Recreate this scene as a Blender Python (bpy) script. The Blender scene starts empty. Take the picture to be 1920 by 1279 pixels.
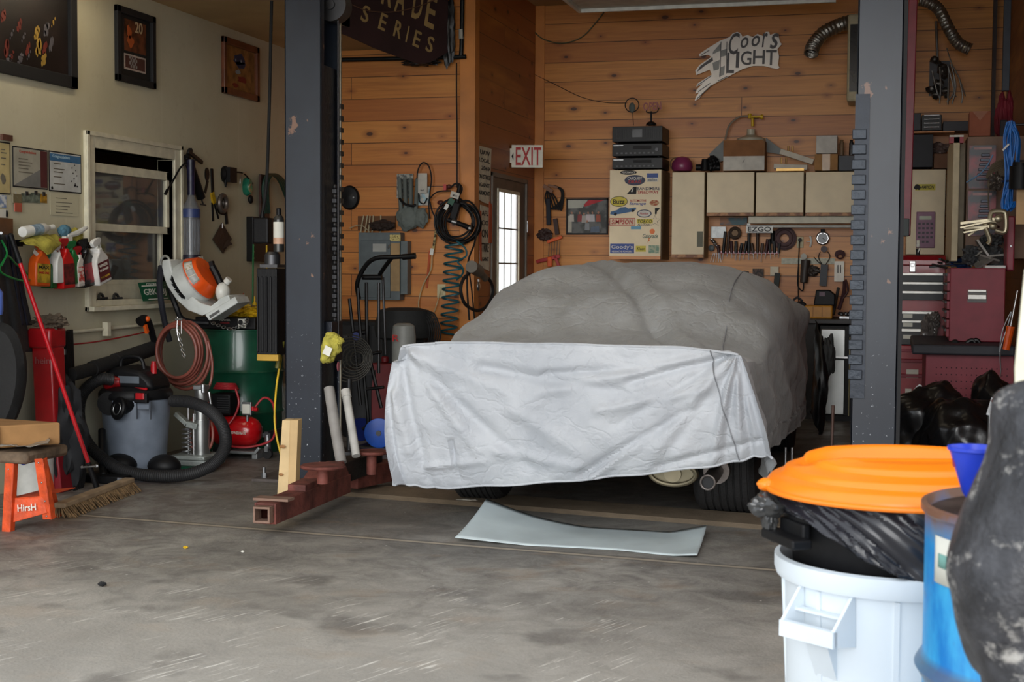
import bpy,bmesh,math,random
from mathutils import Vector,Matrix,noise
R_=random.Random(7)
V=Vector
C=bpy.context.scene.collection
sc=bpy.context.scene
# ------------------------------------------------------------------ camera, light, exposure
FPX=2667.0
YAW=math.atan(720/2667.0);PITCH=math.atan(139/2667.0);ROLL=0.006
CAMP=V((0,0,1.35))
fwd=V((-math.sin(YAW)*math.cos(PITCH),math.cos(YAW)*math.cos(PITCH),-math.sin(PITCH)))
r0=V((math.cos(YAW),math.sin(YAW),0));u0=r0.cross(fwd)
rgt=r0*math.cos(ROLL)+u0*math.sin(ROLL);upv=u0*math.cos(ROLL)-r0*math.sin(ROLL)
cd=bpy.data.cameras.new('camera');cam=bpy.data.objects.new('camera',cd);C.objects.link(cam)
m3=Matrix((rgt,upv,-fwd)).transposed()
cam.matrix_world=Matrix.Translation(CAMP)@m3.to_4x4()
cd.sensor_width=36;cd.lens=FPX/1920*36;cd.clip_end=200;cd.clip_start=0.05
cd.dof.use_dof=True;cd.dof.focus_distance=8.5;cd.dof.aperture_fstop=8.5
sc.camera=cam
w=bpy.data.worlds.new('overcast_sky');sc.world=w;w.use_nodes=True
wn=w.node_tree;bg=wn.nodes['Background']
bg.inputs[0].default_value=(0.88,0.94,1.0,1);bg.inputs[1].default_value=1.15
sd=bpy.data.lights.new('daylight','SUN');sd.energy=1.35;sd.angle=math.radians(38);sd.color=(1.0,0.985,0.96)
so=bpy.data.objects.new('daylight',sd);C.objects.link(so)
so.rotation_euler=V((-0.10,1.0,-0.20)).to_track_quat('-Z','Y').to_euler();so.location=(3,-8,6)
sc.view_settings.view_transform='Standard';sc.view_settings.look='None'
sc.view_settings.gamma=1;sc.view_settings.use_curve_mapping=False
sc.view_settings.exposure=0.7
# room numbers (metres)
XL,XD,XR=-5.05,-3.45,0.92 # left wall, wall with the exit door, right wall
YW,YB=11.5,13.6 # pine wall left of the door, back wall
YO=3.9 # the garage opening
H1,H2=3.19,3.89 # low and high ceiling
XS=-4.11 # step between them
def ray(px,py):
 return fwd+rgt*((px-960)/FPX)+upv*((639.5-py)/FPX)
def at(px,py,z):return CAMP+ray(px,py)*z
def onX(px,py,X):
 d=ray(px,py);return CAMP+d*(X/d.x)
def onY(px,py,Y):
 d=ray(px,py);return CAMP+d*(Y/d.y)
def onZ(px,py,Z=0.0):
 d=ray(px,py);return CAMP+d*((Z-CAMP.z)/d.z)
# ------------------------------------------------------------------ materials
def lin(c):
 return tuple(((x/255)/12.92 if x/255<=.04045 else(((x/255)+.055)/1.055)**2.4)for x in c)
MATS={}
def nt(m):
 m.use_nodes=True;return m.node_tree.nodes,m.node_tree.links,m.node_tree.nodes['Principled BSDF']
def mat(name,col,rough=.6,metal=0.,var=.12,scale=9.,bump=0.,bscale=40.,spec=.5,col2=None,mixp=.5,emit=0,trans=0,coat=0,alpha=1):
 if name in MATS:return MATS[name]
 m=bpy.data.materials.new(name);N,L,b=nt(m)
 c=lin(col);c2=lin(col2)if col2 else tuple(x*(1-var*1.8)for x in c)
 tc=N.new('ShaderNodeTexCoord')
 n1=N.new('ShaderNodeTexNoise');n1.inputs['Scale'].default_value=scale;n1.inputs['Detail'].default_value=5
 L.new(tc.outputs['Object'],n1.inputs['Vector'])
 r=N.new('ShaderNodeValToRGB');e=r.color_ramp.elements
 if col2:e[0].position=mixp-.06;e[1].position=mixp+.06
 else:e[0].position=.35;e[1].position=.62
 e[0].color=(*c2,1);e[1].color=(*c,1)
 L.new(n1.outputs['Fac'],r.inputs['Fac']);L.new(r.outputs['Color'],b.inputs['Base Color'])
 b.inputs['Roughness'].default_value=rough;b.inputs['Metallic'].default_value=metal
 b.inputs['Specular IOR Level'].default_value=spec
 if trans:b.inputs['Transmission Weight'].default_value=trans
 if coat:b.inputs['Coat Weight'].default_value=coat
 if alpha<1:b.inputs['Alpha'].default_value=alpha
 if emit:
  L.new(r.outputs['Color'],b.inputs['Emission Color']);b.inputs['Emission Strength'].default_value=emit
 if bump:
  n2=N.new('ShaderNodeTexNoise');n2.inputs['Scale'].default_value=bscale;n2.inputs['Detail'].default_value=6
  L.new(tc.outputs['Object'],n2.inputs['Vector'])
  bp=N.new('ShaderNodeBump');bp.inputs['Strength'].default_value=min(1,bump);bp.inputs['Distance'].default_value=.01
  L.new(n2.outputs['Fac'],bp.inputs['Height']);L.new(bp.outputs['Normal'],b.inputs['Normal'])
 MATS[name]=m;return m
def math_(N,L,op,a,b=None,c=None):
 n=N.new('ShaderNodeMath');n.operation=op
 for i,x in enumerate((a,b,c)):
  if x is None:continue
  if isinstance(x,(int,float)):n.inputs[i].default_value=x
  else:L.new(x,n.inputs[i])
 return n.outputs[0]
def mixc(N,L,f,a,b,blend='MIX'):
 n=N.new('ShaderNodeMix');n.data_type='RGBA';n.blend_type=blend
 for i,x in((0,f),(6,a),(7,b)):
  if isinstance(x,(int,float)):n.inputs[i].default_value=x
  elif isinstance(x,tuple):n.inputs[i].default_value=(*x,1)
  else:L.new(x,n.inputs[i])
 return n.outputs[2]
def maprange(N,L,v,a,b,c=0.,d=1.):
 n=N.new('ShaderNodeMapRange');n.inputs[1].default_value=a;n.inputs[2].default_value=b
 n.inputs[3].default_value=c;n.inputs[4].default_value=d;n.clamp=True
 L.new(v,n.inputs[0]);return n.outputs[0]
def noise_(N,L,vec,scale,detail=4,rough=.55,dist=0):
 n=N.new('ShaderNodeTexNoise');n.inputs['Scale'].default_value=scale;n.inputs['Detail'].default_value=detail
 n.inputs['Roughness'].default_value=rough;n.inputs['Distortion'].default_value=dist
 L.new(vec,n.inputs['Vector']);return n.outputs['Fac']
def vmap(N,L,vec,sc_=(1,1,1),rot=(0,0,0),loc=(0,0,0)):
 n=N.new('ShaderNodeMapping');n.inputs['Scale'].default_value=sc_;n.inputs['Rotation'].default_value=rot
 n.inputs['Location'].default_value=loc;L.new(vec,n.inputs['Vector']);return n.outputs[0]
def pine(name,axis,light=(216,146,66),dark=(188,116,48),row=.187,board=3.9,off=0.):
 m=bpy.data.materials.new(name);N,L,b=nt(m)
 g=N.new('ShaderNodeNewGeometry');s=N.new('ShaderNodeSeparateXYZ');L.new(g.outputs['Position'],s.inputs[0])
 cmb=N.new('ShaderNodeCombineXYZ');L.new(s.outputs[axis],cmb.inputs[0]);L.new(s.outputs[2],cmb.inputs[1])
 cmb.inputs[2].default_value=off
 vec=cmb.outputs[0]
 br=N.new('ShaderNodeTexBrick');L.new(vmap(N,L,vec,loc=(off,.03,0)),br.inputs['Vector'])
 br.inputs['Scale'].default_value=1;br.inputs['Brick Width'].default_value=board;br.inputs['Row Height'].default_value=row
 br.inputs['Mortar Size'].default_value=.0035;br.inputs['Mortar Smooth'].default_value=.2;br.offset=.37;br.offset_frequency=3
 br.inputs['Color1'].default_value=(*lin(light),1);br.inputs['Color2'].default_value=(*lin(dark),1)
 br.inputs['Mortar'].default_value=(*lin((52,26,10)),1)
 # offset each board's grain
 bc=N.new('ShaderNodeSeparateColor');L.new(br.outputs['Color'],bc.inputs[0])
 zz=math_(N,L,'MULTIPLY',bc.outputs[0],7.)
 c2=N.new('ShaderNodeCombineXYZ');L.new(s.outputs[axis],c2.inputs[0]);L.new(s.outputs[2],c2.inputs[1]);L.new(zz,c2.inputs[2])
 gr=noise_(N,L,vmap(N,L,c2.outputs[0],(1.1,26,1)),1.6,6,.6,.6)
 col=mixc(N,L,maprange(N,L,gr,.38,.72,0,.6),br.outputs['Color'],lin((154,86,32)))
 pale=noise_(N,L,vmap(N,L,c2.outputs[0],(.5,3.2,1)),1.3,3)
 col=mixc(N,L,maprange(N,L,pale,.5,.72,0,.5),col,lin((228,158,76)))
 vo=N.new('ShaderNodeTexVoronoi');vo.voronoi_dimensions='2D';vo.inputs['Scale'].default_value=1;vo.inputs['Randomness'].default_value=1
 L.new(vmap(N,L,vec,(2.3,4.3,1)),vo.inputs['Vector'])
 vc=N.new('ShaderNodeSeparateColor');L.new(vo.outputs['Color'],vc.inputs[0])
 rad=maprange(N,L,vc.outputs[0],.3,1,.0,.085)
 kn=math_(N,L,'SUBTRACT',rad,vo.outputs['Distance'])
 halo=maprange(N,L,kn,-.13,.0,0,.5)
 halo=math_(N,L,'MULTIPLY',halo,maprange(N,L,vc.outputs[0],.3,.45))
 col=mixc(N,L,halo,col,lin((120,50,14)))
 core=math_(N,L,'MULTIPLY',maprange(N,L,kn,.0,.02),.85)
 col=mixc(N,L,core,col,lin((50,20,8)))
 L.new(col,b.inputs['Base Color']);b.inputs['Roughness'].default_value=.42
 bp=N.new('ShaderNodeBump');bp.inputs['Strength'].default_value=.5;bp.inputs['Distance'].default_value=.006
 L.new(math_(N,L,'SUBTRACT',1.,br.outputs['Fac']),bp.inputs['Height']);L.new(bp.outputs['Normal'],b.inputs['Normal'])
 MATS[name]=m;return m
def concrete():
 m=bpy.data.materials.new('garage_concrete');N,L,b=nt(m)
 g=N.new('ShaderNodeNewGeometry');P=g.outputs['Position'];s=N.new('ShaderNodeSeparateXYZ');L.new(P,s.inputs[0])
 n1=noise_(N,L,P,1.3,6,.62,.3);n2=noise_(N,L,P,4.5,7,.72,.7);n3=noise_(N,L,P,60,3,.6)
 col=mixc(N,L,maprange(N,L,n1,.36,.64),lin((118,115,109)),lin((172,168,160)))
 col=mixc(N,L,maprange(N,L,n2,.42,.66,0,.6),col,lin((90,87,84)))
 n4=noise_(N,L,vmap(N,L,P,(1,1.4,1),loc=(3,7,0)),2.3,4,.6)
 col=mixc(N,L,maprange(N,L,n4,.56,.68,0,.5),col,lin((150,128,104)))
 col=mixc(N,L,maprange(N,L,n3,.6,.75,0,.35),col,lin((190,184,174)))
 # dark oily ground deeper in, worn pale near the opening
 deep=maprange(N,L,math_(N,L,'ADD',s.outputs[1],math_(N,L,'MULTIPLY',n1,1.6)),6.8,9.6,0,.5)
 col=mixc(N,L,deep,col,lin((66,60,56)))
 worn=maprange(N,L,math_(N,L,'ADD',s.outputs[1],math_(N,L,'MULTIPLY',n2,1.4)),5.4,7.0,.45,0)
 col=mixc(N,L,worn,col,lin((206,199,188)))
 st=noise_(N,L,vmap(N,L,P,loc=(9,2,0)),2.2,3)
 col=mixc(N,L,maprange(N,L,st,.58,.68,0,.5),col,lin((84,79,75)))
 # reddish stain at the left
 rx=maprange(N,L,s.outputs[0],-3.4,-4.6,0,1);rs=math_(N,L,'MULTIPLY',rx,maprange(N,L,n2,.45,.6,0,.4))
 col=mixc(N,L,rs,col,lin((92,58,54)))
 # pale scratches in slanting bunches
 sv=vmap(N,L,P,(1,1,1),(0,0,math.radians(-68)))
 s1=noise_(N,L,vmap(N,L,sv,(3.2,60,1)),1.0,3,.7,.1);s2=noise_(N,L,vmap(N,L,P,(2.2,2.2,1),loc=(4,1,0)),1.3,3,.6)
 zone=math_(N,L,'MULTIPLY',maprange(N,L,s.outputs[1],6.1,5.2),maprange(N,L,s.outputs[0],-.5,-1.0))
 scr=math_(N,L,'MULTIPLY',math_(N,L,'MULTIPLY',maprange(N,L,s1,.58,.62),maprange(N,L,s2,.50,.58)),zone)
 col=mixc(N,L,math_(N,L,'MULTIPLY',scr,.85),col,lin((240,236,226)))
 sp=N.new('ShaderNodeTexVoronoi');sp.inputs['Scale'].default_value=14;L.new(P,sp.inputs['Vector'])
 spc=N.new('ShaderNodeSeparateColor');L.new(sp.outputs['Color'],spc.inputs[0])
 spk=math_(N,L,'MULTIPLY',maprange(N,L,sp.outputs['Distance'],.09,.05),maprange(N,L,spc.outputs[0],.80,.84))
 col=mixc(N,L,spk,col,lin((215,212,205)))
 # saw-cut joint
 jl=math_(N,L,'ABSOLUTE',math_(N,L,'SUBTRACT',math_(N,L,'ADD',s.outputs[1],math_(N,L,'MULTIPLY',s.outputs[0],.09)),6.36))
 col=mixc(N,L,maprange(N,L,jl,.05,.03,0,.5),col,lin((70,66,62)))
 col=mixc(N,L,maprange(N,L,jl,.020,.012,0,.8),col,lin((186,174,154)))
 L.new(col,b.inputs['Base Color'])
 L.new(maprange(N,L,n2,.3,.7,.38,.75),b.inputs['Roughness'])
 bp=N.new('ShaderNodeBump');bp.inputs['Strength'].default_value=.25;bp.inputs['Distance'].default_value=.01
 L.new(n3,bp.inputs['Height']);L.new(bp.outputs['Normal'],b.inputs['Normal'])
 MATS['concrete']=m;return m
def cloth_cover():
 m=bpy.data.materials.new('grey_cover_fabric');N,L,b=nt(m)
 tc=N.new('ShaderNodeTexCoord');P=tc.outputs['Object']
 n1=noise_(N,L,P,2.5,5,.6,.4)
 col=mixc(N,L,maprange(N,L,n1,.35,.65),lin((168,172,178)),lin((190,193,197)))
 # shade painted unevenly into all the cloth forward of the tail face
 g=N.new('ShaderNodeNewGeometry');s=N.new('ShaderNodeSeparateXYZ');L.new(g.outputs['Position'],s.inputs[0])
 dn=noise_(N,L,P,6,5,.7)
 dome_shade=math_(N,L,'MULTIPLY',maprange(N,L,s.outputs[1],7.0,7.25),maprange(N,L,dn,.2,.7,.55,.9))
 col=mixc(N,L,dome_shade,col,lin((128,127,122)))
 spk=noise_(N,L,P,38,3,.7);col=mixc(N,L,maprange(N,L,spk,.70,.74,0,.35),col,lin((90,84,80)))
 L.new(col,b.inputs['Base Color']);b.inputs['Roughness'].default_value=.62
 b.inputs['Sheen Weight'].default_value=.15
 vo=N.new('ShaderNodeTexVoronoi');vo.feature='DISTANCE_TO_EDGE';vo.inputs['Scale'].default_value=5.5
 wv=vmap(N,L,P,(1,1,1.3));nz=N.new('ShaderNodeTexNoise');nz.inputs['Scale'].default_value=4;nz.inputs['Detail'].default_value=4
 L.new(wv,nz.inputs['Vector']);ad=N.new('ShaderNodeVectorMath');ad.operation='MULTIPLY_ADD'
 L.new(nz.outputs['Color'],ad.inputs[0]);ad.inputs[1].default_value=(.5,.5,.5);L.new(wv,ad.inputs[2])
 L.new(ad.outputs[0],vo.inputs['Vector'])
 e=maprange(N,L,vo.outputs['Distance'],0,.12)
 f=noise_(N,L,P,16,5,.6,1.2)
 h=math_(N,L,'ADD',math_(N,L,'MULTIPLY',e,.5),math_(N,L,'MULTIPLY',f,.9))
 bp=N.new('ShaderNodeBump');bp.inputs['Strength'].default_value=.42;bp.inputs['Distance'].default_value=.011
 L.new(h,bp.inputs['Height']);L.new(bp.outputs['Normal'],b.inputs['Normal'])
 MATS['cover']=m;return m
def plaster():
 m=bpy.data.materials.new('cream_painted_drywall');N,L,b=nt(m)
 g=N.new('ShaderNodeNewGeometry');P=g.outputs['Position'];s=N.new('ShaderNodeSeparateXYZ');L.new(P,s.inputs[0])
 n1=noise_(N,L,P,1.1,5,.6);n2=noise_(N,L,P,9,5,.7)
 col=mixc(N,L,maprange(N,L,n1,.35,.65),lin((196,189,160)),lin((208,202,176)))
 col=mixc(N,L,maprange(N,L,n2,.58,.72,0,.25),col,lin((168,158,128)))
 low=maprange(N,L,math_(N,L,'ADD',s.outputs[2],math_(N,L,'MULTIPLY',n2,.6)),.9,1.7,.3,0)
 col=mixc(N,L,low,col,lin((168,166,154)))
 # taped joints, slightly paler, and filled screw heads
 dy=math_(N,L,'ABSOLUTE',math_(N,L,'SUBTRACT',math_(N,L,'FRACT',math_(N,L,'MULTIPLY',s.outputs[1],1/1.22)),.5))
 col=mixc(N,L,maprange(N,L,dy,.006,.002,0,.25),col,lin((224,219,198)))
 vo=N.new('ShaderNodeTexVoronoi');vo.inputs['Scale'].default_value=3.2;vo.inputs['Randomness'].default_value=.6;L.new(P,vo.inputs['Vector'])
 col=mixc(N,L,maprange(N,L,vo.outputs['Distance'],.045,.03,0,.35),col,lin((226,221,200)))
 L.new(col,b.inputs['Base Color']);b.inputs['Roughness'].default_value=.75
 bp=N.new('ShaderNodeBump');bp.inputs['Strength'].default_value=.2;bp.inputs['Distance'].default_value=.01
 L.new(n2,bp.inputs['Height']);L.new(bp.outputs['Normal'],b.inputs['Normal'])
 MATS['plaster']=m;return m
# common materials
def K(n):return MATS[n]
BLK=mat('black_plastic',(19,19,21),.5,bump=.1,spec=.25);RUB=mat('black_rubber',(24,24,25),.8,bump=.3)
BMT=mat('black_painted_metal',(17,17,19),.4,spec=.35);NAVY=mat('navy_post_paint',(38,50,72),.45,.2,var=.3,scale=5,bump=.15)
RUST=mat('red_oxide_paint',(122,66,56),.7,.1,var=.3,scale=12,bump=.4)
CHR=mat('chrome',(200,200,200),.34,1.);STL=mat('bright_steel',(170,172,174),.35,.9,bump=.1)
DST=mat('dark_steel',(84,84,86),.45,.8);GREY=mat('grey_plastic',(128,138,152),.45)
RED=mat('red_enamel',(176,22,30),.35,coat=.3);DRED=mat('dark_red_enamel',(142,28,40),.4)
ORG=mat('orange_plastic',(236,96,24),.4);YEL=mat('yellow_plastic',(226,184,28),.45)
WHT=mat('white_plastic',(228,228,222),.4);CREAM=mat('cream_laminate',(238,220,184),.5,var=.07,scale=4)
PAP=mat('white_paper',(222,220,208),.8,var=.04);INK=mat('black_ink',(26,26,28),.7,var=.05)
BLUE=mat('blue_plastic',(34,92,200),.4);GRN=mat('green_plastic',(18,120,62),.4)
DGRN=mat('green_drum_paint',(14,76,54),.3,var=.2,coat=.3);CARD=mat('brown_cardboard',(172,128,80),.85,var=.12)
WOOD=mat('pale_lumber',(222,190,138),.7,var=.12,scale=6);DWOOD=mat('brown_wood',(112,74,44),.6,var=.25,scale=7)
INKR=mat('red_ink',(176,34,34),.6,var=.05);INKB=mat('blue_ink',(36,66,150),.6,var=.05)
TEAL=mat('teal_rubber',(22,92,104),.45);YRAG=mat('yellow_green_cloth',(184,174,72),.9,var=.2,scale=20,bump=.6)
WPNT=mat('aged_white_paint',(222,216,192),.5,var=.1,scale=12)
GREYM=mat('grey_panel_paint',(96,106,110),.5);GLS=mat('clear_plastic',(200,205,210),.15,trans=.85,alpha=.6)
# ------------------------------------------------------------------ mesh builder
def cr(pts,n=8,closed=False):
 pts=[V(p)for p in pts]
 if len(pts)<3 or n<2:return pts
 out=[];k=len(pts);rng=range(k if closed else k-1)
 for i in rng:
  if closed:a,b,c,d=pts[(i-1)%k],pts[i],pts[(i+1)%k],pts[(i+2)%k]
  else:a,b,c,d=pts[max(i-1,0)],pts[i],pts[i+1],pts[min(i+2,k-1)]
  for j in range(n):
   t=j/n
   out.append(.5*((2*b)+(c-a)*t+(2*a-5*b+4*c-d)*t*t+(3*b-3*c+d-a)*t**3))
 if not closed:out.append(pts[-1])
 return out
class M:
 def __init__(s):s.b=bmesh.new()
 def box(s,c,d,rot=None):
  r=bmesh.ops.create_cube(s.b,size=1)
  mt=Matrix.Translation(V(c))@((rot.to_4x4()if rot else Matrix()))@Matrix.Diagonal((*d,1))
  bmesh.ops.transform(s.b,matrix=mt,verts=r['verts']);return s
 def bx(s,x0,x1,y0,y1,z0,z1):
  return s.box(((x0+x1)/2,(y0+y1)/2,(z0+z1)/2),(abs(x1-x0),abs(y1-y0),abs(z1-z0)))
 def bar(s,p0,p1,w,h,up=(0,0,1)):
  p0=V(p0);p1=V(p1);d=(p1-p0);x=d.normalized();u=V(up)
  y=u.cross(x)
  if y.length<1e-4:y=V((0,1,0)).cross(x)
  y.normalize();z=x.cross(y)
  return s.box((p0+p1)/2,(d.length,w,h),Matrix((x,y,z)).transposed())
 def cyl(s,p0,p1,r0,r1=None,n=18):
  p0=V(p0);p1=V(p1);d=p1-p0;r1=r0 if r1 is None else r1
  q=V((0,0,1)).rotation_difference(d)if d.length>1e-9 else None
  mt=Matrix.Translation((p0+p1)/2)@q.to_matrix().to_4x4()
  bmesh.ops.create_cone(s.b,cap_ends=True,segments=n,radius1=r0,radius2=r1,depth=d.length,matrix=mt);return s
 def tube(s,pts,r,n=8,sm=6,closed=False):
  P=cr(pts,sm,closed);k=len(P);rs=r if callable(r)else(lambda t:r)
  rings=[];T=[]
  for i in range(k):
   a=P[(i-1)%k]if closed or i>0 else P[i];b=P[(i+1)%k]if closed or i<k-1 else P[i]
   T.append((b-a).normalized())
  nrm=T[0].orthogonal().normalized()
  for i in range(k):
   if i:nrm=(T[i-1].rotation_difference(T[i])@nrm).normalized()
   bn=T[i].cross(nrm);rr=rs(i/(k-1))
   rings.append([s.b.verts.new(P[i]+(nrm*math.cos(2*math.pi*j/n)+bn*math.sin(2*math.pi*j/n))*rr)for j in range(n)])
  for i in range(k if closed else k-1):
   A=rings[i];B=rings[(i+1)%k]
   for j in range(n):
    try:s.b.faces.new((A[j],A[(j+1)%n],B[(j+1)%n],B[j]))
    except ValueError:pass
  if not closed:s.b.faces.new(rings[0][::-1]);s.b.faces.new(rings[-1])
  return s
 def lathe(s,prof,o=(0,0,0),ax=(0,0,1),n=32,sx=1,sy=1):
  q=V((0,0,1)).rotation_difference(V(ax));o=V(o);rings=[]
  for r,h in prof:
   rings.append([s.b.verts.new(o+q@V((r*sx*math.cos(2*math.pi*j/n),r*sy*math.sin(2*math.pi*j/n),h)))for j in range(n)])
  for A,B in zip(rings,rings[1:]):
   for j in range(n):s.b.faces.new((A[j],A[(j+1)%n],B[(j+1)%n],B[j]))
  if prof[0][0]>1e-6:s.b.faces.new(rings[0][::-1])
  if prof[-1][0]>1e-6:s.b.faces.new(rings[-1])
  bmesh.ops.remove_doubles(s.b,verts=s.b.verts[:],dist=1e-6);return s
 def prism(s,pts,vec):
  pts=[V(p)for p in pts];vec=V(vec)
  a=[s.b.verts.new(p)for p in pts];b=[s.b.verts.new(p+vec)for p in pts];k=len(pts)
  s.b.faces.new(a[::-1]);s.b.faces.new(b)
  for i in range(k):s.b.faces.new((a[i],a[(i+1)%k],b[(i+1)%k],b[i]))
  return s
 def ell(s,c,r,n=20,rot=None):
  mt=Matrix.Translation(V(c))@(rot.to_4x4()if rot else Matrix())@Matrix.Diagonal((*r,1))
  bmesh.ops.create_uvsphere(s.b,u_segments=n,v_segments=max(8,n//2),radius=1,matrix=mt);return s
 def blob(s,c,r,amp=.2,fr=2.,seed=0,sub=4):
  g=bmesh.new();bmesh.ops.create_icosphere(g,subdivisions=sub,radius=1)
  o=V((seed*3.7,seed*1.3,seed*2.1));mp={}
  for v in g.verts:
   k=1+amp*noise.noise(v.co*fr+o)+amp*.5*noise.noise(v.co*fr*2.7+o)-amp*.3*abs(noise.noise(v.co*fr*1.6-o))
   mp[v]=s.b.verts.new(V(c)+V((v.co.x*r[0],v.co.y*r[1],v.co.z*r[2]))*k)
  for f in g.faces:s.b.faces.new([mp[v]for v in f.verts])
  g.free();return s
 def ring(s,c,R,r,ax=(0,0,1),n=28,m=8,sx=1,sy=1):
  q=V((0,0,1)).rotation_difference(V(ax))
  return s.tube([V(c)+q@V((R*sx*math.cos(2*math.pi*i/n),R*sy*math.sin(2*math.pi*i/n),0))for i in range(n)],r,m,1,True)
 def grid(s,f,nu,nv,cu=False):
  g=[[s.b.verts.new(f(i/nu,j/nv))for j in range(nv+1)]for i in range(nu+(0 if cu else 1))]
  k=len(g)
  for i in range(nu):
   for j in range(nv):s.b.faces.new((g[i][j],g[(i+1)%k][j],g[(i+1)%k][j+1],g[i][j+1]))
  return s
def finish(m,name,material,par=None,smooth=True,bev=0,solid=0,sub=0,mw=None,keep=False):
 me=bpy.data.meshes.new(name)
 b=m.b
 if not keep:bmesh.ops.recalc_face_normals(b,faces=b.faces[:])
 if mw is not None:bmesh.ops.transform(b,matrix=mw,verts=b.verts[:]) # into world space
 b.to_mesh(me);b.free()
 o=bpy.data.objects.new(name,me);C.objects.link(o)
 me.materials.append(material)
 if smooth:
  me.polygons.foreach_set('use_smooth',[True]*len(me.polygons))
  try:me.set_sharp_from_angle(angle=math.radians(35))
  except Exception:pass
 if solid:
  d=o.modifiers.new('s','SOLIDIFY');d.thickness=solid;d.offset=0
 if bev:
  d=o.modifiers.new('b','BEVEL');d.width=bev;d.segments=2;d.limit_method='ANGLE'
 if sub:
  d=o.modifiers.new('u','SUBSURF');d.levels=sub;d.render_levels=sub
 if par is not None:o.parent=par
 return o
def recenter(o):
 me=o.data;co=[v.co for v in me.vertices]
 mn=V((min(c.x for c in co),min(c.y for c in co),min(c.z for c in co)));mx=V((max(c.x for c in co),max(c.y for c in co),max(c.z for c in co)))
 c=V(((mn.x+mx.x)/2,(mn.y+mx.y)/2,mn.z));me.transform(Matrix.Translation(-c));o.location=c
def tag(o,label,cat,group=None,kind=None):
 if label:o['label']=label
 if cat:o['category']=cat
 if group:o['group']=group
 if kind:o['kind']=kind
 return o
def struct(name,m,material,label=None,bev=0,par=None):
 o=finish(m,name,material,par,smooth=False,bev=bev)
 if par is None:
  o['kind']='structure'
  if label:o['label']=label;o['category']=name.split('_')[0]
 return o
AX={'L':Matrix(((0,0,1),(1,0,0),(0,1,0))),'W':Matrix(((1,0,0),(0,0,-1),(0,1,0)))}
AX['D']=AX['L'];AX['B']=AX['W'];AX['F']=Matrix.Identity(3)
PL={'L':XL,'D':XD,'W':YW,'B':YB}
class T:
 """a thing: an Empty with a frame; on walls x runs right along the wall, y up, z out of it; 'F' stands on the floor"""
 def __init__(s,name,label,cat,frame='F',px=None,c=0.,loc=None,rz=0.,group=None,plane=None):
  s.f=frame;s.pl=plane if plane is not None else PL.get(frame)
  s.c0=c
  if loc is None:loc=s.hit(px[0],px[1],c)
  R=AX[frame].to_4x4()
  if rz:R=Matrix.Rotation(rz,4,'Z')@R
  s.m=Matrix.Translation(V(loc))@R;s.inv=s.m.inverted()
  o=bpy.data.objects.new(name,None);C.objects.link(o);o.empty_display_size=.05
  o.matrix_world=s.m;s.o=o;s.nm=name
  tag(o,label,cat,group)
 def hit(s,px,py,c):
  if s.f in 'LD':return onX(px,py,s.pl+c)
  if s.f in 'WB':return onY(px,py,s.pl-c)
  return onZ(px,py,c)
 def q(s,px,py,c=0.): # a point seen at a pixel, c metres out from the wall, in local coordinates
  return s.inv@s.hit(px,py,c)
 def l(s,p):return s.inv@V(p)
 def part(s,name,m,material,label=None,par=None,**k):
  o=finish(m,name,material,par if par is not None else s.o,**k)
  if label:o['label']=label
  return o
 def text(s,body,h,c,material,name='lettering',width=None,ang=0,par=None,shear=0,ext=.0008,align='CENTER',label=None,flip='wall'):
  return text(body,h,c,material,s.o if par is None else par,name,width,ang,shear,ext,label,upright=(s.f=='F'))
def text(body,h,c,material,par,name='lettering',width=None,ang=0,shear=0,ext=.0008,label=None,upright=False,mtx=None):
 cu=bpy.data.curves.new('t','FONT');cu.body=body;cu.size=1;cu.align_x='CENTER';cu.align_y='CENTER'
 cu.extrude=.01;cu.offset=.012;cu.shear=shear;cu.resolution_u=3
 o=bpy.data.objects.new('t',cu);C.objects.link(o);bpy.context.view_layer.update()
 me=bpy.data.meshes.new_from_object(o);bpy.data.objects.remove(o);bpy.data.curves.remove(cu)
 xs=[v.co.x for v in me.vertices];ys=[v.co.y for v in me.vertices]
 W=max(xs)-min(xs);H=max(ys)-min(ys);cx=(max(xs)+min(xs))/2;cy=(max(ys)+min(ys))/2
 sy=h/H;sx=(width/W)if width else sy
 mt=Matrix.Translation(V(c))@(Matrix.Rotation(math.pi/2,4,'X')if upright else Matrix())@Matrix.Rotation(ang,4,'Z')@Matrix.Diagonal((sx,sy,ext/.01,1))@Matrix.Translation((-cx,-cy,0))
 if mtx is not None:mt=Matrix.Translation(V(c))@mtx@Matrix.Rotation(ang,4,'Z')@Matrix.Diagonal((sx,sy,ext/.01,1))@Matrix.Translation((-cx,-cy,0))
 me.transform(mt);me.materials.append(material);me.name=name
 q=bpy.data.objects.new(name,me);C.objects.link(q)
 if par is not None:q.parent=par
 if label:q['label']=label
 return q
def copy_tree(o,parent=None):
 c=o.copy();C.objects.link(c);c.parent=parent
 for ch in[x for x in bpy.data.objects if x.parent==o]:copy_tree(ch,c)
 return c
def single(m,name,material,label,cat,group=None,**k):
 o=finish(m,name,material,None,**k);recenter(o);tag(o,label,cat,group);return o
def _a(s,px,py,dy=0.): # local point seen at a pixel, on the upright plane dy metres behind the thing's base point
 return s.inv@onY(px,py,s.m.translation.y+dy)
T.a=_a
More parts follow.
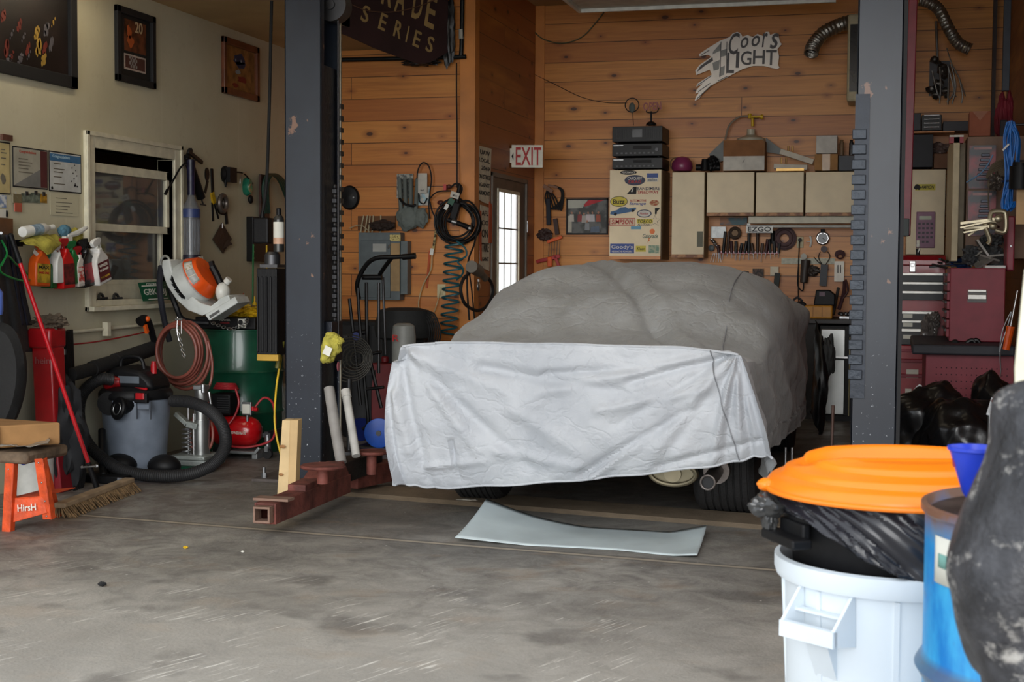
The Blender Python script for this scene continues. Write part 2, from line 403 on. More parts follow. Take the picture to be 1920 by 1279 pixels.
# ------------------------------------------------------------------ the room
PX_=pine('pine_boards_back',0);PXW=pine('pine_boards_left',0,(208,134,58),(182,108,44),off=3.1);PYD=pine('pine_boards_door_wall',1,(172,100,46),(142,78,34),off=1.7)
TRIMW=mat('pine_trim',(214,136,62),.4,var=.15,scale=3)
CEIL=mat('tan_ceiling',(190,162,116),.8,var=.1,scale=2)
CON=concrete();PLA=plaster();COV=cloth_cover()
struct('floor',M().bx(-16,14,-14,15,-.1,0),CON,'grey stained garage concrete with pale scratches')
# window hole in the left wall
wa0,wa1=onX(157,400,XL).y,onX(337,400,XL).y
wb1,wb0=onX(157,244,XL).z,onX(160,584,XL).z
wc=.105;ha0,ha1,hb0,hb1=wa0+wc,wa1-wc,wb0+.07,wb1-wc
m=M();t_=.12
m.bx(XL-t_,XL,YO,ha0,0,H1);m.bx(XL-t_,XL,ha1,YW,0,H1);m.bx(XL-t_,XL,ha0,ha1,0,hb0);m.bx(XL-t_,XL,ha0,ha1,hb1,H1)
struct('wall_left',m,PLA,'cream painted drywall at the left')
m=M();m.bx(XL-t_,XD,YW,YW+.1,0,H2)
struct('wall_back_left',m,PXW,'knotty pine boards behind the lift')
da0,da1=onX(920,400,XD).y,onX(986,400,XD).y;db1=onX(922,322,XD).z
ga0,ga1=onX(933,400,XD).y,onX(972,400,XD).y;gb1=onX(933,357,XD).z;gb0=.55
m=M();m.bx(XD-.1,XD,YW+.1,da0,0,H2);m.bx(XD-.1,XD,da1,YB+.1,0,H2);m.bx(XD-.1,XD,da0,da1,db1,H2)
struct('wall_door_side',m,PYD,'darker pine boards around the exit door')
struct('wall_back',M().bx(XD,XR+.1,YB,YB+.1,0,H2),PX_,'knotty pine boards across the back')
m=M();m.bx(XR,XR+.1,YO,YB,0,H2)
struct('wall_right',m,pine('pine_boards_right',1,(150,96,66),(120,70,46),off=5),'pine boards at the far right')
struct('ceiling',M().bx(XS,XR+.1,YO,YB+.1,H2,H2+.08),CEIL,'tan ceiling over the car bay')
struct('ceiling_low',M().bx(XL-.12,XS,YO,YW,H1,H1+.08),CEIL,'lower tan ceiling over the left side')
struct('trim_4',M().bx(XS-.02,XS,YO,YW,H1,H2),CEIL,'step between the low and the high ceiling')
struct('wall_front',M().bx(XL-.12,XR+.1,YO-.15,YO,3.25,H2+.08).bx(XR,7,YO-.15,YO,0,H2),mat('front_siding',(200,196,186),.7),'wall above the garage opening')
# pine corner boards
struct('trim_1',M().bx(XD-.115,XD+.012,YW-.022,YW,0,H2),TRIMW,'pine corner board beside the coiled hose',bev=.004)
struct('trim_2',M().bx(XD,XD+.018,YW-.022,YW+.11,0,H2),TRIMW,'pine corner board edge by the strike signs',bev=.004)
struct('trim_3',M().bx(XD,XD+.095,YB-.022,YB,0,H2),TRIMW,'pine corner board behind the exit sign',bev=.004)
# dark room behind the left window
m=M();x0=XL-1.1;bw=mat('dark_brown_wood_room',(96,62,40),.6,var=.35,scale=3)
m.bx(x0-.05,x0,ha0-.8,ha1+1.2,hb0-.6,hb1+.6);m.bx(x0,XL-t_,ha0-.85,ha0-.8,hb0-.6,hb1+.6);m.bx(x0,XL-t_,ha1+1.2,ha1+1.25,hb0-.6,hb1+.6)
m.bx(x0,XL-t_,ha0-.8,ha1+1.2,hb1+.6,hb1+.65);m.bx(x0,XL-t_,ha0-.8,ha1+1.2,hb0-.65,hb0-.6)
for k in range(5):m.bx(x0,x0+.05,ha0-.2+k*.45,ha0-.08+k*.45,hb0-.6,hb1+.6)
struct('wall_beyond_window',m,bw,'dark wooden room behind the left window')
# left window: casing, sashes, panes
win=T('window_1',None,None,'L',loc=(XL,wa0,wb0));win.o['kind']='structure';win.o['label']='cream double-hung window in the left wall';win.o['category']='window'
W_,H_=wa1-wa0,wb1-wb0
m=M();m.bx(0,wc,0,H_,0,.022);m.bx(W_-wc,W_,0,H_,0,.022);m.bx(wc,W_-wc,H_-wc,H_,0,.022)
m.bx(-.0,.03,0,H_,.022,.034);m.bx(W_-.03,W_,0,H_,.022,.034);m.bx(0,W_,H_-.03,H_,.022,.034)
m.bx(wc-.012,wc,0,H_-wc,-.12,.01);m.bx(W_-wc,W_-wc+.012,.0,H_-wc,-.12,.01);m.bx(wc,W_-wc,H_-wc,H_-wc+.012,-.12,.01)
win.part('casing',m,WPNT,bev=.003,smooth=False)
m=M();m.bx(-.0,W_,0,.03,0,.07);m.bx(wc,W_-wc,.03,.07,-.12,.012)
win.part('window_sill',m,WPNT,bev=.003,smooth=False)
iy0,iy1=.07,H_-wc;mid=win.q(243,430)[1];up_top=win.q(175,282)[1]
def sash(x0,x1,y0,y1,z,bt,bb,sw):
 m=M();m.bx(x0,x0+sw,y0,y1,z,z+.03);m.bx(x1-sw,x1,y0,y1,z,z+.03);m.bx(x0,x1,y1-bt,y1,z,z+.03);m.bx(x0,x1,y0,y0+bb,z,z+.03)
 f=win.part('window_frame',m,WPNT,bev=.002,smooth=False)
 win.part('pane',M().bx(x0+sw,x1-sw,y0+bb,y1-bt,z+.012,z+.016),K('window_glass'),par=f,smooth=False)
g=bpy.data.materials.new('window_glass');N,L,b=nt(g);b.inputs['Base Color'].default_value=(.8,.85,.85,1);b.inputs['Roughness'].default_value=.03
tr=N.new('ShaderNodeBsdfTransparent');mx=N.new('ShaderNodeMixShader');mx.inputs[0].default_value=.14;L.new(tr.outputs[0],mx.inputs[1]);L.new(b.outputs[0],mx.inputs[2]);L.new(mx.outputs[0],N['Material Output'].inputs[0]);b.inputs['Metallic'].default_value=.6
MATS['window_glass']=g
sash(wc+.01,W_-wc-.02,mid-.02,iy1-.09,-.045,.06,.05,.035)
sash(wc+.0,W_-wc-.045,iy0+.10,mid+.03,-.085,.05,.03,.03)
win.part('screen_rail',M().bx(wc,W_-wc,iy0,iy0+.10,-.09,-.05),WPNT,smooth=False)
# exit door in the far pine wall
dr=T('door_1',None,None,'D',loc=(XD,da0,0));dr.o['kind']='structure';dr.o['label']='grey exit door with a tall bright glazed light';dr.o['category']='door'
DW=da1-da0;u0_,u1_=ga0-da0,ga1-da0;GD=mat('grey_brown_door_paint',(112,100,88),.5)
m=M();m.bx(.0,u0_,0,db1,-.02,.0);m.bx(u1_,DW,0,db1,-.02,.0);m.bx(u0_,u1_,0,gb0,-.02,.0);m.bx(u0_,u1_,gb1,db1,-.02,.0)
dr.part('door_panel',m,GD,smooth=False)
m=M();m.bx(0,.035,0,db1,0,.018);m.bx(DW-.035,DW,0,db1,0,.018);m.bx(0,DW,db1-.04,db1,0,.018)
dr.part('door_frame',m,mat('grey_door_frame',(126,118,108),.5),smooth=False,bev=.003)
m=M();wd=u1_-u0_
m.bx(u0_-.02,u0_+.01,gb0,gb1+.02,.0,.012);m.bx(u1_-.01,u1_+.02,gb0,gb1+.02,.0,.012);m.bx(u0_,u1_,gb1-.01,gb1+.02,.0,.012)
dr.part('window_frame',m,WPNT,smooth=False)
m=M()
for k in(1,2):m.bx(u0_+wd*k/3-.006,u0_+wd*k/3+.006,gb0,gb1,-.008,-.002)
gz=[onX(950,y,XD).z for y in(429,494,560)]
for z in gz:m.bx(u0_,u1_,z-.007,z+.007,-.008,-.002)
dr.part('muntin',m,mat('grey_muntin',(150,146,138),.6),smooth=False)
fr=bpy.data.materials.new('frosted_door_glass');N,L,b=nt(fr);tl=N.new('ShaderNodeBsdfTranslucent');tl.inputs[0].default_value=(.95,.96,.94,1);tp=N.new('ShaderNodeBsdfTransparent');tp.inputs[0].default_value=(.97,.98,.95,1)
mx=N.new('ShaderNodeMixShader');mx.inputs[0].default_value=.75;L.new(tl.outputs[0],mx.inputs[1]);L.new(tp.outputs[0],mx.inputs[2]);L.new(mx.outputs[0],N['Material Output'].inputs[0])
dr.part('pane',M().bx(u0_,u1_,gb0,gb1,-.014,-.011),fr,smooth=False)
m=M()
for h in(gb1-.35,1.0):m.cyl((DW-.02,h,.02),(DW-.02,h+.11,.02),.009)
dr.part('hinge',m,STL)
# ceiling panel, and unseen tube lamps added to brighten the interior
t=T('ceiling_panel','long white panel hanging just under the ceiling in front of the pine wall','ceiling panel',loc=at(1090,17,12.6))
px0=t.m.translation.x
t.part('panel',M().bx(0,2.2,-1.6,0,0,.05),mat('white_panel_paint',(196,196,184),.5),bev=.004,smooth=False)
t.part('edge_strip',M().bx(0,2.2,0,.03,-.03,.055).bx(-.03,0,-1.6,.03,-.03,.055),mat('white_edge_paint',(236,236,226),.4),smooth=False)
m=M()
for x in(.3,1.9):
 for y in(-1.3,-.3):m.cyl((x,y,.05),(x,y,H2-t.m.translation.z),.006)
t.part('hanger_rod',m,STL)
lampm=mat('fill_tube_glow',(255,240,212),.5,emit=6)
def fill_fixture(x,y,lb):
 t=T('fill_light','added out-of-view twin-tube fill light on the high ceiling, '+lb,'fill light',loc=(x,y,H2-.09),group='added fill lights on the ceiling')
 t.part('housing',M().prism([(-.6,-.11,.03),(-.6,-.06,.09),(-.6,.06,.09),(-.6,.11,.03)],(1.2,0,0)),WHT,smooth=False)
 for s in(-.05,.05):t.part('tube',M().cyl((-.58,s,.01),(.58,s,.01),.016),lampm)
 return t
for x,y,lb in((-2.9,6.6,'front left'),(-1.0,6.6,'front right'),(-1.9,9.3,'over the car roof')):fill_fixture(x,y,lb)
t=T('fill_light','added out-of-view twin-tube fill light on the low ceiling','fill light',loc=(-4.6,7.6,H1-.09))
t.part('housing',M().prism([(-.11,-.6,.03),(-.06,-.6,.09),(.06,-.6,.09),(.11,-.6,.03)],(0,1.2,0)),WHT,smooth=False)
for s in(-.05,.05):t.part('tube',M().cyl((s,-.58,.01),(s,.58,.01),.016),lampm)
# ------------------------------------------------------------------ the covered car
CX,CW=-1.60,.93
# stations along the car: Y, top height, roof half-width, belt height, half-width, hem height
ST=[(6.93,.965,.74,.93,.925,.27),(7.02,.955,.74,.90,.94,.28),(7.45,.93,.68,.86,.955,.29),(7.8,.97,.60,.86,.965,.31),(8.25,1.22,.56,.92,.96,.33),(8.65,1.345,.54,.97,.965,.30),(9.1,1.385,.54,1.0,.985,.29),(9.5,1.38,.55,1.0,1.0,.29),(9.85,1.30,.55,.99,1.02,.30),(10.2,1.10,.6,.93,1.01,.31),(10.6,.99,.62,.85,.99,.33),(11.1,.93,.6,.78,.90,.36),(11.5,.86,.55,.66,.84,.36),(11.62,.7,.5,.55,.78,.36)]
def stn(y):
 for a,b in zip(ST,ST[1:]):
  if y<=b[0]:
   t=(y-a[0])/(b[0]-a[0]);t=t*t*(3-2*t)if a[0]>7.4 else t
   return[a[i]+(b[i]-a[i])*t for i in range(6)]
 return list(ST[-1])
NS,NT=84,170 # points up each side, points across the top
def sect(y):
 _,top,rw,belt,hw,hem=stn(y)
 tailk=max(0,1-(y-6.93)/.5)
 side=[]
 for i in range(NS+1):
  v=i/NS;z=hem+(belt-hem)*v
  x=hw*(1-.035*(1-v)**1.5-.03*v*v)
  side.append((x,z))
 topc=[]
 sx0,sz0=side[-1]
 P0=V((sx0,0,sz0));P1=V((sx0-.015-.04*tailk,0,belt+(top-belt)*.55));P2=V((rw+.12*(1-tailk)+.05*tailk,0,top-.02));P3=V((rw*.8,0,top-.004))
 out=[]
 for j in range(NT//2+1):
  u=j/(NT//2)
  if u<.6:
   q=u/.6;p=P0*(1-q)**3+P1*3*q*(1-q)**2+P2*3*q*q*(1-q)+P3*q**3
  else:
   q=(u-.6)/.4;p=V((rw*.8*(1-q),0,top-.004+.004*q))
  out.append((p.x,p.z))
 return side,out
def hemz(x,z,y): # the hem climbs towards the car's right side
 k=max(0,min(1,(x+.35)/1.3))
 return z
def crease(p,a,b,amp,w):
 ab=b-a;t=max(0,min(1,(p-a).dot(ab)/ab.length_squared));d=(p-(a+ab*t)).length
 return amp*math.exp(-(d/w)**2)*(1-.55*t)
def rp(px,py):q=onY(px,py,6.9);return V((q.x,q.z))
TIP=rp(1382,660);TL=rp(740,648)
CRS=[(rp(1382,660),rp(1180,716),-.045,.022),(rp(1382,660),rp(1000,740),.022,.03),(rp(1382,660),rp(1150,800),-.02,.025),(rp(1382,660),rp(1290,760),.02,.022),(rp(1382,660),rp(1215,900),-.022,.03),(rp(1382,660),rp(1330,870),.026,.02),(rp(1382,660),rp(1350,880),-.026,.016),(rp(1382,660),rp(1385,870),.026,.018),(rp(1382,660),rp(1405,860),-.024,.016),(rp(1382,660),rp(1300,690),-.018,.014),(rp(1382,660),rp(1230,845),.02,.03),(rp(755,665),rp(985,880),-.036,.035),(rp(770,665),rp(890,850),.026,.03),(rp(745,670),rp(790,900),-.03,.03),(rp(760,660),rp(1000,760),.02,.04),(rp(900,690),rp(1160,735),-.026,.03),(rp(1080,895),rp(1290,770),-.034,.022),(rp(1100,905),rp(1220,810),.024,.022),(rp(840,830),rp(850,905),-.024,.014),(rp(930,850),rp(1090,885),.02,.03),(rp(960,770),rp(1080,850),.02,.04),(rp(1230,880),rp(1420,830),-.024,.018),(rp(790,880),rp(900,870),.018,.02),(rp(735,740),rp(760,850),.022,.03),(rp(1020,700),rp(1250,690),-.016,.018),(rp(1120,770),rp(1330,730),.02,.028)]
def wrinkle(p,s=1.):
 n=.020*noise.noise(p*2.2)+.010*noise.noise(p*5.5+V((3,1,7)))-.013*abs(noise.noise(V((p.x*3+p.z*2,p.y*3,p.z*5))+V((9,9,1))))+.004*noise.noise(p*14)
 return n*s
def cover():
 m=M();bm=m.b
 ys=[];y=6.93
 while y<11.62:ys.append(y);y+=.045 if y>7.1 else .02
 ys.append(11.62)
 rows=[]
 for y in ys:
  side,top=sect(y)
  k=max(0,1-abs(y-6.93)/.3)
  pts=[(-x,z)for x,z in side]+[(-x,z)for x,z in top[1:]]+[(x,z)for x,z in top[::-1][1:]]+[(x,z)for x,z in side[::-1][1:]]
  row=[]
  n=len(pts)
  tailw=max(0,1-(y-6.93)/.7)
  for i,(x,z)in enumerate(pts):
   zv=max(0,min(1,(z-.27)/.66))
   # hem rises to the right at the tail
   if z<.93:
    lift=.15*max(0,min(1,(x+.1)/.95))-.05*max(0,min(1,(-x)/.9))*k
    z=z+lift*max(0,(.93-z)/.6)*(k if True else 1)
   x+=tailw*((.155*(1-zv)-.015)if x>.7 else(-.05*math.sin(math.pi*min(1,zv*.9+.1))+(.03 if zv>.9 else 0)if x<-.7 else 0));p=V((CX+x,y,z));nr=V((x*.8,-.15,max(0,z-.55)*1.6)).normalized()
   s=.35+.65*min(1,abs(y-6.93)/.25)
   d=wrinkle(p,1.25)*s
   # long tension folds over the glass, and the pleat running back from the tip
   if y>7.1:
    d+=-.038*math.exp(-((p.x+.84+(y-7)*.52)/.045)**2)+.02*math.exp(-((p.x+.76+(y-7)*.50)/.05)**2)-.02*math.exp(-((p.x+2.35-(y-7)*.42)/.06)**2)*(1 if y<8.8 else max(0,1-(y-8.8)/.5))
    d+=.016*math.sin(p.z*15+y*7+2*noise.noise(p*1.5))*max(0,min(1,(abs(x)-.5)/.3))*.7
    d+=.07*math.exp(-((y-9.9)/.22)**2-((z-1.02)/.12)**2)*(1 if abs(x)>.6 else 0)
   if z<hem_at(y)+.12 and y>7:d+=.012*math.sin(y*26+z*4)
   p=p+nr*d;row.append(bm.verts.new(p))
  rows.append(row)
 for A,B in zip(rows,rows[1:]):
  for i in range(len(A)-1):bm.faces.new((A[i],A[i+1],B[i+1],B[i]))
 # rear face: a patch between the first row's sides and its top
 R0=rows[0];n=len(R0);Lf=R0[:NS+1];Rt=R0[n-NS-1:][::-1];Tp=R0[NS:n-NS];nt_=len(Tp)-1
 G=[[None]*(nt_+1)for _ in range(NS+1)]
 BL,BR,TLc,TRc=Lf[0].co,Rt[0].co,Tp[0].co,Tp[-1].co
 for j in range(NS+1):
  v=j/NS
  for i in range(nt_+1):
   u=i/nt_
   if j==NS:G[j][i]=Tp[i];continue
   if i==0:G[j][i]=Lf[j];continue
   if i==nt_:G[j][i]=Rt[j];continue
   bot=BL.lerp(BR,(Tp[i].co.x-TLc.x)/(TRc.x-TLc.x));bot=V((bot.x,bot.y,bot.z-.055*math.sin(math.pi*min(1,u*1.15))+.012*math.sin(u*60)*.3))
   p=bot*(1-v)+Tp[i].co*v+Lf[j].co*(1-u)+Rt[j].co*u-(BL*(1-u)*(1-v)+BR*u*(1-v)+TLc*(1-u)*v+TRc*u*v)
   e=min(1,u/.05,(1-u)/.05);e2=min(1,(1-v)/.03);q=V((p.x,p.z));d=wrinkle(V((p.x,3.3,p.z)),1.1)
   for c in CRS:d+=1.3*crease(q,*c)
   r=(q-TIP).length;an=math.atan2(q.y-TIP.y,q.x-TIP.x)
   d+=.012*math.sin(an*17)*math.exp(-r/.35)*min(1,r/.06)
   belly=.05*math.sin(math.pi*v)**.7*min(1,u/.08,(1-u)/.08)-.10*(1-v)
   p=V((p.x,p.y-(belly+d)*e*e2+0.0,p.z))
   G[j][i]=bm.verts.new(p)
 for j in range(NS):
  for i in range(nt_):
   try:bm.faces.new((G[j][i],G[j][i+1],G[j+1][i+1],G[j+1][i]))
   except ValueError:pass
 # nose
 F=rows[-1]
 c=bm.verts.new((CX,11.66,.6))
 for i in range(len(F)-1):bm.faces.new((F[i],F[i+1],c))
 return m,G,rows
def hem_at(y):return stn(y)[5]
m,G,rows=cover()
hem_pts=[v.co.copy()for v in G[0]];top_pts=[v.co.copy()for v in G[NS]];sideR=[r[-1].co.copy()for r in rows];sideL=[r[0].co.copy()for r in rows]
seam=[G[j][int(len(G[0])*.80)].co.copy()for j in range(NS+1)]+[r[NS+int((len(rows[0])-2*NS)*.80)].co.copy()for r in rows[1:60:3]]
co=single(m,'car_cover',COV,'wrinkled grey fabric cover draped over the parked car','car cover')
inv=Matrix.Translation(-V(co.location))
m=M();m.tube([inv@p for p in sideL[::-4][:-1]+hem_pts[::3]+sideR[::4]],.007,6,2);finish(m,'elastic_hem',COV,co)
m=M();m.tube([inv@(p+V((0,-.004,.003)))for p in seam[::2]],.0035,5,2);finish(m,'seam',mat('seam_thread',(140,142,146),.8),co)
m=M();m.tube([inv@(p+V((0,-.002,.001)))for p in top_pts[4:-4:3]],.006,6,2);finish(m,'edge_seam',COV,co)
# the car under it: body, wheels, exhaust
BODY=mat('black_car_paint',(12,12,14),.3,coat=.5)
car=T('car','low black car hidden under the grey cover, wide rear tyres showing','car',loc=(CX,9.2,0))
m=M()
prof=[(-2.0,.36),(-2.0,.70),(-1.9,.78),(-1.2,.79),(1.3,.79),(2.0,.72),(2.25,.6),(2.25,.36),(1.9,.28),(-1.6,.28)]
pr=[(-.74,y,z)for y,z in prof]
m.prism(pr,(1.48,0,0));car.part('body',m,BODY,bev=.03);m=M();m.prism([(-.45,y,z)for y,z in((-1.1,.79),(-.6,1.08),(-.2,1.18),(.4,1.15),(1.0,.79))],(.9,0,0));car.part('cabin',m,BODY,bev=.03)
m=M();m.bx(-.86,.86,-.9,1.9,.2,.34);m.bx(-.7,.7,-1.9,-1.0,.37,.5);m.cyl((-.8,-1.5,.33),(.8,-1.5,.33),.05);m.ell((0,-1.5,.33),(.14,.17,.14))
car.part('underbody',m,mat('dark_underbody',(20,19,18),.8,bump=.4),bev=.01)
def wheel(x,y,R,wd,lab=None):
 m=M();n=12
 pr=[(R*.62,-wd/2+.01),(R*.9,-wd/2),(R*.985,-wd/2+.025)]
 for k in range(7):
  a=-wd/2+.03+(wd-.06)*k/7;b=-wd/2+.03+(wd-.06)*(k+1)/7
  pr+=[(R,a+.006),(R,b-.006),(R-.009,b-.004),(R-.009,b+.0)]
 pr+=[(R*.985,wd/2-.025),(R*.9,wd/2),(R*.62,wd/2-.01)]
 m.lathe(pr,(x,y,R),(1,0,0),56);w=car.part('tyre',m,mat('tyre_rubber',(38,38,39),.75,bump=.5,bscale=90))
 if lab:w['label']=lab
 m=M();m.lathe([(0,-.02),(R*.3,-.02),(R*.55,-.06),(R*.64,-wd*.42),(R*.64,wd*.42),(R*.3,wd*.2),(0,wd*.2)],(x,y,R),(1 if x>0 else-1,0,0),32)
 for k in range(5):a=k*2*math.pi/5;m.bar((x,y,R),(x,y+R*.6*math.cos(a),R+R*.6*math.sin(a)),.05,.04,(1,0,0))
 car.part('rim',m,DST,par=w)
wheel(.72,-1.28,.345,.33,'wide rear tyre at the right');wheel(-.70,-1.28,.345,.28,'rear tyre at the left, mostly hidden');wheel(.78,1.45,.33,.22);wheel(-.78,1.45,.33,.22)
m=M();ex=car.a(1327,905,-2.05)
m.ring(ex,.036,.006,(0,1,0));m.cyl(ex+V((0,.02,0)),ex+V((0,.35,.01)),.038,.038,20);m.cyl(ex+V((0,.35,.01)),ex+V((0,.9,.03)),.07)
car.part('exhaust_pipe',m,mat('scorched_steel',(120,112,108),.45,.8,bump=.2));m=M();m.cyl(ex+V((0,.012,0)),ex+V((0,.019,0)),.033);car.part('exhaust_mouth',m,INK)
m=M();e2=car.a(1262,888,-1.8);m.lathe([(0,0),(.13,0),(.135,.012),(.13,.03),(.1,.2),(0,.2)],e2+V((0,0,-.0)),(0,1,.1),28,1,.55);m.ring(e2+V((0,-.01,0)),.12,.012,(0,1,.1),sy=.5)
m.cyl(e2+V((0,-.02,0)),e2+V((0,.2,0)),.045)
car.part('muffler',m,mat('dull_brass_steel',(150,140,116),.45,.7))
m=M();
for px in(1473,1485):q=car.a(px,850,-1.7);m.cyl(q+V((0,0,-.12)),q+V((0,0,.03)),.006)
car.part('mud_flap_rod',m,STL)
# ------------------------------------------------------------------ steel floor plate of the lift
t=T('floor_plate','long dusty steel floor plate running between the two lift posts','floor plate',loc=(-1.75,7.75,0),rz=-.15)
t.part('plate',M().prism([(-1.6,-.2,0),(-1.6,-.16,.018),(-1.6,.16,.018),(-1.6,.2,0)],(3.2,0,0)),mat('dusty_plate',(140,124,104),.7,.2,bump=.3),smooth=False)
# ------------------------------------------------------------------ lift posts
def lift_post(loc,sx,label,hh=3.5,wz=.245):
 t=T('lift_post',label,'lift post',loc=loc,group=None)
 dp=.34
 m=M();m.bx(-wz/2,wz/2,0,.012,0,hh);m.bx(-wz/2,wz/2,dp-.012,dp,0,hh);m.bx(-sx*wz/2,-sx*wz/2+sx*.012,0,dp,0,hh)
 m.bx(sx*wz/2-sx*.012,sx*wz/2,0,.05,0,hh);m.bx(sx*wz/2-sx*.012,sx*wz/2,dp-.05,dp,0,hh)
 t.part('column',m,K('post_paint'),bev=.004,smooth=False)
 m=M();m.bx(-.30,.22,-.12,dp+.1,0,.02)
 t.part('base_plate',m,K('plate_dark'),bev=.003,smooth=False)
 m=M();m.cyl((-.24,-.06,.02),(-.24,-.06,.05),.018,n=6);m.cyl((-.24,-.06,.05),(-.24,-.06,.085),.010)
 t.part('anchor_bolt',m,STL)
 return t,wz,dp
def postpaint():
 m=bpy.data.materials.new('chipped_navy_paint');N,L,b=nt(m);tc=N.new('ShaderNodeTexCoord');P=tc.outputs['Object'];s=N.new('ShaderNodeSeparateXYZ');L.new(P,s.inputs[0])
 n1=noise_(N,L,P,2.2,5);col=mixc(N,L,maprange(N,L,n1,.35,.65),lin((24,30,42)),lin((34,42,54)))
 n2=noise_(N,L,vmap(N,L,P,(1,1,.8),loc=(2,5,1)),7,5,.6)
 col=mixc(N,L,maprange(N,L,n2,.655,.68),col,lin((126,96,80)))
 n3=noise_(N,L,P,55,3,.6);lowz=maprange(N,L,s.outputs[2],1.1,.4,0,1)
 col=mixc(N,L,math_(N,L,'MULTIPLY',maprange(N,L,n3,.66,.7),lowz),col,lin((196,200,206)))
 dk=maprange(N,L,noise_(N,L,vmap(N,L,P,(4,4,.6)),2,3),.55,.7,0,.4);col=mixc(N,L,dk,col,lin((22,26,34)))
 L.new(col,b.inputs['Base Color']);b.inputs['Roughness'].default_value=.42;MATS['post_paint']=m
postpaint();mat('plate_dark',(92,84,80),.7,.3,bump=.3)
p=onZ(569,902);t,wz,dp=lift_post(p,1,'dark navy lift post at the left with rust patches and red arms')
PL_=t
m=M();m.bx(-.05,.10,.06,.30,.02,2.6);m.bx(.10,.155,.09,.27,.75,1.0)
t.part('carriage',m,mat('dark_carriage_paint',(30,34,44),.4,.3,bump=.2),bev=.004,smooth=False)
m=M();x=wz/2+.012
m.bx(x-.014,x-.004,.30,.312,.02,3.4);t.part('edge_strip',m,mat('worn_bright_edge',(196,190,172),.4,.6),smooth=False)
m=M()
for k in range(30):
 z=.98+k*.03;m.ell((.135,.19,z),(.012,.02,.017),8)if k%2 else m.bx(.122,.148,.175,.205,z-.012,z+.012)
t.part('chain',m,DST)
m=M();m.cyl((.12,.16,2.98),(.12,.27,2.98),.10,n=30);m.cyl((.12,.14,2.98),(.12,.16,2.98),.03);q=t.a(634,300,.2);m.cyl((q.x,.2,.9),(q.x,.2,2.98),.007);t.part('pulley',m,DST)
m=M();
for k in range(14):
 m.bx(wz/2-.004,wz/2+.012,dp-.05,dp,2.35-k*.075,2.38-k*.075)
t.part('lock_teeth',m,DST,smooth=False)
# arms
m=M();a0=t.a(636,905,.1);a1=t.a(502,985,-.95)
A0=onZ(640,912,.10);A1=onZ(497,982,.07)
A0=t.l(V((A0.x,A0.y,.12)));A1=t.l(V((A1.x,A1.y,.12)))
arm=M();d=(A1-A0).normalized()
def sqtube(m,p0,p1,w,h,th=.012):
 d=(p1-p0).normalized();sd_=d.cross(V((0,0,1))).normalized()
 for sgn in(1,-1):m.bar(p0+sd_*(w/2-th/2)*sgn,p1+sd_*(w/2-th/2)*sgn,th,h)
 for sgn in(1,-1):m.bar(p0+V((0,0,(h/2-th/2)*sgn)),p1+V((0,0,(h/2-th/2)*sgn)),w-2*th,th)
sqtube(arm,A0,A1,.115,.105)
ar=t.part('arm',arm,RUST,smooth=False,bev=.003,label='red square-tube arm reaching forward')
m=M();sqtube(m,A1-d*.03,A1+d*.045,.088,.08,.01);m.bx(A1.x-.09,A1.x+.1,A1.y+.05,A1.y+.13,A1.z+.055,A1.z+.067)
t.part('arm_end',m,mat('rusty_steel',(150,120,104),.7,.4,bump=.4),par=ar,smooth=False)
q=A0+(A1-A0)*.25
m=M();s_=d.cross(V((0,0,1))).normalized()
sd2=[A0+(A1-A0)*.08+V((0,0,.135)),A0+(A1-A0)*.32+V((0,0,.135)),A0+(A1-A0)*.42+V((0,0,.09)),A0+(A1-A0)*.62+V((0,0,.085)),A0+(A1-A0)*.62+V((0,0,.05)),A0+V((0,0,.05))]
m.prism([p_-s_*.05 for p_ in sd2],s_*.10);t.part('arm_bracket',m,RUST,par=ar,smooth=False,bev=.004)
pc=t.l(onZ(605,878,.30));m=M();m.lathe([(0,0),(.11,0),(.118,.008),(.11,.018),(0,.018)],pc,n=36);m.cyl(pc-V((0,0,.08)),pc,.03)
t.part('lift_pad',m,RUST,label='round steel pad on the front arm')
B0=t.l(onZ(628,888,.17));B1=t.l(onZ(702,862,.17))
m=M();m.bar(B0,B1,.11,.12);t.part('arm',m,mat('greasy_black_steel',(52,50,48),.5,.4,bump=.5),label='greasy black arm pointing at the car',smooth=False,bev=.008)
C0=t.l(onZ(655,897,.1));C1=t.l(onZ(735,880,.1));m=M();m.bar(C0,C1,.12,.12);t.part('arm',m,RUST,smooth=False,bev=.006,label='red arm running under the car cover')
pc=t.l(onZ(697,851,.26));m=M();m.lathe([(0,0),(.095,0),(.10,.008),(.095,.018),(0,.018)],pc,n=36);m.cyl(pc-V((0,0,.12)),pc,.03);t.part('lift_pad',m,RUST,label='round steel pad on the rear arm')
st=t.a(628,690,.05);m=M();m.lathe([(0,0),(.022,0),(.022,.002),(0,.002)],(.1605,.18,st.z),(1,0,0),24,1.4,1);t.part('sticker',m,mat('pink_sticker',(190,110,120),.6))
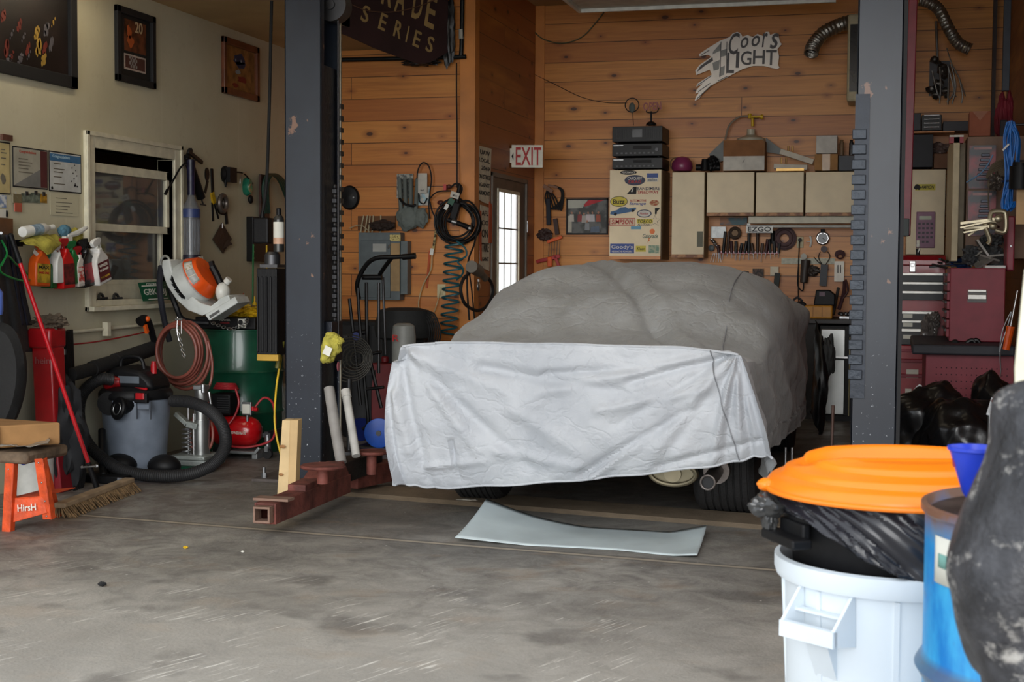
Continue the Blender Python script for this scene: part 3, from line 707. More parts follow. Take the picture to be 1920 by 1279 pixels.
# motor housing on the post
t=T('lift_motor','black ribbed hydraulic motor box fixed to the left lift post','motor',loc=onY(514,665,PL_.m.translation.y+.16))
wm=.20;m=M();h=(665-500)/FPX*9.0;m.bx(-.075,.065,-.1,.12,0,h*.99)
for k in range(5):m.bx(-.07+k*.03,-.058+k*.03,-.112,-.1,.02,h*.9)
t.part('housing',m,BLK,bev=.006,smooth=False);m=M();m.lathe([(0,0),(.05,0),(.05,.08),(.035,.1),(.0,.1)],(-.01,.0,h));m.bx(-.07,.05,-.06,.06,h,h+.02);t.part('pump_head',m,DST)
ob=T('spray_can','black and silver spray can with a white label on the lift motor','spray can',loc=t.m.translation+V((.035,.0,h+.10)))
ob.part('can',M().lathe([(0,0),(.033,0),(.034,.01),(.034,.2),(.03,.22),(.016,.235),(0,.235)]),mat('grey_can',(74,74,72),.35,.6));ob.part('cap',M().lathe([(0,.235),(.016,.235),(.016,.275),(.006,.28),(0,.28)]),BLK)
ob.part('paper_label',M().lathe([(.0345,.05),(.0348,.05),(.0348,.19),(.0345,.19)]),PAP);ob.part('label_band',M().lathe([(.0349,.05),(.0352,.05),(.0352,.09),(.0349,.09)]),mat('orange_white_band',(214,170,140),.5))
# right post
p=onZ(1642,962);t,wz,dp=lift_post(V((-.10,7.35,0)),-1,'dark navy lift post at the right with a column of locking teeth',3.5,.222)
m=M();xl=-wz/2
m.bx(xl-.005,xl+.065,-.012,0,.70,2.22);t.part('lock_rail',m,mat('worn_blue_grey_paint',(46,53,64),.5,.2,bump=.3),smooth=False)
m=M()
for k in range(17):z=2.02-k*.075;m.bx(xl-.016,xl+.052,-.030,.0,z-.024,z+.024)
t.part('lock_teeth',m,mat('worn_teeth',(50,57,66),.45,.4,bump=.4),bev=.003,smooth=False)
m=M();m.bx(-.02,.10,.04,.28,.3,2.7);t.part('carriage',m,BMT,smooth=False)
m=M();m.prism([(xl-.10,.06,.02),(xl,.06,.02),(xl,.06,.34),(xl-.02,.06,.34),(xl-.05,.06,.24)],(0,.02,0));t.part('gusset',m,mat('pale_blue_grey_steel',(120,128,138),.5,.3),smooth=False)
m=M();m.bx(wz/2,wz/2+.018,.0,.03,0,3.3);t.part('edge_strip',m,INK,smooth=False)
# ------------------------------------------------------------------ sheet metal on the floor
def sheet():
 m=M()
 near=[(853,1008),(1000,1024),(1150,1039),(1225,1042),(1307,1041)];far=[(912,935),(1000,967),(1100,988),(1220,1000),(1325,985)]
 N_=cr([at(x,y,6.97-.09*i)for i,(x,y)in enumerate(near)],10);F_=cr([at(x,y,7.56-.09*i)for i,(x,y)in enumerate(far)],10)
 k=len(N_)-1
 def f(u,v):
  i=int(round(u*k));p=N_[i].lerp(F_[i],v);s=math.sin(math.pi*v)
  p.z=max(.004,p.z-.012*s);return p
 m.grid(f,k,12);return m
single(sheet(),'sheet_metal',mat('pale_galvanised_sheet',(216,230,233),.45,.15,var=.1,scale=3),'curled pale sheet of metal lying on the floor behind the car','sheet metal',solid=.0025)
m=M();m.blob((0,0,0),(.07,.03,.012),.5,3,3,3);o=single(m,'crumpled_rag',mat('dirty_rag',(170,164,152),.9),'small crumpled pale rag on the floor beside the left rear tyre','rag');q=onZ(875,943);o.location=q+V((0,0,.0))
# ------------------------------------------------------------------ left wall: pictures and papers
def frame_rect(t,x0,yt,yb,x1):
 """wall rectangle from its left edge (x0, yt..yb) and right edge x1, as local a0,a1,b0,b1"""
 a=t.q(x0,yt);b=t.q(x0,yb);c=t.q(x1,(yt+yb)/2);return a.x,c.x,b.y,a.y
def wallpic(name,label,cat,w,x0,yt,yb,x1,fw,fd,fmat,amat,mw_=0.,mmat=None,group=None,rot=0):
 t=T(name,label,cat,w,px=((x0+x1)/2,yb),group=group)
 a0,a1,b0,b1=frame_rect(t,x0,yt,yb,x1)
 if fw:
  m=M();m.bx(a0,a1,b0,b0+fw,.002,fd);m.bx(a0,a1,b1-fw,b1,.002,fd);m.bx(a0,a0+fw,b0,b1,.002,fd);m.bx(a1-fw,a1,b0,b1,.002,fd)
  t.part('frame',m,fmat,bev=min(.004,fw*.3),smooth=False)
 t.part('picture',M().bx(a0+fw,a1-fw,b0+fw,b1-fw,.002,.006 if fw else .004),amat,smooth=False)
 return t,(a0,a1,b0,b1)
def patch(m,a,b,r,c,sx=1,sy=1,n=10,seed=0):
 rr=random.Random(seed);m.prism([(a+r*sx*math.cos(6.283*i/n)*rr.uniform(.6,1.2),b+r*sy*math.sin(6.283*i/n)*rr.uniform(.6,1.2),c)for i in range(n)],(0,0,.0012))
dkart=mat('dark_painting',(34,22,20),.5,var=.4,scale=3)
t,(a0,a1,b0,b1)=wallpic('painting','large black-framed dark painting at the upper left edge of the cream wall','painting','L',-70,-190,122,137,.075,.03,INK,dkart)
def dots(t,nm,mt,lst,c=.007,par=None):
 m=M()
 for i,(px,py,r,sy)in enumerate(lst):q=t.q(px,py);patch(m,q.x,q.y,r,c,1,sy,seed=i*3+len(nm))
 return t.part(nm,m,mt,smooth=False,par=par)
SC=lambda l:[(x+dx,y+dy,r*k,s)for x,y,r,s in l for dx,dy,k in((0,0,.55),(3,-7,.35),(-3,7,.3))]
dots(t,'yellow_shape',mat('paint_yellow',(176,140,60),.6),SC([(67,62,.045,1.5),(70,90,.05,2.2),(80,112,.04,1.4),(98,42,.02,1.6)]))
dots(t,'red_shape',mat('paint_red',(116,44,34),.6),SC([(34,48,.04,1.5),(50,92,.03,2),(82,90,.03,2),(10,90,.04,2.4),(20,105,.03,1.2),(4,30,.04,1.5)]))
dots(t,'grey_shape',mat('paint_grey',(96,92,98),.6),SC([(20,64,.02,1.4),(42,70,.02,1.5),(36,110,.06,.6),(14,112,.05,.5),(52,104,.015,2),(85,56,.05,1.5),(94,84,.03,2.5)]))
t,(a0,a1,b0,b1)=wallpic('framed_picture','black-framed racing picture with the number 20 above a small plate','picture','L',213,8,150,286,.045,.03,INK,mat('black_mat',(28,28,28),.7))
q0=t.q(231,34);q1=t.q(272,105);m=M().bx(q0.x,q1.x,q1.y,q0.y,.006,.008);t.part('photo',m,mat('orange_brown_photo',(120,66,40),.5,var=.5,scale=14),smooth=False)
q=t.q(258,53);t.text('20',.075,(q.x,q.y,.010),mat('pale_number',(206,180,140),.6))
dots(t,'orange_shape',mat('paint_orange',(196,96,44),.6),[(243,78,.05,.8),(240,60,.03,1.6)],.009)
q0=t.q(231,99);q1=t.q(271,139);m=M().bx(q0.x,q1.x,q1.y,q0.y,.006,.009);pl=t.part('plate',m,mat('plate_border',(196,180,170),.5),smooth=False)
t.part('plate_inset',M().bx(q0.x+.012,q1.x-.012,q1.y+.012,q0.y-.012,.009,.0105),mat('plate_red_brown',(84,50,44),.6),par=pl,smooth=False)
m=M();xs=q0.x+.06;
for i in range(6):
 for j in range(4):
  if(i+j)%2:m.bx(xs+i*.017,xs+i*.017+.017,q1.y+.018+j*.02,q1.y+.038+j*.02,.0105,.0115)
t.part('checker',m,mat('plate_grey',(150,146,142),.6),par=pl,smooth=False)
t,(a0,a1,b0,b1)=wallpic('framed_picture','brown wooden frame holding a small colourful car picture','picture','L',414,67,174,481,.05,.03,mat('red_brown_frame',(118,66,40),.4,var=.2),mat('tan_art',(170,120,66),.6,var=.3,scale=12))
dots(t,'blue_shape',mat('art_blue',(44,56,92),.6),[(447,112,.11,.45),(450,122,.10,.35)])
dots(t,'red_shape',mat('art_red',(132,44,38),.6),[(452,150,.09,.35),(440,160,.06,.3)],.008)
dots(t,'pale_shape',mat('art_pale',(150,160,170),.6),[(444,135,.05,.4),(440,112,.012,1),(450,115,.012,1)],.009)
def paper(label,x0,yt,yb,x1,mt,name='certificate',cat='certificate',border=True,group='papers pinned to the cream wall'):
 t,r=wallpic(name,label,cat,'L',x0,yt,yb,x1,.008 if border else 0,.006,INK,mt,group=group);return t,r
def lines(t,x0,x1,ys,c=.0065,h=.006,mt=INK,nm='writing'):
 m=M()
 for i,y in enumerate(ys):
  a=t.q(x0,y);b=t.q(x0+(x1-x0)*(.6+.4*((i*37)%10)/10),y);m.bx(a.x,b.x,a.y-h/2,a.y+h/2,c,c+.0006)
 return t.part(nm,m,mt,smooth=False)
FNT=mat('faint_ink',(120,114,100),.8)
t,_=paper('aged yellow certificate cut off by the left edge of the photo',-22,262,362,18,mat('yellowed_paper',(206,188,134),.8));lines(t,0,12,(280,286,296,308),mt=FNT);dots(t,'seal',FNT,[(4,335,.03,1)])
t.part('header_clip',M().bx(t.q(0,300).x,t.q(19,300).x,t.q(4,263).y,t.q(4,252).y,.003,.02),mat('brown_clip',(96,60,46),.6),smooth=False)
t,r=paper('grey certificate with a dark red stripe down its right side',22,273,350,88,mat('pale_grey_certificate',(176,172,156),.7));q=t.q(74,300)
t.part('stripe',M().bx(q.x,r[1]-.01,r[2]+.01,r[3]-.01,.006,.0068),mat('dark_red_print',(92,44,44),.7),smooth=False)
m=M();m.prism([(r[0]+.01,r[2]+.01,.006),(q.x,r[2]+.01,.006),(q.x,r[2]+.12,.006)],(0,0,.0008));t.part('grey_wedge',m,mat('grey_print',(130,130,126),.7),smooth=False)
lines(t,33,62,(297,303,309,315,322),mt=FNT);q=t.q(50,286);t.text('Congratulations',.02,(q.x,q.y,.007),mat('pink_ink',(186,96,80),.7),name='heading',width=.17)
t,r=paper('white certificate with a blue header band beside the window',90,282,358,151,mat('cool_white_paper',(206,208,204),.7))
t.part('header',M().bx(r[0]+.01,r[1]-.01,r[3]-.06,r[3]-.015,.006,.0068),mat('blue_print',(64,116,160),.6),smooth=False);q=t.q(113,295)
t.text('Congratulations',.024,(q.x,q.y,.0075),mat('pale_blue_ink',(170,200,216),.7),name='heading',width=.19);lines(t,99,122,(306,316,322,331,344),mt=FNT)
dots(t,'dots',INK,[(131+(i*7)%12,305+i*5,.005,1)for i in range(9)]+[(96,352,.012,1),(139,348,.014,.6),(143,350,.01,.5)])
t,r=paper('faint handwritten note under the blue-header certificate',93,361,403,146,mat('tracing_paper',(204,198,170),.7,var=.02),'note','note',False);lines(t,103,138,(371,379,386,392,398),.0045,.004,FNT)
for(x0,x1,y0,y1,c,lb)in((39,58,362,379,(130,140,124),'small greenish photo pinned under the grey certificate'),(57,74,361,380,(130,60,66),'small red patterned photo between the greenish and the yellow one'),(74,87,363,380,(200,150,50),'small yellow-edged photo nearest the handwritten note')):
 t,r=paper(lb,x0,y0,y1,x1,mat('snap_%d'%c[0],c,.6,var=.4,scale=30),'snapshot','photo',False,'snapshots under the certificates')
 t.part('clip',M().bx((r[0]+r[1])/2-.012,(r[0]+r[1])/2+.012,r[3]-.012,r[3]+.012,.004,.01),DST,smooth=False)
t,r=paper('blue and white card at the left edge above the hanging clothes',-15,364,388,11,mat('blue_white_card',(120,140,176),.6,col2=(214,216,214),scale=30),'card','card',False,'cards at the left edge')
t,r=paper('white card with a small figure, below the blue card at the left edge',-15,391,407,14,PAP,'card','card',False,'cards at the left edge');dots(t,'figure',INK,[(11,401,.012,2)])
t=T('key_tag','red and clear key tags hanging below the grey certificate','key tag','L',px=(29,398))
m=M();q=t.q(26,360);m.tube([(q.x,q.y,.01),(q.x+.005,q.y-.02,.014),(q.x+.01,q.y-.04,.014)],.002);t.part('hook',m,STL)
q0,q1=t.q(20,363),t.q(37,383);t.part('fob',M().bx(q0.x,q1.x,q1.y,q0.y,.01,.016),mat('brown_clear_fob',(122,112,84),.4),bev=.003,smooth=False)
q0,q1=t.q(23,380),t.q(37,398);t.part('tag',M().bx(q0.x,q1.x,q1.y,q0.y,.012,.017),mat('salmon_tag',(190,96,74),.5),bev=.003,smooth=False)
# ------------------------------------------------------------------ spray bottles hooked on a bar
t=T('bottle_rail','black rail on the cream wall that the spray bottles hang from','rail','L',px=(36,456))
q0=t.q(38,456,.08);q1=t.q(168,460,.08)
m=M();m.cyl(q0,q1,.011);t.part('bar',m,BMT)
for q in(q0,q1):t.part('bracket',M().bx(q.x-.012,q.x+.012,q.y-.02,q.y+.02,.0,.09),BMT,smooth=False)
def spray(x0,x1,yt,yb,body,head,label,tilt=0,lab=None,depth=.03,txt=None,c=.13,square=False):
 t=T('spray_bottle',label,'spray bottle','L',px=((x0+x1)/2,yb),c=c,group='spray bottles hung on the rail')
 a=t.q(x0,yb,c);b=t.q(x1,yb,c);top=t.q((x0+x1)/2,yt,c);w_=min(.15,(b-a).length*.92);h=top.y-(a.y+b.y)/2;y0=0
 sl=V((math.sin(tilt),math.cos(tilt),0));rt=V((sl.y,-sl.x,0))
 def pt(x,y):return rt*x+sl*y
 pr=[(-w_/2,0),(w_/2,0),(w_/2,h*.45),(w_*.42,h*.6),(w_*.13,h*.74),(w_*.13,h*.80),(-w_*.15,h*.80),(-w_*.15,h*.72),(-w_*.40,h*.62),(-w_/2,h*.5)]
 m=M();m.prism([pt(x,y)+V((0,0,-depth))for x,y in pr],(0,0,depth*2));t.part('bottle',m,body,bev=.012)
 m=M();m.cyl(pt(0,h*.78),pt(0,h*.85),.016)
 m.prism([pt(x,y)+V((0,0,-.013))for x,y in((-.035,h*.84),(.03,h*.84),(.055,h*.93),(.05,h),(-.02,h),(-.05,h*.95))],(0,0,.026));hd=t.part('spray_head',m,head,bev=.004)
 m=M();m.tube([pt(.035,h*.9),pt(.05,h*.82),pt(.048,h*.74)],.006);t.part('trigger',m,head,par=hd)
 if lab:
  m=M();l0,l1=(.08,.5)
  m.prism([pt(x,y)+V((0,0,depth+.0005))for x,y in((-w_*.44,h*l0),(w_*.44,h*l0),(w_*.44,h*l1),(-w_*.44,h*l1))],(0,0,.001));t.part('paper_label',m,lab,smooth=False)
 if txt:
  for i,(s_,hh,yy,mt)in enumerate(txt):p=pt(0,h*yy);t.text(s_,hh,(p.x,p.y,depth+.002),mt,width=w_*.7,ang=-tilt,name='lettering')
 return t
ylab=mat('yellow_label',(214,176,50),.6,var=.4,scale=20)
spray(50,97,452,537,mat('orange_bottle',(238,98,28),.35),mat('orange_head',(236,110,40),.4),'orange spray bottle with a yellow label, leftmost on the rail',.05,ylab,.03,[('MAX',.02,.42,INK),('HAND CARE',.014,.30,INKR)])
spray(86,98,470,541,mat('dark_green_bottle',(22,96,44),.35),GRN,'dark green bottle tucked behind the orange spray bottle',0,None,.04,c=.10)
spray(96,110,458,531,WHT,WHT,'plain white bottle between the orange and the red spray bottle',0,None,.04)
t0=spray(108,133,447,541,mat('red_bottle',(206,24,24),.3),RED,'red spray bottle with a red spray head and silver collar',-.06,mat('dark_red_label',(120,30,30),.5,var=.5,scale=25),.04)
spray(127,147,452,533,mat('green_bottle',(20,118,56),.3),GRN,'bright green bottle just right of the red spray bottle',-.12,None,.03)
spray(138,155,462,537,mat('white_red_bottle',(222,214,204),.35),RED,'slim white bottle with red print beside the black one',-.1,mat('red_white_label',(190,60,50),.6,col2=(230,220,210),scale=30),.035)
spray(149,174,448,537,mat('black_bottle',(20,20,22),.25),BLK,'black spray bottle with a red and black label',-.15,mat('black_red_label',(150,30,40),.5,col2=(20,20,22),scale=12),.04)
spray(172,208,446,531,mat('white_bottle',(222,220,214),.35),WHT,'white spray bottle with a dark red label, rightmost and tilted',-.26,mat('maroon_label',(96,24,34),.5),.035,[('WHEEL',.018,.42,PAP),('CLEANER',.014,.32,PAP),('TIRE CARE',.012,.16,ylab)],c=.17)
t=T('squeeze_bottle','white squeeze bottle lying on its side on the rail','bottle','L',px=(72,446),c=.10)
a=t.q(42,435,.10);b=t.q(92,427,.10);d=(b-a);m=M();m.lathe([(0,0),(.03,0),(.033,.01),(.033,d.length*.8),(.022,d.length*.9),(.013,d.length),(0,d.length)],a,d,20);t.part('bottle',m,WHT)
m=M();m.lathe([(.0335,d.length*.3),(.0338,d.length*.3),(.0338,d.length*.65),(.0335,d.length*.65)],a,d,20);t.part('paper_label',m,mat('pale_blue_label',(150,176,196),.6,var=.3,scale=30));m=M();m.lathe([(0,d.length),(.015,d.length),(.018,d.length+.04),(0,d.length+.045)],a,d,16);t.part('cap',m,WHT)
def slab(name,label,cat,w,x0,x1,y0,y1,c,dep,mt,amp=.25,fr=3,seed=1,group=None):
 t=T(name,label,cat,w,px=((x0+x1)/2,y1),c=c,group=group)
 a=t.q(x0,y1,c);b=t.q(x1,y0,c);m=M();m.blob((0,(b.y-a.y)/2,0),((b.x-a.x)/2,(b.y-a.y)/2,dep),amp,fr,seed);return t,m,mt
t=T('cleaning_cloth','yellow-green cloth draped over the bottle rail','cloth','L',px=(85,478),c=.14)
P=[[t.q(x,y,c_)for x,y,c_ in row]for row in(((38,452,.10),(48,456,.16),(60,460,.17)),((60,443,.09),(72,458,.17),(84,476,.19)),((82,441,.08),(92,452,.17),(88,478,.2)),((104,440,.09),(106,458,.17),(98,474,.18)),((118,448,.09),(114,458,.15),(108,462,.16)))]
def surf(P):
 rows=[cr(r,6)for r in P];cols=[cr([r[i]for r in rows],6)for i in range(len(rows[0]))]
 def f(u,v):j=int(round(v*(len(cols)-1)));i=int(round(u*(len(cols[0])-1)));p=cols[j][i].copy();n_=.012*noise.noise(p*18);return p+V((n_,n_,n_))
 return f,len(cols[0])-1,len(cols)-1
f,nu,nv=surf(P);t.part('cloth',M().grid(f,nu,nv),YRAG,solid=.004)
q=t.q(84,475,.2);t.part('care_tag',M().box((q.x,q.y,.0),(.05,.025,.002),Matrix.Rotation(-.5,3,'Z')),PAP,smooth=False)
t=T('cleaning_cloth','small yellow-green cloth under the brush behind the red bottle','cloth','L',px=(140,450),c=.09);m=M();m.blob((0,.02,0),(.08,.05,.03),.3,3,4);t.part('cloth',m,YRAG)
t=T('sponge','blue scouring sponge on top of the rail','sponge','L',px=(121,444),c=.1);m=M();m.blob((0,.035,0),(.06,.04,.03),.12,3,2);t.part('sponge',m,mat('blue_sponge',(86,130,150),.9,bump=.6,bscale=60))
t=T('scrub_brush','white long-handled scrub brush beside the blue sponge','brush','L',px=(130,445),c=.12);a=t.q(126,442,.12);b=t.q(161,427,.12)
m=M();m.tube([a,a.lerp(b,.5)+V((0,-.01,0)),b],lambda u:.012+.006*math.sin(u*3.1));m.ell(b,(.02,.012,.012));t.part('handle',m,WHT);m=M();m.box(a+V((0,-.02,0)),(.07,.03,.03));t.part('bristles',m,PAP)
# ------------------------------------------------------------------ window sill things
t=T('shackle_pair','two small dark steel fittings lying on the window sill','fitting','L',px=(205,563),c=-.03)
for px in(190,218):q=t.q(px,559,-.03);m=M();m.ring(q,.028,.009,(0,.2,1));m.cyl(q+V((-.04,-.005,0)),q+V((.04,.0,.02)),.008);t.part('fitting',m,DST)
t=T('license_plate','green and white license plate leaning on the window sill','license plate','L',px=(288,566),c=.05,)
a,b,c_,d_=t.q(258,530,.03),t.q(312,527,.05),t.q(319,562,.06),t.q(268,565,.05)
lpg=mat('plate_green',(22,92,62),.4)
m=M();m.prism([d_,c_,b,a],(0,0,.002));t.part('plate',m,lpg,smooth=False)
ce=(a+b+c_+d_)/4;X=((b-a)+(c_-d_)).normalized();Y=((a-d_)+(b-c_));Y=Y.normalized();Z=X.cross(Y).normalized()
mx=Matrix((X,Y,Z)).transposed().to_4x4();Wp=(b-a).length;Hp=(a-d_).length
text('GBK 53J',Hp*.42,ce+Z*.004+Y*-.01,PAP,t.o,'lettering',Wp*.78,mtx=mx);text('COLORADO',Hp*.12,ce+Z*.004+Y*Hp*.38,PAP,t.o,'heading',Wp*.5,mtx=mx)
m=M();
for s in(.30,-.42):
 p0=ce+Y*Hp*s-X*Wp*.42+Z*.0035;p1=ce+Y*Hp*s+X*Wp*.42+Z*.0035;m.bar(p0,p1,.008,.001,Z)
t.part('border',m,PAP,smooth=False)
# ------------------------------------------------------------------ tools on the left wall
t=T('grease_gun','black lever grease gun with a thin spout, hung right of the window','grease gun','L',px=(362,345),c=.05)
Q=lambda x,y,c_=.05:t.q(x,y,c_)
m=M();m.cyl(Q(354,303),Q(377,371),.033,n=22);m.cyl(Q(350,292),Q(355,306),.024);t.part('barrel',m,BLK)
m=M();m.bar(Q(352,284,.07),Q(379,305,.07),.03,.02,(0,0,1));m.bar(Q(349,300),Q(358,280),.03,.03,(0,0,1));t.part('lever',m,BMT,bev=.004)
m=M();m.tube([Q(352,302),Q(338,315),Q(325,338),Q(311,362)],.007);m.cyl(Q(314,356),Q(310,364),.011);t.part('spout',m,BMT)
m=M();m.cyl(Q(377,371),Q(381,383),.006);m.cyl(Q(376,383),Q(386,385),.006);t.part('plunger_handle',m,DST)
m=M();q=Q(355,304);m.ring(q,.032,.008,Q(377,371)-Q(354,303));t.part('collar',m,STL)
t=T('display_bottle','tall fluted clear display bottle with a dark blue neck and base label','bottle','L',px=(359,492),c=.07)
H=lambda y:t.q(359,y,.07).y
m=M();prof=[(0,0),(.060,0),(.066,.01),(.066,H(478)),(.063,H(474)),(.063,H(410)),(.066,H(402)),(.064,H(390)),(.03,H(374)),(.024,H(366)),(.024,H(330)),(.03,H(300)),(.0,H(298))]
m.lathe(prof,(0,0,0),(0,1,0),28)
t.part('bottle',m,mat('smoky_clear_plastic',(150,154,160),.12,trans=.55,alpha=.75))
m=M();
for k in range(14):a_=k*6.283/14;m.cyl((.062*math.cos(a_),H(472),.062*math.sin(a_)),(.062*math.cos(a_),H(412),.062*math.sin(a_)),.004,n=6)
t.part('fluting',m,mat('pale_clear_rib',(168,172,178),.2,trans=.4,alpha=.7))
t.part('neck_sleeve',M().lathe([(.026,H(366)),(.027,H(366)),(.028,H(330)),(.033,H(300)),(.03,H(300))],(0,0,0),(0,1,0),24),mat('dark_blue_sleeve',(34,32,62),.4,var=.4,scale=20))
t.part('base_label',M().lathe([(.067,.0),(.0685,.0),(.0685,H(478)),(.067,H(478))],(0,0,0),(0,1,0),28),mat('navy_label',(26,26,46),.4));t.text('ZIMA',.03,(0.01,H(484),.0695),PAP,width=.085)
t.part('blue_patch',M().lathe([(.0665,H(408)),(.067,H(408)),(.067,H(394)),(.0655,H(392))],(0,0,0),(0,1,0),28),mat('blue_patch',(50,64,112),.4))
def wt(name,label,cat,px,py,c=.03,group=None):return T(name,label,cat,'L',px=(px,py),c=c,group=group)
t=wt('cleaning_scraper','black long-handled tool with a yellow sleeve hanging right of the grease gun','scraper',398,417)
m=M();m.bar(t.q(396,316),t.q(398,362),.035,.02,(0,0,1));m.bar(t.q(397,380),t.q(399,415),.022,.018,(0,0,1));m.bar(t.q(401,382),t.q(409,410),.016,.018,(0,0,1));t.part('handle',m,BLK,bev=.004)
m=M();m.bar(t.q(396,361),t.q(400,382),.05,.03,(0,0,1));t.part('sleeve',m,YEL,bev=.004);m=M();m.lathe([(0,-.01),(.05,-.01),(.05,.01),(0,.01)],t.q(387,327),(0,0,1),24,.6);m.bar(t.q(389,338),t.q(384,362),.03,.01,(0,0,1));t.part('blade',m,BMT)
t=wt('horn','round black horn hanging on the cream wall','horn',421,352);m=M();m.lathe([(0,0),(.055,0),(.06,.02),(.04,.04),(0,.045)],t.q(419,327,.0),(0,0,1),28,.9,1.1);m.bx(t.q(416,330).x,t.q(429,330).x,t.q(420,342).y,t.q(420,314).y,0,.04);m.cyl(t.q(423,338,.03),t.q(423,351,.03),.014,.006);t.part('body',m,BLK)
t=wt('belt_sander','grey metal reel tool with a black handle hanging above the diamond plate','reel',418,425)
m=M();m.ring(t.q(418,381,.04),.06,.018,(0,0,1));m.lathe([(0,0),(.05,0),(.04,.03),(0,.035)],t.q(418,381,.0),(0,0,1));t.part('reel',m,mat('grey_brown_metal',(112,104,98),.4,.5));m=M();m.bar(t.q(422,393),t.q(424,420),.03,.022,(0,0,1));m.tube([t.q(406,382),t.q(410,398),t.q(420,402)],.008);t.part('handle',m,BLK)
t=wt('diamond_plate','diamond-shaped steel plate hanging by one corner on the cream wall','plate',416,475,.02)
m=M();m.prism([t.q(415,418,.01),t.q(433,448,.03),t.q(417,475,.01),t.q(398,449,.01)],(0,0,.008));m.prism([t.q(425,448,.02),t.q(435,458,.05),t.q(418,466,.02)],(0,0,.006));t.part('plate',m,mat('brown_grey_steel',(92,78,70),.45,.6,bump=.4),smooth=False);m=M();m.cyl(t.q(417,419,.03),t.q(417,428,.03),.005);t.part('hook',m,CHR)
t=wt('pressure_gauge','round green bulb gauge with a curved black lead','gauge',463,385)
m=M();m.lathe([(0,0),(.05,0),(.055,.02),(.045,.05),(0,.06)],t.q(459,350,0),(0,0,1),28,.9,1.35);t.part('dial',m,mat('green_glass_dial',(36,122,96),.2));m=M();m.lathe([(0,0),(.03,0),(.03,.012),(0,.012)],t.q(468,353,.045),(0,0,1),20,1,1.2);t.part('sticker',m,mat('beige_red_sticker',(190,150,120),.6,col2=(120,160,110),scale=40))
m=M();m.tube([t.q(434,324,.01),t.q(448,323,.03),t.q(460,328,.04),t.q(474,345,.04)],.006);m.ell(t.q(470,374,.03),(.03,.035,.02));t.part('lead',m,BLK);m=M();m.tube([t.q(450,345,.05),t.q(452,330,.05),t.q(462,322,.05)],.004);t.part('wire_bail',m,CHR)
t=wt('hose_rack','dark green hose looped over a black wall board behind the lift post','hose',505,420)
m=M();m.bx(t.q(479,400).x,t.q(495,400).x,t.q(480,408).y,t.q(480,327).y,0,.02);t.part('board',m,mat('dark_green_board',(24,40,34),.5,col2=(70,40,34),mixp=.6),smooth=False)
m=M()
for k in range(4):dx=k*3;m.tube([t.q(496+dx,400,.05),t.q(493+dx,350,.06),t.q(502+dx,328,.07),t.q(520+dx,335,.07),t.q(534+dx,365,.06),t.q(545,400,.05)],.011)
t.part('hose',m,mat('green_hose',(28,62,50),.5))
t=wt('wall_box','flat black metal box on the cream wall behind the hanging control','box',485,490,.0)
a=t.q(462,490);b=t.q(509,410);m=M();m.bx(a.x,b.x,a.y,b.y,0,.06);t.part('box',m,BMT,bev=.004,smooth=False);m=M()
for k in range(7):m.cyl((a.x+.012,a.y+(b.y-a.y)*(k+.5)/7,.06),(a.x+.012,a.y+(b.y-a.y)*(k+.5)/7,.063),.006)
t.part('rivet',m,STL)
t=wt('trickle_stick','green plastic stick standing on the green drum against the black box','stick',471,560,.14);m=M();m.cyl(t.q(475,458,.14),V((t.q(470,560,.14).x,-t.m.translation.z,0)),.007);t.part('stick',m,GRN)
t=wt('dip_stick','yellow plastic stick standing behind the lift motor','stick',499,516,.14);m=M();m.cyl(t.q(500,460,.14),V((t.q(500,520,.14).x,-t.m.translation.z,0)),.007);t.part('stick',m,YEL)
# hanging control with its cable
t=T('pendant_control','black control box hanging on a long black cable from the ceiling','control box',loc=at(492,457,9.9))
m=M();m.bx(-.055,.06,-.04,.04,0,.18);t.part('box',m,BLK,bev=.012,smooth=False);m=M();m.cyl((.0,0,.18),(.002,0,.225),.02,.012);t.part('gland',m,BLK)
m=M();m.tube([(0,0,.2),t.l(at(500,340,9.9)),t.l(at(505,200,9.9)),t.l(at(508,60,9.9)),t.l(at(511,-60,9.9)),t.l(V((at(511,-60,9.9).x,at(511,-60,9.9).y,H1)))],.012);t.part('cable',m,RUB)
# conduit and red cord along the wall
t=T('conduit','painted conduit running along the lower cream wall','pipe','L',px=(130,624),c=.02);m=M();m.cyl(t.q(126,624,.02),t.q(440,592,.02),.012);t.part('pipe',m,WPNT);m=M();q=t.q(195,617,.02);m.bx(q.x-.02,q.x+.02,q.y-.045,q.y+.045,0,.04);t.part('clamp',m,WPNT)
t=T('cord','thin red cord stretched along the wall below the conduit','cord','L',px=(133,646),c=.04);m=M();m.tube([t.q(133,646,.04),t.q(180,641,.04),t.q(240,630,.04),t.q(290,619,.04)],.005);t.part('cord',m,RED)
# ------------------------------------------------------------------ left floor: stool, broom, vacuum and the rest
# orange step stool
t=T('step_stool','orange metal step stool with a worn wooden top at the left edge','stool',loc=at(30,990,7.35));t.o.location.z=0;t.m.translation.z=0;t.inv=t.m.inverted()
orp=mat('chipped_orange_paint',(226,84,34),.5,var=.2,scale=18,bump=.3)
q0,q1=t.a(-60,842),t.a(84,842);h=t.a(40,862).z
m=M();m.bx(q0.x,q1.x,-.16,.22,h,h+.06);t.part('top',m,mat('weathered_grey_wood',(120,100,80),.8,var=.3,scale=12,bump=.5),bev=.018)
def leg(t,top,bot,w_=.045):
 m=M();a,b=V(top),V(bot);m.bar(a,b,w_,.006,(0,1,0));m.bar(a+V((w_/2,.02,0)),b+V((w_/2,.02,0)),.005,.04,(0,1,0));return t.part('leg',m,orp,bev=.002,smooth=False)
leg(t,t.a(72,860,-.12),t.a(88,974,-.1));leg(t,t.a(18,862,-.14),t.a(11,998,-.16));
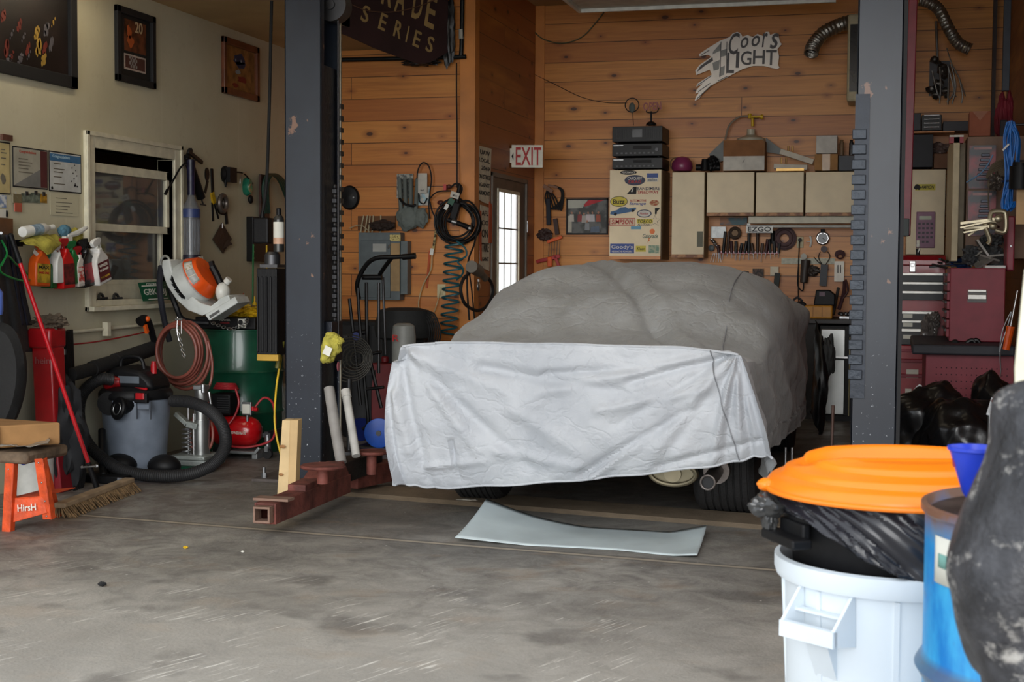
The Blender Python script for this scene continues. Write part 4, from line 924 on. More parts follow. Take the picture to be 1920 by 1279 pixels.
p_=t.a(72,860,.2);leg(t,p_,V((p_.x+.05,.26,0)));p_=t.a(-50,860,.18);leg(t,p_,V((p_.x-.05,.22,0)))
m=M();a,b,c,d=t.a(12,937,-.13),t.a(80,932,-.11),t.a(88,962,-.11),t.a(10,984,-.14);m.prism([a,b,c,d],(0,.006,0));
m.prism([a,b,b+V((0,.3,0)),a+V((0,.3,0))],(0,0,.005));t.part('step',m,orp,smooth=False,bev=.002)
e_=(b-a).normalized();yy=(a-d).normalized();zz=e_.cross(yy).normalized();mx=Matrix((e_,zz.cross(e_),zz)).transposed().to_4x4()
q=t.a(50,952,-.135);text('HirsH',.035,q,PAP,t.o,'lettering',.10,mtx=mx)
m=M()
for px,py in((72,868),(78,905),(84,940),(87,968),(16,880),(14,930),(12,975)):q=t.a(px,py,-.145);m.ell(q,(.005,.004,.005),8)
t.part('rivet',m,STL)
st_top=h+.06
u=T('cardboard_box','taped brown cardboard box resting on the orange stool','box',loc=t.m.translation+V((0,0,st_top+.012)))
a,b,c=u.a(-70,828),u.a(50,828),u.a(50,795);hh=c.z
m=M();m.prism([(a.x,-.15,0),(b.x-.09,-.15,0),(b.x+.12,.12,0),(a.x,.2,0)],(0,0,hh*1.0));u.part('carton',m,CARD,bev=.008,smooth=False)
m=M();m.bx(b.x-.10,b.x-.06,-.153,-.149,0,hh);u.part('tape',m,mat('shiny_brown_tape',(196,156,104),.25),smooth=False)
u=T('plastic_sheet','crumpled clear plastic under the cardboard box','plastic',loc=t.m.translation+V((0,0,st_top)))
f,nu,nv=surf([[u.a(x,y,dy)for x,y,dy in r]for r in(((0,835,-.2),(0,832,0),(0,830,.15)),((40,838,-.18),(45,833,.0),(50,830,.15)),((72,834,-.12),(76,830,.04),(78,825,.16)),((92,832,-.05),(93,822,.06),(84,818,.16)))])
u.part('sheet',M().grid(f,nu,nv),mat('crumpled_plastic',(170,166,158),.25,trans=.3,bump=.6),solid=.002)
u=T('white_bucket','white plastic pail with a blue logo behind the orange stool','bucket',loc=onZ(40,930)+V((0,.12,0)))
m=M();r=.13;m.lathe([(0,0),(r*.9,0),(r,.33),(r+.008,.33),(r+.008,.36),(r-.004,.36),(r-.01,.34),(0,.33)]);u.part('pail',m,WHT)
m=M();m.lathe([(.0,0),(.03,0),(.03,.002),(0,.002)],(.02,-r*.96,.22),(0,-1,0),18,.9,1.3);m.bx(-.02,.06,-r*.985-.0,-r*.93,.28,.31);u.part('logo',m,INKB)
# red tall shop machine
u=T('parts_washer','tall narrow dark red metal cabinet against the cream wall behind the broom','cabinet',loc=at(95,915,8.42));u.m.translation.z=0;u.o.location.z=0;u.inv=u.m.inverted()
a,b,c=u.a(60,905),u.a(128,905),u.a(90,812)
m=M();m.prism([(u.a(76,905).x,0,0),(u.a(116,905).x,0,0),(u.a(104,810).x,0,c.z),(u.a(70,830).x,0,c.z)],(0,.15,0))
u.part('base',m,DRED,bev=.008)
m=M();z1=u.a(90,650).z;m.prism([(u.a(68,812).x,-.01,c.z*.98),(u.a(106,812).x,-.01,c.z*.98),(u.a(98,650).x,-.01,z1),(u.a(60,650).x,-.01,z1)],(0,.14,0));u.part('body',m,RED,bev=.012)
m=M();z2=u.a(90,616).z;m.bx(u.a(56,650).x,u.a(100,650).x,-.03,.14,z1-.01,z2);u.part('lid',m,RED,bev=.015)
q=u.a(81,676,-.012);text('hein',.04,q+V((0,-.006,0)),mat('faded_pink',(170,90,90),.7),u.o,'lettering',.1,upright=True)
v=T('rag_heap','brown rag heap on top of the tall red cabinet','rag',loc=u.m.translation+V((u.a(84,616).x,.06,z2)));m=M();m.blob((0,0,.035),(.10,.07,.045),.5,3,5);v.part('rag',m,mat('brown_rag',(92,80,66),.95,bump=.6))
u=T('steel_stand','black steel post stand to the right of the red cabinet','stand',loc=at(134,905,8.75));u.m.translation.z=0;u.o.location.z=0;u.inv=u.m.inverted()
m=M();m.bar(u.a(126,905),u.a(124,620),.035,.035,(0,1,0));m.bar(u.a(142,905,.1),u.a(131,618,.1),.03,.03,(0,1,0));m.bx(-.06,.03,-.06,.2,0,.02);m.bar(u.a(119,718),u.a(134,718),.03,.03,(0,1,0));u.part('post',m,BMT,bev=.003,smooth=False)
m=M();m.cyl(u.a(119,655,-.02),u.a(119,665,-.02),.018);m.cyl(u.a(138,880,-.03),u.a(138,888,-.03),.02);u.part('knob',m,STL)
m=M();m.bar(u.a(148,870,-.05),u.a(140,930,-.25),.008,.03,(0,1,0));u.part('strap',m,RUB)
# clothes and the dark round thing at the left edge
cl=mat('dark_grey_coat',(44,46,48),.9,bump=.4);cn=mat('dark_navy_coat',(36,38,56),.9,bump=.4)
def hang(label,pts,c0,mt,name='coat'):
 u=T(name,label,'coat','L',px=(pts[0][0],pts[-1][3]),c=c0)
 def f(uu,vv):
  k=vv*(len(pts)-1);i=min(int(k),len(pts)-2);s=k-i
  x0=pts[i][0]+(pts[i+1][0]-pts[i][0])*s;x1=pts[i][1]+(pts[i+1][1]-pts[i][1])*s;y=pts[i][2]+(pts[i+1][2]-pts[i][2])*s
  p=u.q(x0+(x1-x0)*uu,y,c0+.10*math.sin(math.pi*uu)+.02*math.sin(uu*22+vv*3));return p
 u.part('cloth',M().grid(f,40,30),mt,solid=.01);return u
hang('long dark navy coat hanging on the cream wall beside the broom handle',[(10,24,440,0),(6,36,500,0),(14,48,560,0),(22,60,610,640)],.03,cn)
hang('dark grey coat hanging at the left edge over the navy one',[(-40,8,440,0),(-50,26,520,0),(-50,46,600,0),(-50,62,660,690)],.12,cl)
u=T('wooden_block','dark brown wooden block on the wall above the hanging coats','block','L',px=(8,440));a,b=u.q(-10,440),u.q(16,410);u.part('block',M().bx(a.x,b.x,a.y,b.y,0,.03),DWOOD,smooth=False)
m=M();m.cyl(u.q(2,437,.03),u.q(2,437,.07),.008);u.part('hook',m,CHR)
u=T('tub_lid','large black round rubber tub leaning at the left edge above the box','tub',loc=at(-12,720,7.9));m=M()
m.lathe([(0,-.02),(.2,-.02),(.24,-.05),(.27,-.05),(.285,.0),(.25,.05),(0,.06)],(0,0,0),(.12,-1,.1),44,.62,1.05*1.15);u.part('tub',m,RUB)
u=T('blue_can','pale blue plastic jug edge at the left side over the grey coat','jug',loc=at(-8,590,7.8));m=M();m.lathe([(0,0),(.035,0),(.04,.02),(.04,.12),(.02,.15),(0,.16)]);u.part('jug',m,mat('pale_blue_jug',(90,116,196),.35));m=M();m.tube([(0,0,.15),(-.02,.01,.26),(XL-u.m.translation.x,.02,.34)],.005);u.part('hanging_cord',m,RUB)
u=T('garden_twine','bright green cord looped over the hanging coats','cord','L',px=(8,560),c=.22);m=M();m.tube([u.q(2,450,.18),u.q(13,475,.2),u.q(0,500,.22),u.q(4,512,.22),u.q(25,522,.2),u.q(48,527,.15),u.q(57,522,.1),u.q(50,512,.1),u.q(30,495,.15),u.q(14,480,.2),u.q(3,498,.22)],.006);u.part('cord',m,mat('bright_green_cord',(24,150,72),.4))
u=T('black_bag','dark crumpled bag slumped behind the cardboard box','bag',loc=onZ(60,920)+V((.12,.12,0)));m=M();m.blob((0,0,.3),(.15,.14,.36),.4,2,8);u.part('bag',m,mat('dark_bag',(30,32,36),.7))
# broom
u=T('push_broom','push broom with a long bright red handle and stiff brown bristles','broom',loc=onZ(185,935))
a,b=u.l(onZ(118,962)),u.l(onZ(264,917));a=u.l(onZ(112,955,.05));b=u.l(onZ(243,906,.05));d=(b-a).normalized();s_=V((d.y,-d.x,0))
m=M();m.bar(a+V((0,0,.02)),b+V((0,0,.02)),.065,.028);hd=u.part('head',m,mat('worn_pale_wood',(176,152,122),.7,var=.2,scale=10),bev=.006,smooth=False)
m=M();rr=random.Random(3)
L_=(b-a).length
for i in range(64):
 for j in range(6):
  p0=a+d*(L_*(i+.5)/64)+s_*(.024-.0096*j)+V((0,0,.008));e=p0+V((0,0,-.055))+s_*(.035*(1-j/2.5)+rr.uniform(-.012,.012)+.012)+d*rr.uniform(-.01,.02);m.cyl(p0,e,.0042,.003,4)
u.part('bristles',m,mat('tan_bristle',(150,120,84),.9,var=.35,scale=40),par=None,smooth=False)
top=u.l(at(20,442,8.05));bot=(a+b)/2+V((0,0,.03));bot=u.l(at(183,918,8.3))
m=M();m.cyl(bot.lerp(top,.1),bot.lerp(top,.9),.0125);u.part('handle',m,mat('glossy_red_handle',(196,22,34),.25,coat=.4));m=M();m.cyl(bot.lerp(top,.895),top,.0155);m.ell(top,(.016,.016,.016),12);u.part('grip',m,BLK);m=M();m.cyl(bot,bot.lerp(top,.11),.018,.014);u.part('socket',m,BLK)
m=M();q=bot.lerp(top,.09);m.cyl(q+V((-.045,-.01,0)),q+V((.045,-.01,.01)),.007);m.ell(q+V((.05,-.01,.01)),(.012,.008,.012),10);m.ell(q+V((-.045,-.01,0)),(.01,.008,.01),10);u.part('wing_nut',m,STL)
# shop vacuum
vc=V((at(256,878,9.25).x,at(256,878,9.25).y,0))
u=T('shop_vacuum','grey shop vacuum with a black and red motor head and a looped black hose','vacuum',loc=vc)
Z=lambda y,dy=-.2:u.a(256,y,dy).z
h1=Z(752);hb=Z(744)
m=M();m.lathe([(0,.03),(.175,.03),(.19,.06),(.222,h1),(.222,h1+.003),(0,h1)]);u.part('canister',m,GREY)
m=M();m.lathe([(0,h1),(.232,h1),(.236,h1+.01),(.236,h1+.035),(.22,h1+.06),(.16,h1+.08),(0,h1+.08)]);rim=u.part('lid',m,BLK)
m=M();z0=h1+.06;m.prism([(x,-.13,z)for x,z in((-.18,z0),(.20,z0),(.17,z0+.07),(.10,z0+.13),(-.04,z0+.15),(-.13,z0+.14),(-.175,z0+.09))],(0,.26,0));mh=u.part('motor_head',m,BLK,bev=.03)
m=M();m.tube([(-.09,-.03,z0+.13),(-.07,-.03,z0+.20),(.05,-.03,z0+.20),(.08,-.03,z0+.12)],.013);u.part('handle',m,BLK,par=mh)
m=M();m.bx(-.14,.16,-.1425,-.131,z0+.005,z0+.02);u.part('red_stripe',m,RED,par=mh,smooth=False);m=M();m.bx(-.05,.10,-.1345,-.1305,z0+.045,z0+.09);u.part('grey_sticker',m,mat('grey_sticker',(96,104,112),.5),par=mh,smooth=False)
m=M();m.cyl((.13,0,z0+.1),(.13,0,z0+.16),.02);m.cyl((.13,0,z0+.155),(.13,0,z0+.18),.016);u.part('switch',m,RED,par=mh)
q=u.a(207,716,-.13);m=M();m.lathe([(0,0),(.048,0),(.055,.015),(.052,.04),(.04,.055),(.03,.1),(0,.1)],q+V((-.03,0,0)),(1,.1,0),24);u.part('blower_port',m,RED)
m=M();q=u.a(212,756,-.17);m.lathe([(.05,0),(.075,0),(.078,.03),(.06,.05),(.0,.05)],q+V((0,-.05,0)),(-.25,1,.15),28);m.lathe([(.0,.0),(.05,.0),(.045,.02),(0,.02)],q+V((0,-.03,0)),(-.25,1,.15),24);u.part('inlet_port',m,RUB);q=u.a(222,766,-.26);m=M();m.ring(q,.058,.016,(-.5,-1,.25));m.cyl(q,q+V((.04,.12,.03)),.05);u.part('hose_cuff',m,BLK);m=M();m.ring(q+V((-.004,-.012,0)),.038,.004,(-.5,-1,.25));u.part('cuff_rim',m,STL)
m=M();q=u.a(268,745,-.225);m.bx(q.x-.045,q.x+.045,q.y-.035,q.y,q.z-.035,q.z+.03);lt=u.part('latch',m,BLK,bev=.006,smooth=False);m=M();m.bx(q.x-.03,q.x+.03,q.y-.045,q.y-.03,q.z-.012,q.z+.03);u.part('latch_tab',m,RED,par=lt,bev=.005,smooth=False)
m=M();
for s in(-.05,.045):m.bx(q.x+s,q.x+s+.004,q.y+.0,q.y+.02,q.z-.14,q.z-.03)
m.bx(q.x-.04,q.x+.04,q.y+.002,q.y+.02,q.z-.075,q.z-.035);u.part('latch_rib',m,mat('shade_grey_plastic',(112,120,132),.5),par=lt,smooth=False)
def caster(px,py,dy=-.19):
 q=u.a(px,py,dy);m=M();m.ell(V((q.x,q.y,.075)),(.11,.09,.075),20);c_=u.part('caster_foot',m,BLK);m=M();m.cyl((q.x-.02,q.y-.07,.03),(q.x+.02,q.y-.07,.03),.03);u.part('caster_wheel',m,DST,par=c_)
caster(226,880);caster(308,876,-.16);
m=M();hp=[(212,712,-.2),(185,712,-.26),(155,738,-.30),(148,780,-.32),(162,828,-.34),(195,862,-.36),(240,885,-.37),(300,893,-.37),(360,888,-.35),(405,866,-.30),(423,832,-.24),(415,795,-.18),(390,768,-.10),(355,754,-.04),(322,752,.0)]
HP=[u.a(x,y,d_)for x,y,d_ in hp]
for p in HP:p.z=max(.04,p.z)
m.tube(HP,.036,14,8);hs=u.part('hose',m,RUB);P=cr(HP,30);m=M()
for i in range(4,len(P)-4,2):m.ring(P[i],.0362,.0035,P[i+1]-P[i-1],16,5)
u.part('hose_rib',m,mat('hose_rib_black',(36,36,38),.6),par=hs)
# black accessory bag left of the vacuum, floor nozzles
v=T('floor_nozzle','black vacuum floor nozzle lying on the floor left of the grey canister','nozzle',loc=onZ(205,906));m=M();m.prism([(-.20,-.03,0),(.12,-.05,0),(.13,.05,0),(-.18,.08,0)],(0,0,.05));m.tube([(-.05,.02,.04),(-.12,.12,.12),(-.2,.25,.3)],.025);v.part('nozzle',m,BLK,bev=.01)
m=M();m.prism([(.08,-.052,.005),(.125,-.052,.005),(.12,-.05,.045),(.085,-.05,.045)],(0,.01,0));v.part('clear_end',m,mat('smoky_end',(120,124,130),.2),smooth=False)
# long black blower tube on the wall
v=T('blower_tube','long black blower tube lying on a slant against the wall above the vacuum','tube','L',px=(210,700),c=.16)
P=[v.q(133,703,.18),v.q(172,692,.17),v.q(178,689,.17),v.q(215,678,.16),v.q(221,676,.16),v.q(290,652,.15)]
m=M();
for(a,b,r_)in((P[0],P[1],.042),(P[1],P[2],.048),(P[2],P[3],.046),(P[3],P[4],.052),(P[4],P[5],.05)):m.cyl(a,b,r_,n=24)
v.part('tube',m,RUB)
v=T('throttle_handle','black and orange throttle handle propped above the blower tube','handle','L',px=(283,650),c=.16);m=M();m.tube([v.q(262,604,.16),v.q(272,598,.17),v.q(281,612,.17),v.q(293,655,.16)],lambda s:.034-.014*s,12);v.part('grip',m,BLK);m=M();m.ell(v.q(277,598,.2),(.02,.02,.015),12);m.bar(v.q(272,610,.19),v.q(276,624,.19),.025,.02,(0,0,1));v.part('trigger',m,ORG)
# green drum
dz=10.45;dc=at(452,790,dz);dc=V((dc.x+.02,dc.y,0))
u=T('green_drum','dark green steel drum with two rolling hoops in the left corner','drum',loc=dc)
r,hD=.29,.885
def drumprof(r,h):return[(0,.01),(r-.02,.01),(r,0),(r,h*.33-.02),(r+.012,h*.33),(r,h*.33+.02),(r,h*.66-.02),(r+.012,h*.66),(r,h*.66+.02),(r,h-.01),(r+.008,h-.006),(r+.008,h+.006),(r-.01,h+.006),(r-.015,h-.02),(0,h-.02)]
m=M();m.lathe(drumprof(r,hD),n=48);u.part('drum',m,DGRN)
c=T('battery_charger','flat black case with red and white print lying on the green drum','case',loc=dc+V((0,-.05,hD+.008)),rz=.05)
m=M();m.bx(-.26,.2,-.2,.2,0,.085);c.part('case',m,BLK,bev=.006,smooth=False)
q=c.l(onY(470,604,dc.y-.25));m=M();m.bx(.07,.13,-.203,-.2,.01,.075);lb=c.part('paper_label',m,PAP,smooth=False);m=M();m.lathe([(0,0),(.018,0),(.018,.002),(0,.002)],(.09,-.203,.05),(0,-1,0),20);c.part('print',m,INK,par=lb)
text('POWER',.012,(-.03,-.2012,.065),PAP,c.o,'lettering',.08,upright=True);text('CHARGER',.010,(-.03,-.2012,.045),RED,c.o,'lettering',.07,upright=True)
v=T('work_gloves','shiny yellow gloves in a heap on the black case on the drum','gloves',loc=dc+V((.03,-.07,hD+.095)));m=M();m.blob((-.08,0,.035),(.13,.11,.05),.35,3,2);m.blob((.12,0,.03),(.10,.1,.045),.4,3,6);v.part('glove',m,mat('shiny_yellow',(224,184,40),.25,var=.25,scale=14));m=M()
for k in range(6):m.tube([(-.16,-.08+.03*k,.05),(-.05,-.09+.03*k,.09),(.02,-.06+.03*k,.07)],.010)
v.part('finger',m,mat('shiny_yellow_finger',(236,200,60),.25))
v=T('glue_bottle','white conical bottle with a red tip standing on the drum behind the gloves','bottle',loc=dc+V((-.07,.15,hD+.096)));m=M();m.lathe([(0,0),(.04,0),(.038,.03),(.02,.11),(.012,.13),(0,.13)]);v.part('bottle',m,WHT);m=M();m.lathe([(0,.13),(.008,.13),(.004,.16),(0,.165)]);v.part('tip',m,RED)
v=T('oil_bottle','small dark blue bottle with a yellow pointed spout on the drum','bottle',loc=dc+V((.03,.13,hD+.096)));m=M();m.lathe([(0,0),(.045,0),(.048,.05),(.035,.07),(0,.075)]);v.part('bottle',m,mat('dark_blue_bottle',(30,30,90),.4));m=M();m.lathe([(0,.07),(.02,.07),(.016,.09),(.007,.10),(.004,.14),(0,.145)]);v.part('spout',m,YEL)
v=T('clear_bag','crumpled clear plastic bag beside the gloves on the drum','bag',loc=dc+V((.20,.06,hD+.096)));m=M();m.blob((0,0,.04),(.07,.07,.05),.4,4,12);v.part('bag',m,mat('greyish_plastic_bag',(120,118,120),.3,trans=.3))
# leaf blower sitting in front of the drum
b0=at(372,592,9.95)
u=T('leaf_blower','orange and pale grey backpack leaf blower tilted on the drum edge','leaf blower',loc=b0)
A=lambda x,y,dy=0.:u.a(x,y,dy)
pg=mat('pale_grey_plastic',(206,210,206),.35)
# back plate: a curved sled from the upper left handle down to the right foot
sl=[(304,488),(302,505),(312,535),(330,562),(352,582),(380,592),(410,582),(432,565)];so_=[(318,486),(322,508),(338,532),(355,552),(375,568),(395,574),(414,562),(428,552)]
m=M();o_=[A(x,y,-.12)for x,y in sl];i_=[A(x,y,-.12)for x,y in so_]
for k in range(len(o_)-1):m.prism([o_[k],o_[k+1],i_[k+1],i_[k]],(0,.26,0))
bmesh.ops.remove_doubles(m.b,verts=m.b.verts[:],dist=1e-5);u.part('back_plate',m,pg,bev=.008)
m=M();m.ring(A(310,494,-.0),.035,.009,(0,1,0),sy=1.5);u.part('carry_handle',m,mat('grey_handle',(150,150,144),.4))
ax_c=A(362,530,0);ax=(A(392,510,-.02)-A(335,550,-.02)).normalized()
def drumseg(nm,t0,t1,r_a,r_b,mt,par=None,n=36,y=0.):
 m=M();m.lathe([(0,t0),(r_a*.9,t0),(r_a,t0+.008),(r_b,t1-.008),(r_b*.92,t1),(0,t1)],ax_c+V((0,y,0)),ax,n);return u.part(nm,m,mt,par=par)
hs_=drumseg('housing',-.05,.045,.165,.16,pg)
drumseg('intake_grille',-.085,-.05,.145,.155,BLK)
m=M();e1=ax.orthogonal().normalized();e2_=ax.cross(e1)
for k in range(22):a_=k*6.283/22;dd=e1*math.cos(a_)+e2_*math.sin(a_);m.bar(ax_c+dd*.11-ax*.088,ax_c+dd*.15-ax*.07,.005,.02,ax)
u.part('grille_fin',m,mat('grey_fin',(150,156,156),.4),smooth=False)
cw=drumseg('engine_cowl',.045,.135,.165,.13,mat('orange_cowl',(238,88,24),.3,coat=.3))
# sticker on the cowl, facing the camera
m=M();n0=V((0,-1,0));n0=(n0-ax*n0.dot(ax)).normalized();tv=ax.cross(n0).normalized();pc=ax_c+ax*.09
def stick(nm,a0,a1,t0,t1,r_,mt):
 m=M();k=8
 def f(uu,vv):
  an=a0+(a1-a0)*uu;tt=t0+(t1-t0)*vv;rr=.163-(tt-.055)/.075*.033+r_;return ax_c+ax*tt+(n0*math.cos(an)+tv*math.sin(an))*rr
 m.grid(f,k,2);return u.part(nm,m,mt,par=cw,solid=.001)
stick('warning_label',-.9,.35,.062,.115,.003,mat('warning_label',(214,208,196),.5,col2=(176,150,90),scale=60,mixp=.4))
stick('warning_text',-.35,-.05,.066,.111,.0045,mat('grey_label',(190,190,186),.5));stick('warning_text',-.0,.3,.066,.111,.0045,mat('grey_label',(190,190,186),.5))
m=M();m.ell(A(418,548,-.02),(.05,.06,.07),20);m.cyl(A(424,530,-.02),A(430,523,-.02),.025);u.part('fuel_tank',m,mat('milky_white_tank',(220,220,212),.3))
m=M();m.tube([A(398,500,.05),A(406,515,.05),A(415,535,.05)],.026);m.bar(A(396,490,.05),A(399,503,.05),.03,.03,(0,1,0));u.part('air_filter',m,BLK)
m=M();m.prism([A(x,y,-.14)for x,y in((384,590),(440,556),(446,568),(392,602))],(0,.2,0));u.part('foot',m,pg,bev=.006);m=M();m.prism([A(x,y,-.143)for x,y in((392,592),(410,581),(412,585),(394,597))],(0,.01,0));u.part('foot_slot',m,mat('shadow_grey',(90,90,88),.6))
m=M();m.tube([A(302,500,-.1),A(299,530,-.16),A(302,565,-.18),A(308,600,-.14),A(318,640,-.1)],.022,8);u.part('shoulder_strap',m,mat('navy_strap',(26,28,38),.8));m=M();m.tube([A(318,540,-.05),A(330,575,-.08),A(345,600,-.05),A(392,606,0)],.02);u.part('harness',m,BLK)
# hose coil with hooks and twisted wire
u=T('hose_coil','coil of reddish brown air hose hanging in front of the green drum','hose',loc=at(337,722,9.6))
m=M();rr=random.Random(5);c0=u.a(337,657)
pts=[]
for k in range(6):
 R=.155+.008*k;off=V((rr.uniform(-.012,.012),-.05+.022*k,rr.uniform(-.03,0)))
 for i in range(14):a_=6.283*i/14+1.57;g_=1+(.12*k/6 if math.sin(a_)<0 else 0);pts.append(c0+off+V((R*.95*math.cos(a_),0,R*1.12*math.sin(a_)*g_+.0)))
m.tube(pts,.0115,8,3);u.part('coil',m,mat('brick_brown_hose',(126,66,54),.5,var=.1))
m=M();m.tube([u.a(390,640,.02),u.a(398,680,.02),u.a(394,720,.0),u.a(376,750,-.04),u.a(358,800,-.1),u.a(360,838,-.12),u.a(378,850,-.12),u.a(396,835,-.12),u.a(398,800,-.1),u.a(380,760,-.05)],.0095);u.part('hose_tail',m,mat('brick_brown_hose',(126,66,54),.5))
m=M();m.cyl(u.a(329,599,-.1),u.a(342,599,-.1),.008);m.tube([u.a(333,594,-.1),u.a(332,620,-.1),u.a(336,640,-.1)],.004);m.cyl(u.a(340,602,-.1),u.a(340,626,-.1),.004);m.cyl(u.a(321,618,-.1),u.a(337,618,-.1),.003);u.part('hook',m,CHR)
m=M()
for s in(0,3.14):m.tube([u.a(333+(k*1.3)+2.5*math.sin(k*1.6+s),622+k*5,-.1)for k in range(11)],.004,6,4)
u.part('twisted_wire',m,CHR)
v=T('chain','short steel chain draped along the rim of the green drum','chain',loc=dc+V((-.12,-.30,hD-.06)));m=M()
P=cr([v.l(onY(x,y,dc.y-.31))for x,y in((395,604),(412,611),(432,617),(448,613),(460,608),(463,598))],4)
for i,p in enumerate(P[:-1]):d_=(P[i+1]-p);m.ring((p+P[i+1])/2,.013,.0035,V((0,1,0))if i%2 else V((.3,.2,1)),12,5,1.2,.7)
v.part('link',m,CHR)
# pneumatic jack
u=T('bumper_jack','silver air-operated floor jack with a fat cylinder, spring and red band','jack',loc=onZ(370,884)+V((0,.12,0)))
m=M();q=u.a(375,860);m.bx(u.a(318,860).x,u.a(408,860).x,-.12,.12,.03,.07);m.bx(u.a(335,860).x,u.a(400,860).x,-.13,.13,.07,.10);u.part('base',m,mat('cast_grey_paint',(150,156,152),.5,.4,bump=.3),bev=.008);m=M();m.bx(u.a(335,870).x,u.a(392,870).x,-.14,-.02,.004,.03);u.part('green_skid',m,mat('green_skid',(20,96,66),.5),smooth=False)
for px in(325,398):m=M();q=u.a(px,875,-.1);m.cyl((q.x,-.13,.03),(q.x,-.09,.03),.03);u.part('wheel',m,DST)
q=u.a(378,850);m=M();zt=u.a(378,730).z;zb=.1;m.cyl((q.x,0,zb),(q.x,0,zt*.62),.055,n=28);m.cyl((q.x,0,zt*.62),(q.x,0,zt*.78),.048,n=28);m.cyl((q.x,0,zt*.84),(q.x,0,zt),.045,n=28);u.part('cylinder',m,mat('silver_cylinder',(190,192,190),.28,.9))
m=M();m.cyl((q.x,0,zt*.78),(q.x,0,zt*.84),.05,n=28);u.part('red_band',m,RED)
x_=u.a(356,840).x;m=M();m.tube([(x_+.03*math.cos(k*.9),-.04+.03*math.sin(k*.9),.1+k*.0042)for k in range(46)],.005,6,2);u.part('spring',m,STL)
m=M();m.cyl((x_-.01,0,.1),(x_-.01,0,zt*.9),.008);m.cyl((x_+.05,-.04,.1),(x_+.05,-.04,zt*.7),.008);m.cyl(u.a(392,735,-.05),u.a(400,790,-.05),.010);u.part('rod',m,CHR)
m=M();m.bar(u.a(330,775,-.05),u.a(352,795,-.05),.03,.05,(0,1,0));m.bar(u.a(352,795,-.05),u.a(372,800,-.05),.04,.05,(0,1,0));u.part('linkage',m,mat('cast_grey_paint',(150,156,152),.5,.4),bev=.004);m=M();m.bx(q.x-.03,q.x+.05,-.06,.02,zt,zt+.03);m.cyl((q.x+.04,-.05,zt-.02),(q.x+.04,-.05,zt+.04),.015);u.part('valve',m,STL,bev=.004)
# compressor
u=T('air_compressor','small red tank air compressor with a coiled red hose on its black motor','compressor',loc=onZ(445,862)+V((0,.14,0)))
q=u.a(442,808);m=M();m.lathe([(0,-.19),(.05,-.185),(.085,-.16),(.105,-.12),(.108,0),(.105,.12),(.085,.16),(.05,.185),(0,.19)],q,(1,0,0),32);u.part('tank',m,mat('glossy_red_tank',(196,16,24),.22,coat=.5))
text('POWERMATE',.02,q+V((.07,-.1095,.0)),PAP,u.o,'lettering',.12,upright=True)
m=M();a,b=u.a(400,776),u.a(440,738);m.bx(a.x,b.x,-.07,.09,a.z,b.z);mo=u.part('motor',m,BLK,bev=.012);m=M()
for k in range(7):m.bx(u.a(416,0+760).x,u.a(438,760).x,-.076,-.07,a.z+.02+k*.016,a.z+.026+k*.016)
u.part('vent',m,DST,par=mo,smooth=False)
m=M()
for k in range(4):m.ring(u.a(424,729-k*3,.0),.075-.006*k,.008,(0,.1,1),sx=1.15)
m.tube([u.a(442,730,-.07),u.a(448,755,-.09),u.a(440,780,-.1),u.a(425,800,-.13),u.a(410,815,-.15)],.008);u.part('red_hose',m,mat('red_hose',(168,36,44),.45))
m=M();m.tube([u.a(478,764,0),u.a(495,746,.02),u.a(512,758,.02),u.a(516,800,-.02),u.a(508,826,-.05),u.a(470,838,-.12),u.a(440,838,-.14),u.a(424,832,-.12)],.008);u.part('red_hose',m,mat('red_hose',(168,36,44),.45))
a,b=u.a(455,778,-.06),u.a(472,754,-.06);m=M();m.bx(a.x,b.x,-.075,-.05,a.z,b.z);m.cyl((.5*(a.x+b.x),-.06,a.z-.05),(.5*(a.x+b.x),-.06,a.z),.01);g_=u.part('regulator',m,STL,bev=.003,smooth=False);m=M();m.bx(a.x+.006,b.x-.006,-.078,-.075,a.z+.012,b.z-.015);u.part('paper_label',m,PAP,par=g_,smooth=False)
m=M();m.cyl(u.a(477,768,-.06),u.a(483,768,-.06),.014);m.cyl(u.a(474,762,-.06),u.a(474,770,-.06),.012);u.part('knob',m,RED)
m=M();q2=u.a(410,840);m.bx(q2.x,u.a(490,840).x,-.1,.1,.035,.055);m.bar(u.a(478,850,-.1),u.a(486,840,-.1),.02,.02,(0,1,0));m.bx(q2.x+.02,q2.x+.06,-.08,.08,.0,.04);m.bx(.08,.12,-.08,.08,0,.04);u.part('frame',m,mat('pale_grey_steel',(160,164,164),.4,.6),bev=.003,smooth=False)
for px,w_ in((412,.03),):m=M();q=u.a(px,835,-.11);m.cyl((q.x,-.12,.05),(q.x,-.09,.05),.05);u.part('wheel',m,RUB)
# creeper/stand on a caster, pail, yellow cable behind post
u=T('drum_dolly','small steel stand on a swivel caster between the compressor and the lift post','dolly',loc=onZ(502,860));m=M();m.cyl((0,-.015,.035),(0,.015,.035),.035);u.part('wheel',m,RUB);m=M();m.bx(-.012,.012,-.028,.028,.05,.09);m.cyl((0,0,.08),(0,0,.17),.022);u.part('fork',m,STL);m=M();m.bar(V((-.02,.02,.17)),V((-.02,.3,.17)),.03,.03);m.bx(-.03,.03,-.02,.02,.15,.18);u.part('frame',m,DST,smooth=False)
u=T('white_bucket','white pail with a red round mark behind the left lift post','bucket',loc=onZ(528,834)+V((0,.1,0)));m=M();z_=u.a(528,722).z;m.lathe([(0,0),(.13,0),(.15,z_-.03),(.158,z_-.03),(.158,z_),(0,z_)]);u.part('pail',m,WHT);q=u.a(525,770,-.13);m=M();m.ring(V((q.x,-.152,q.z)),.03,.003,(0,1,0));u.part('mark',m,INKR)
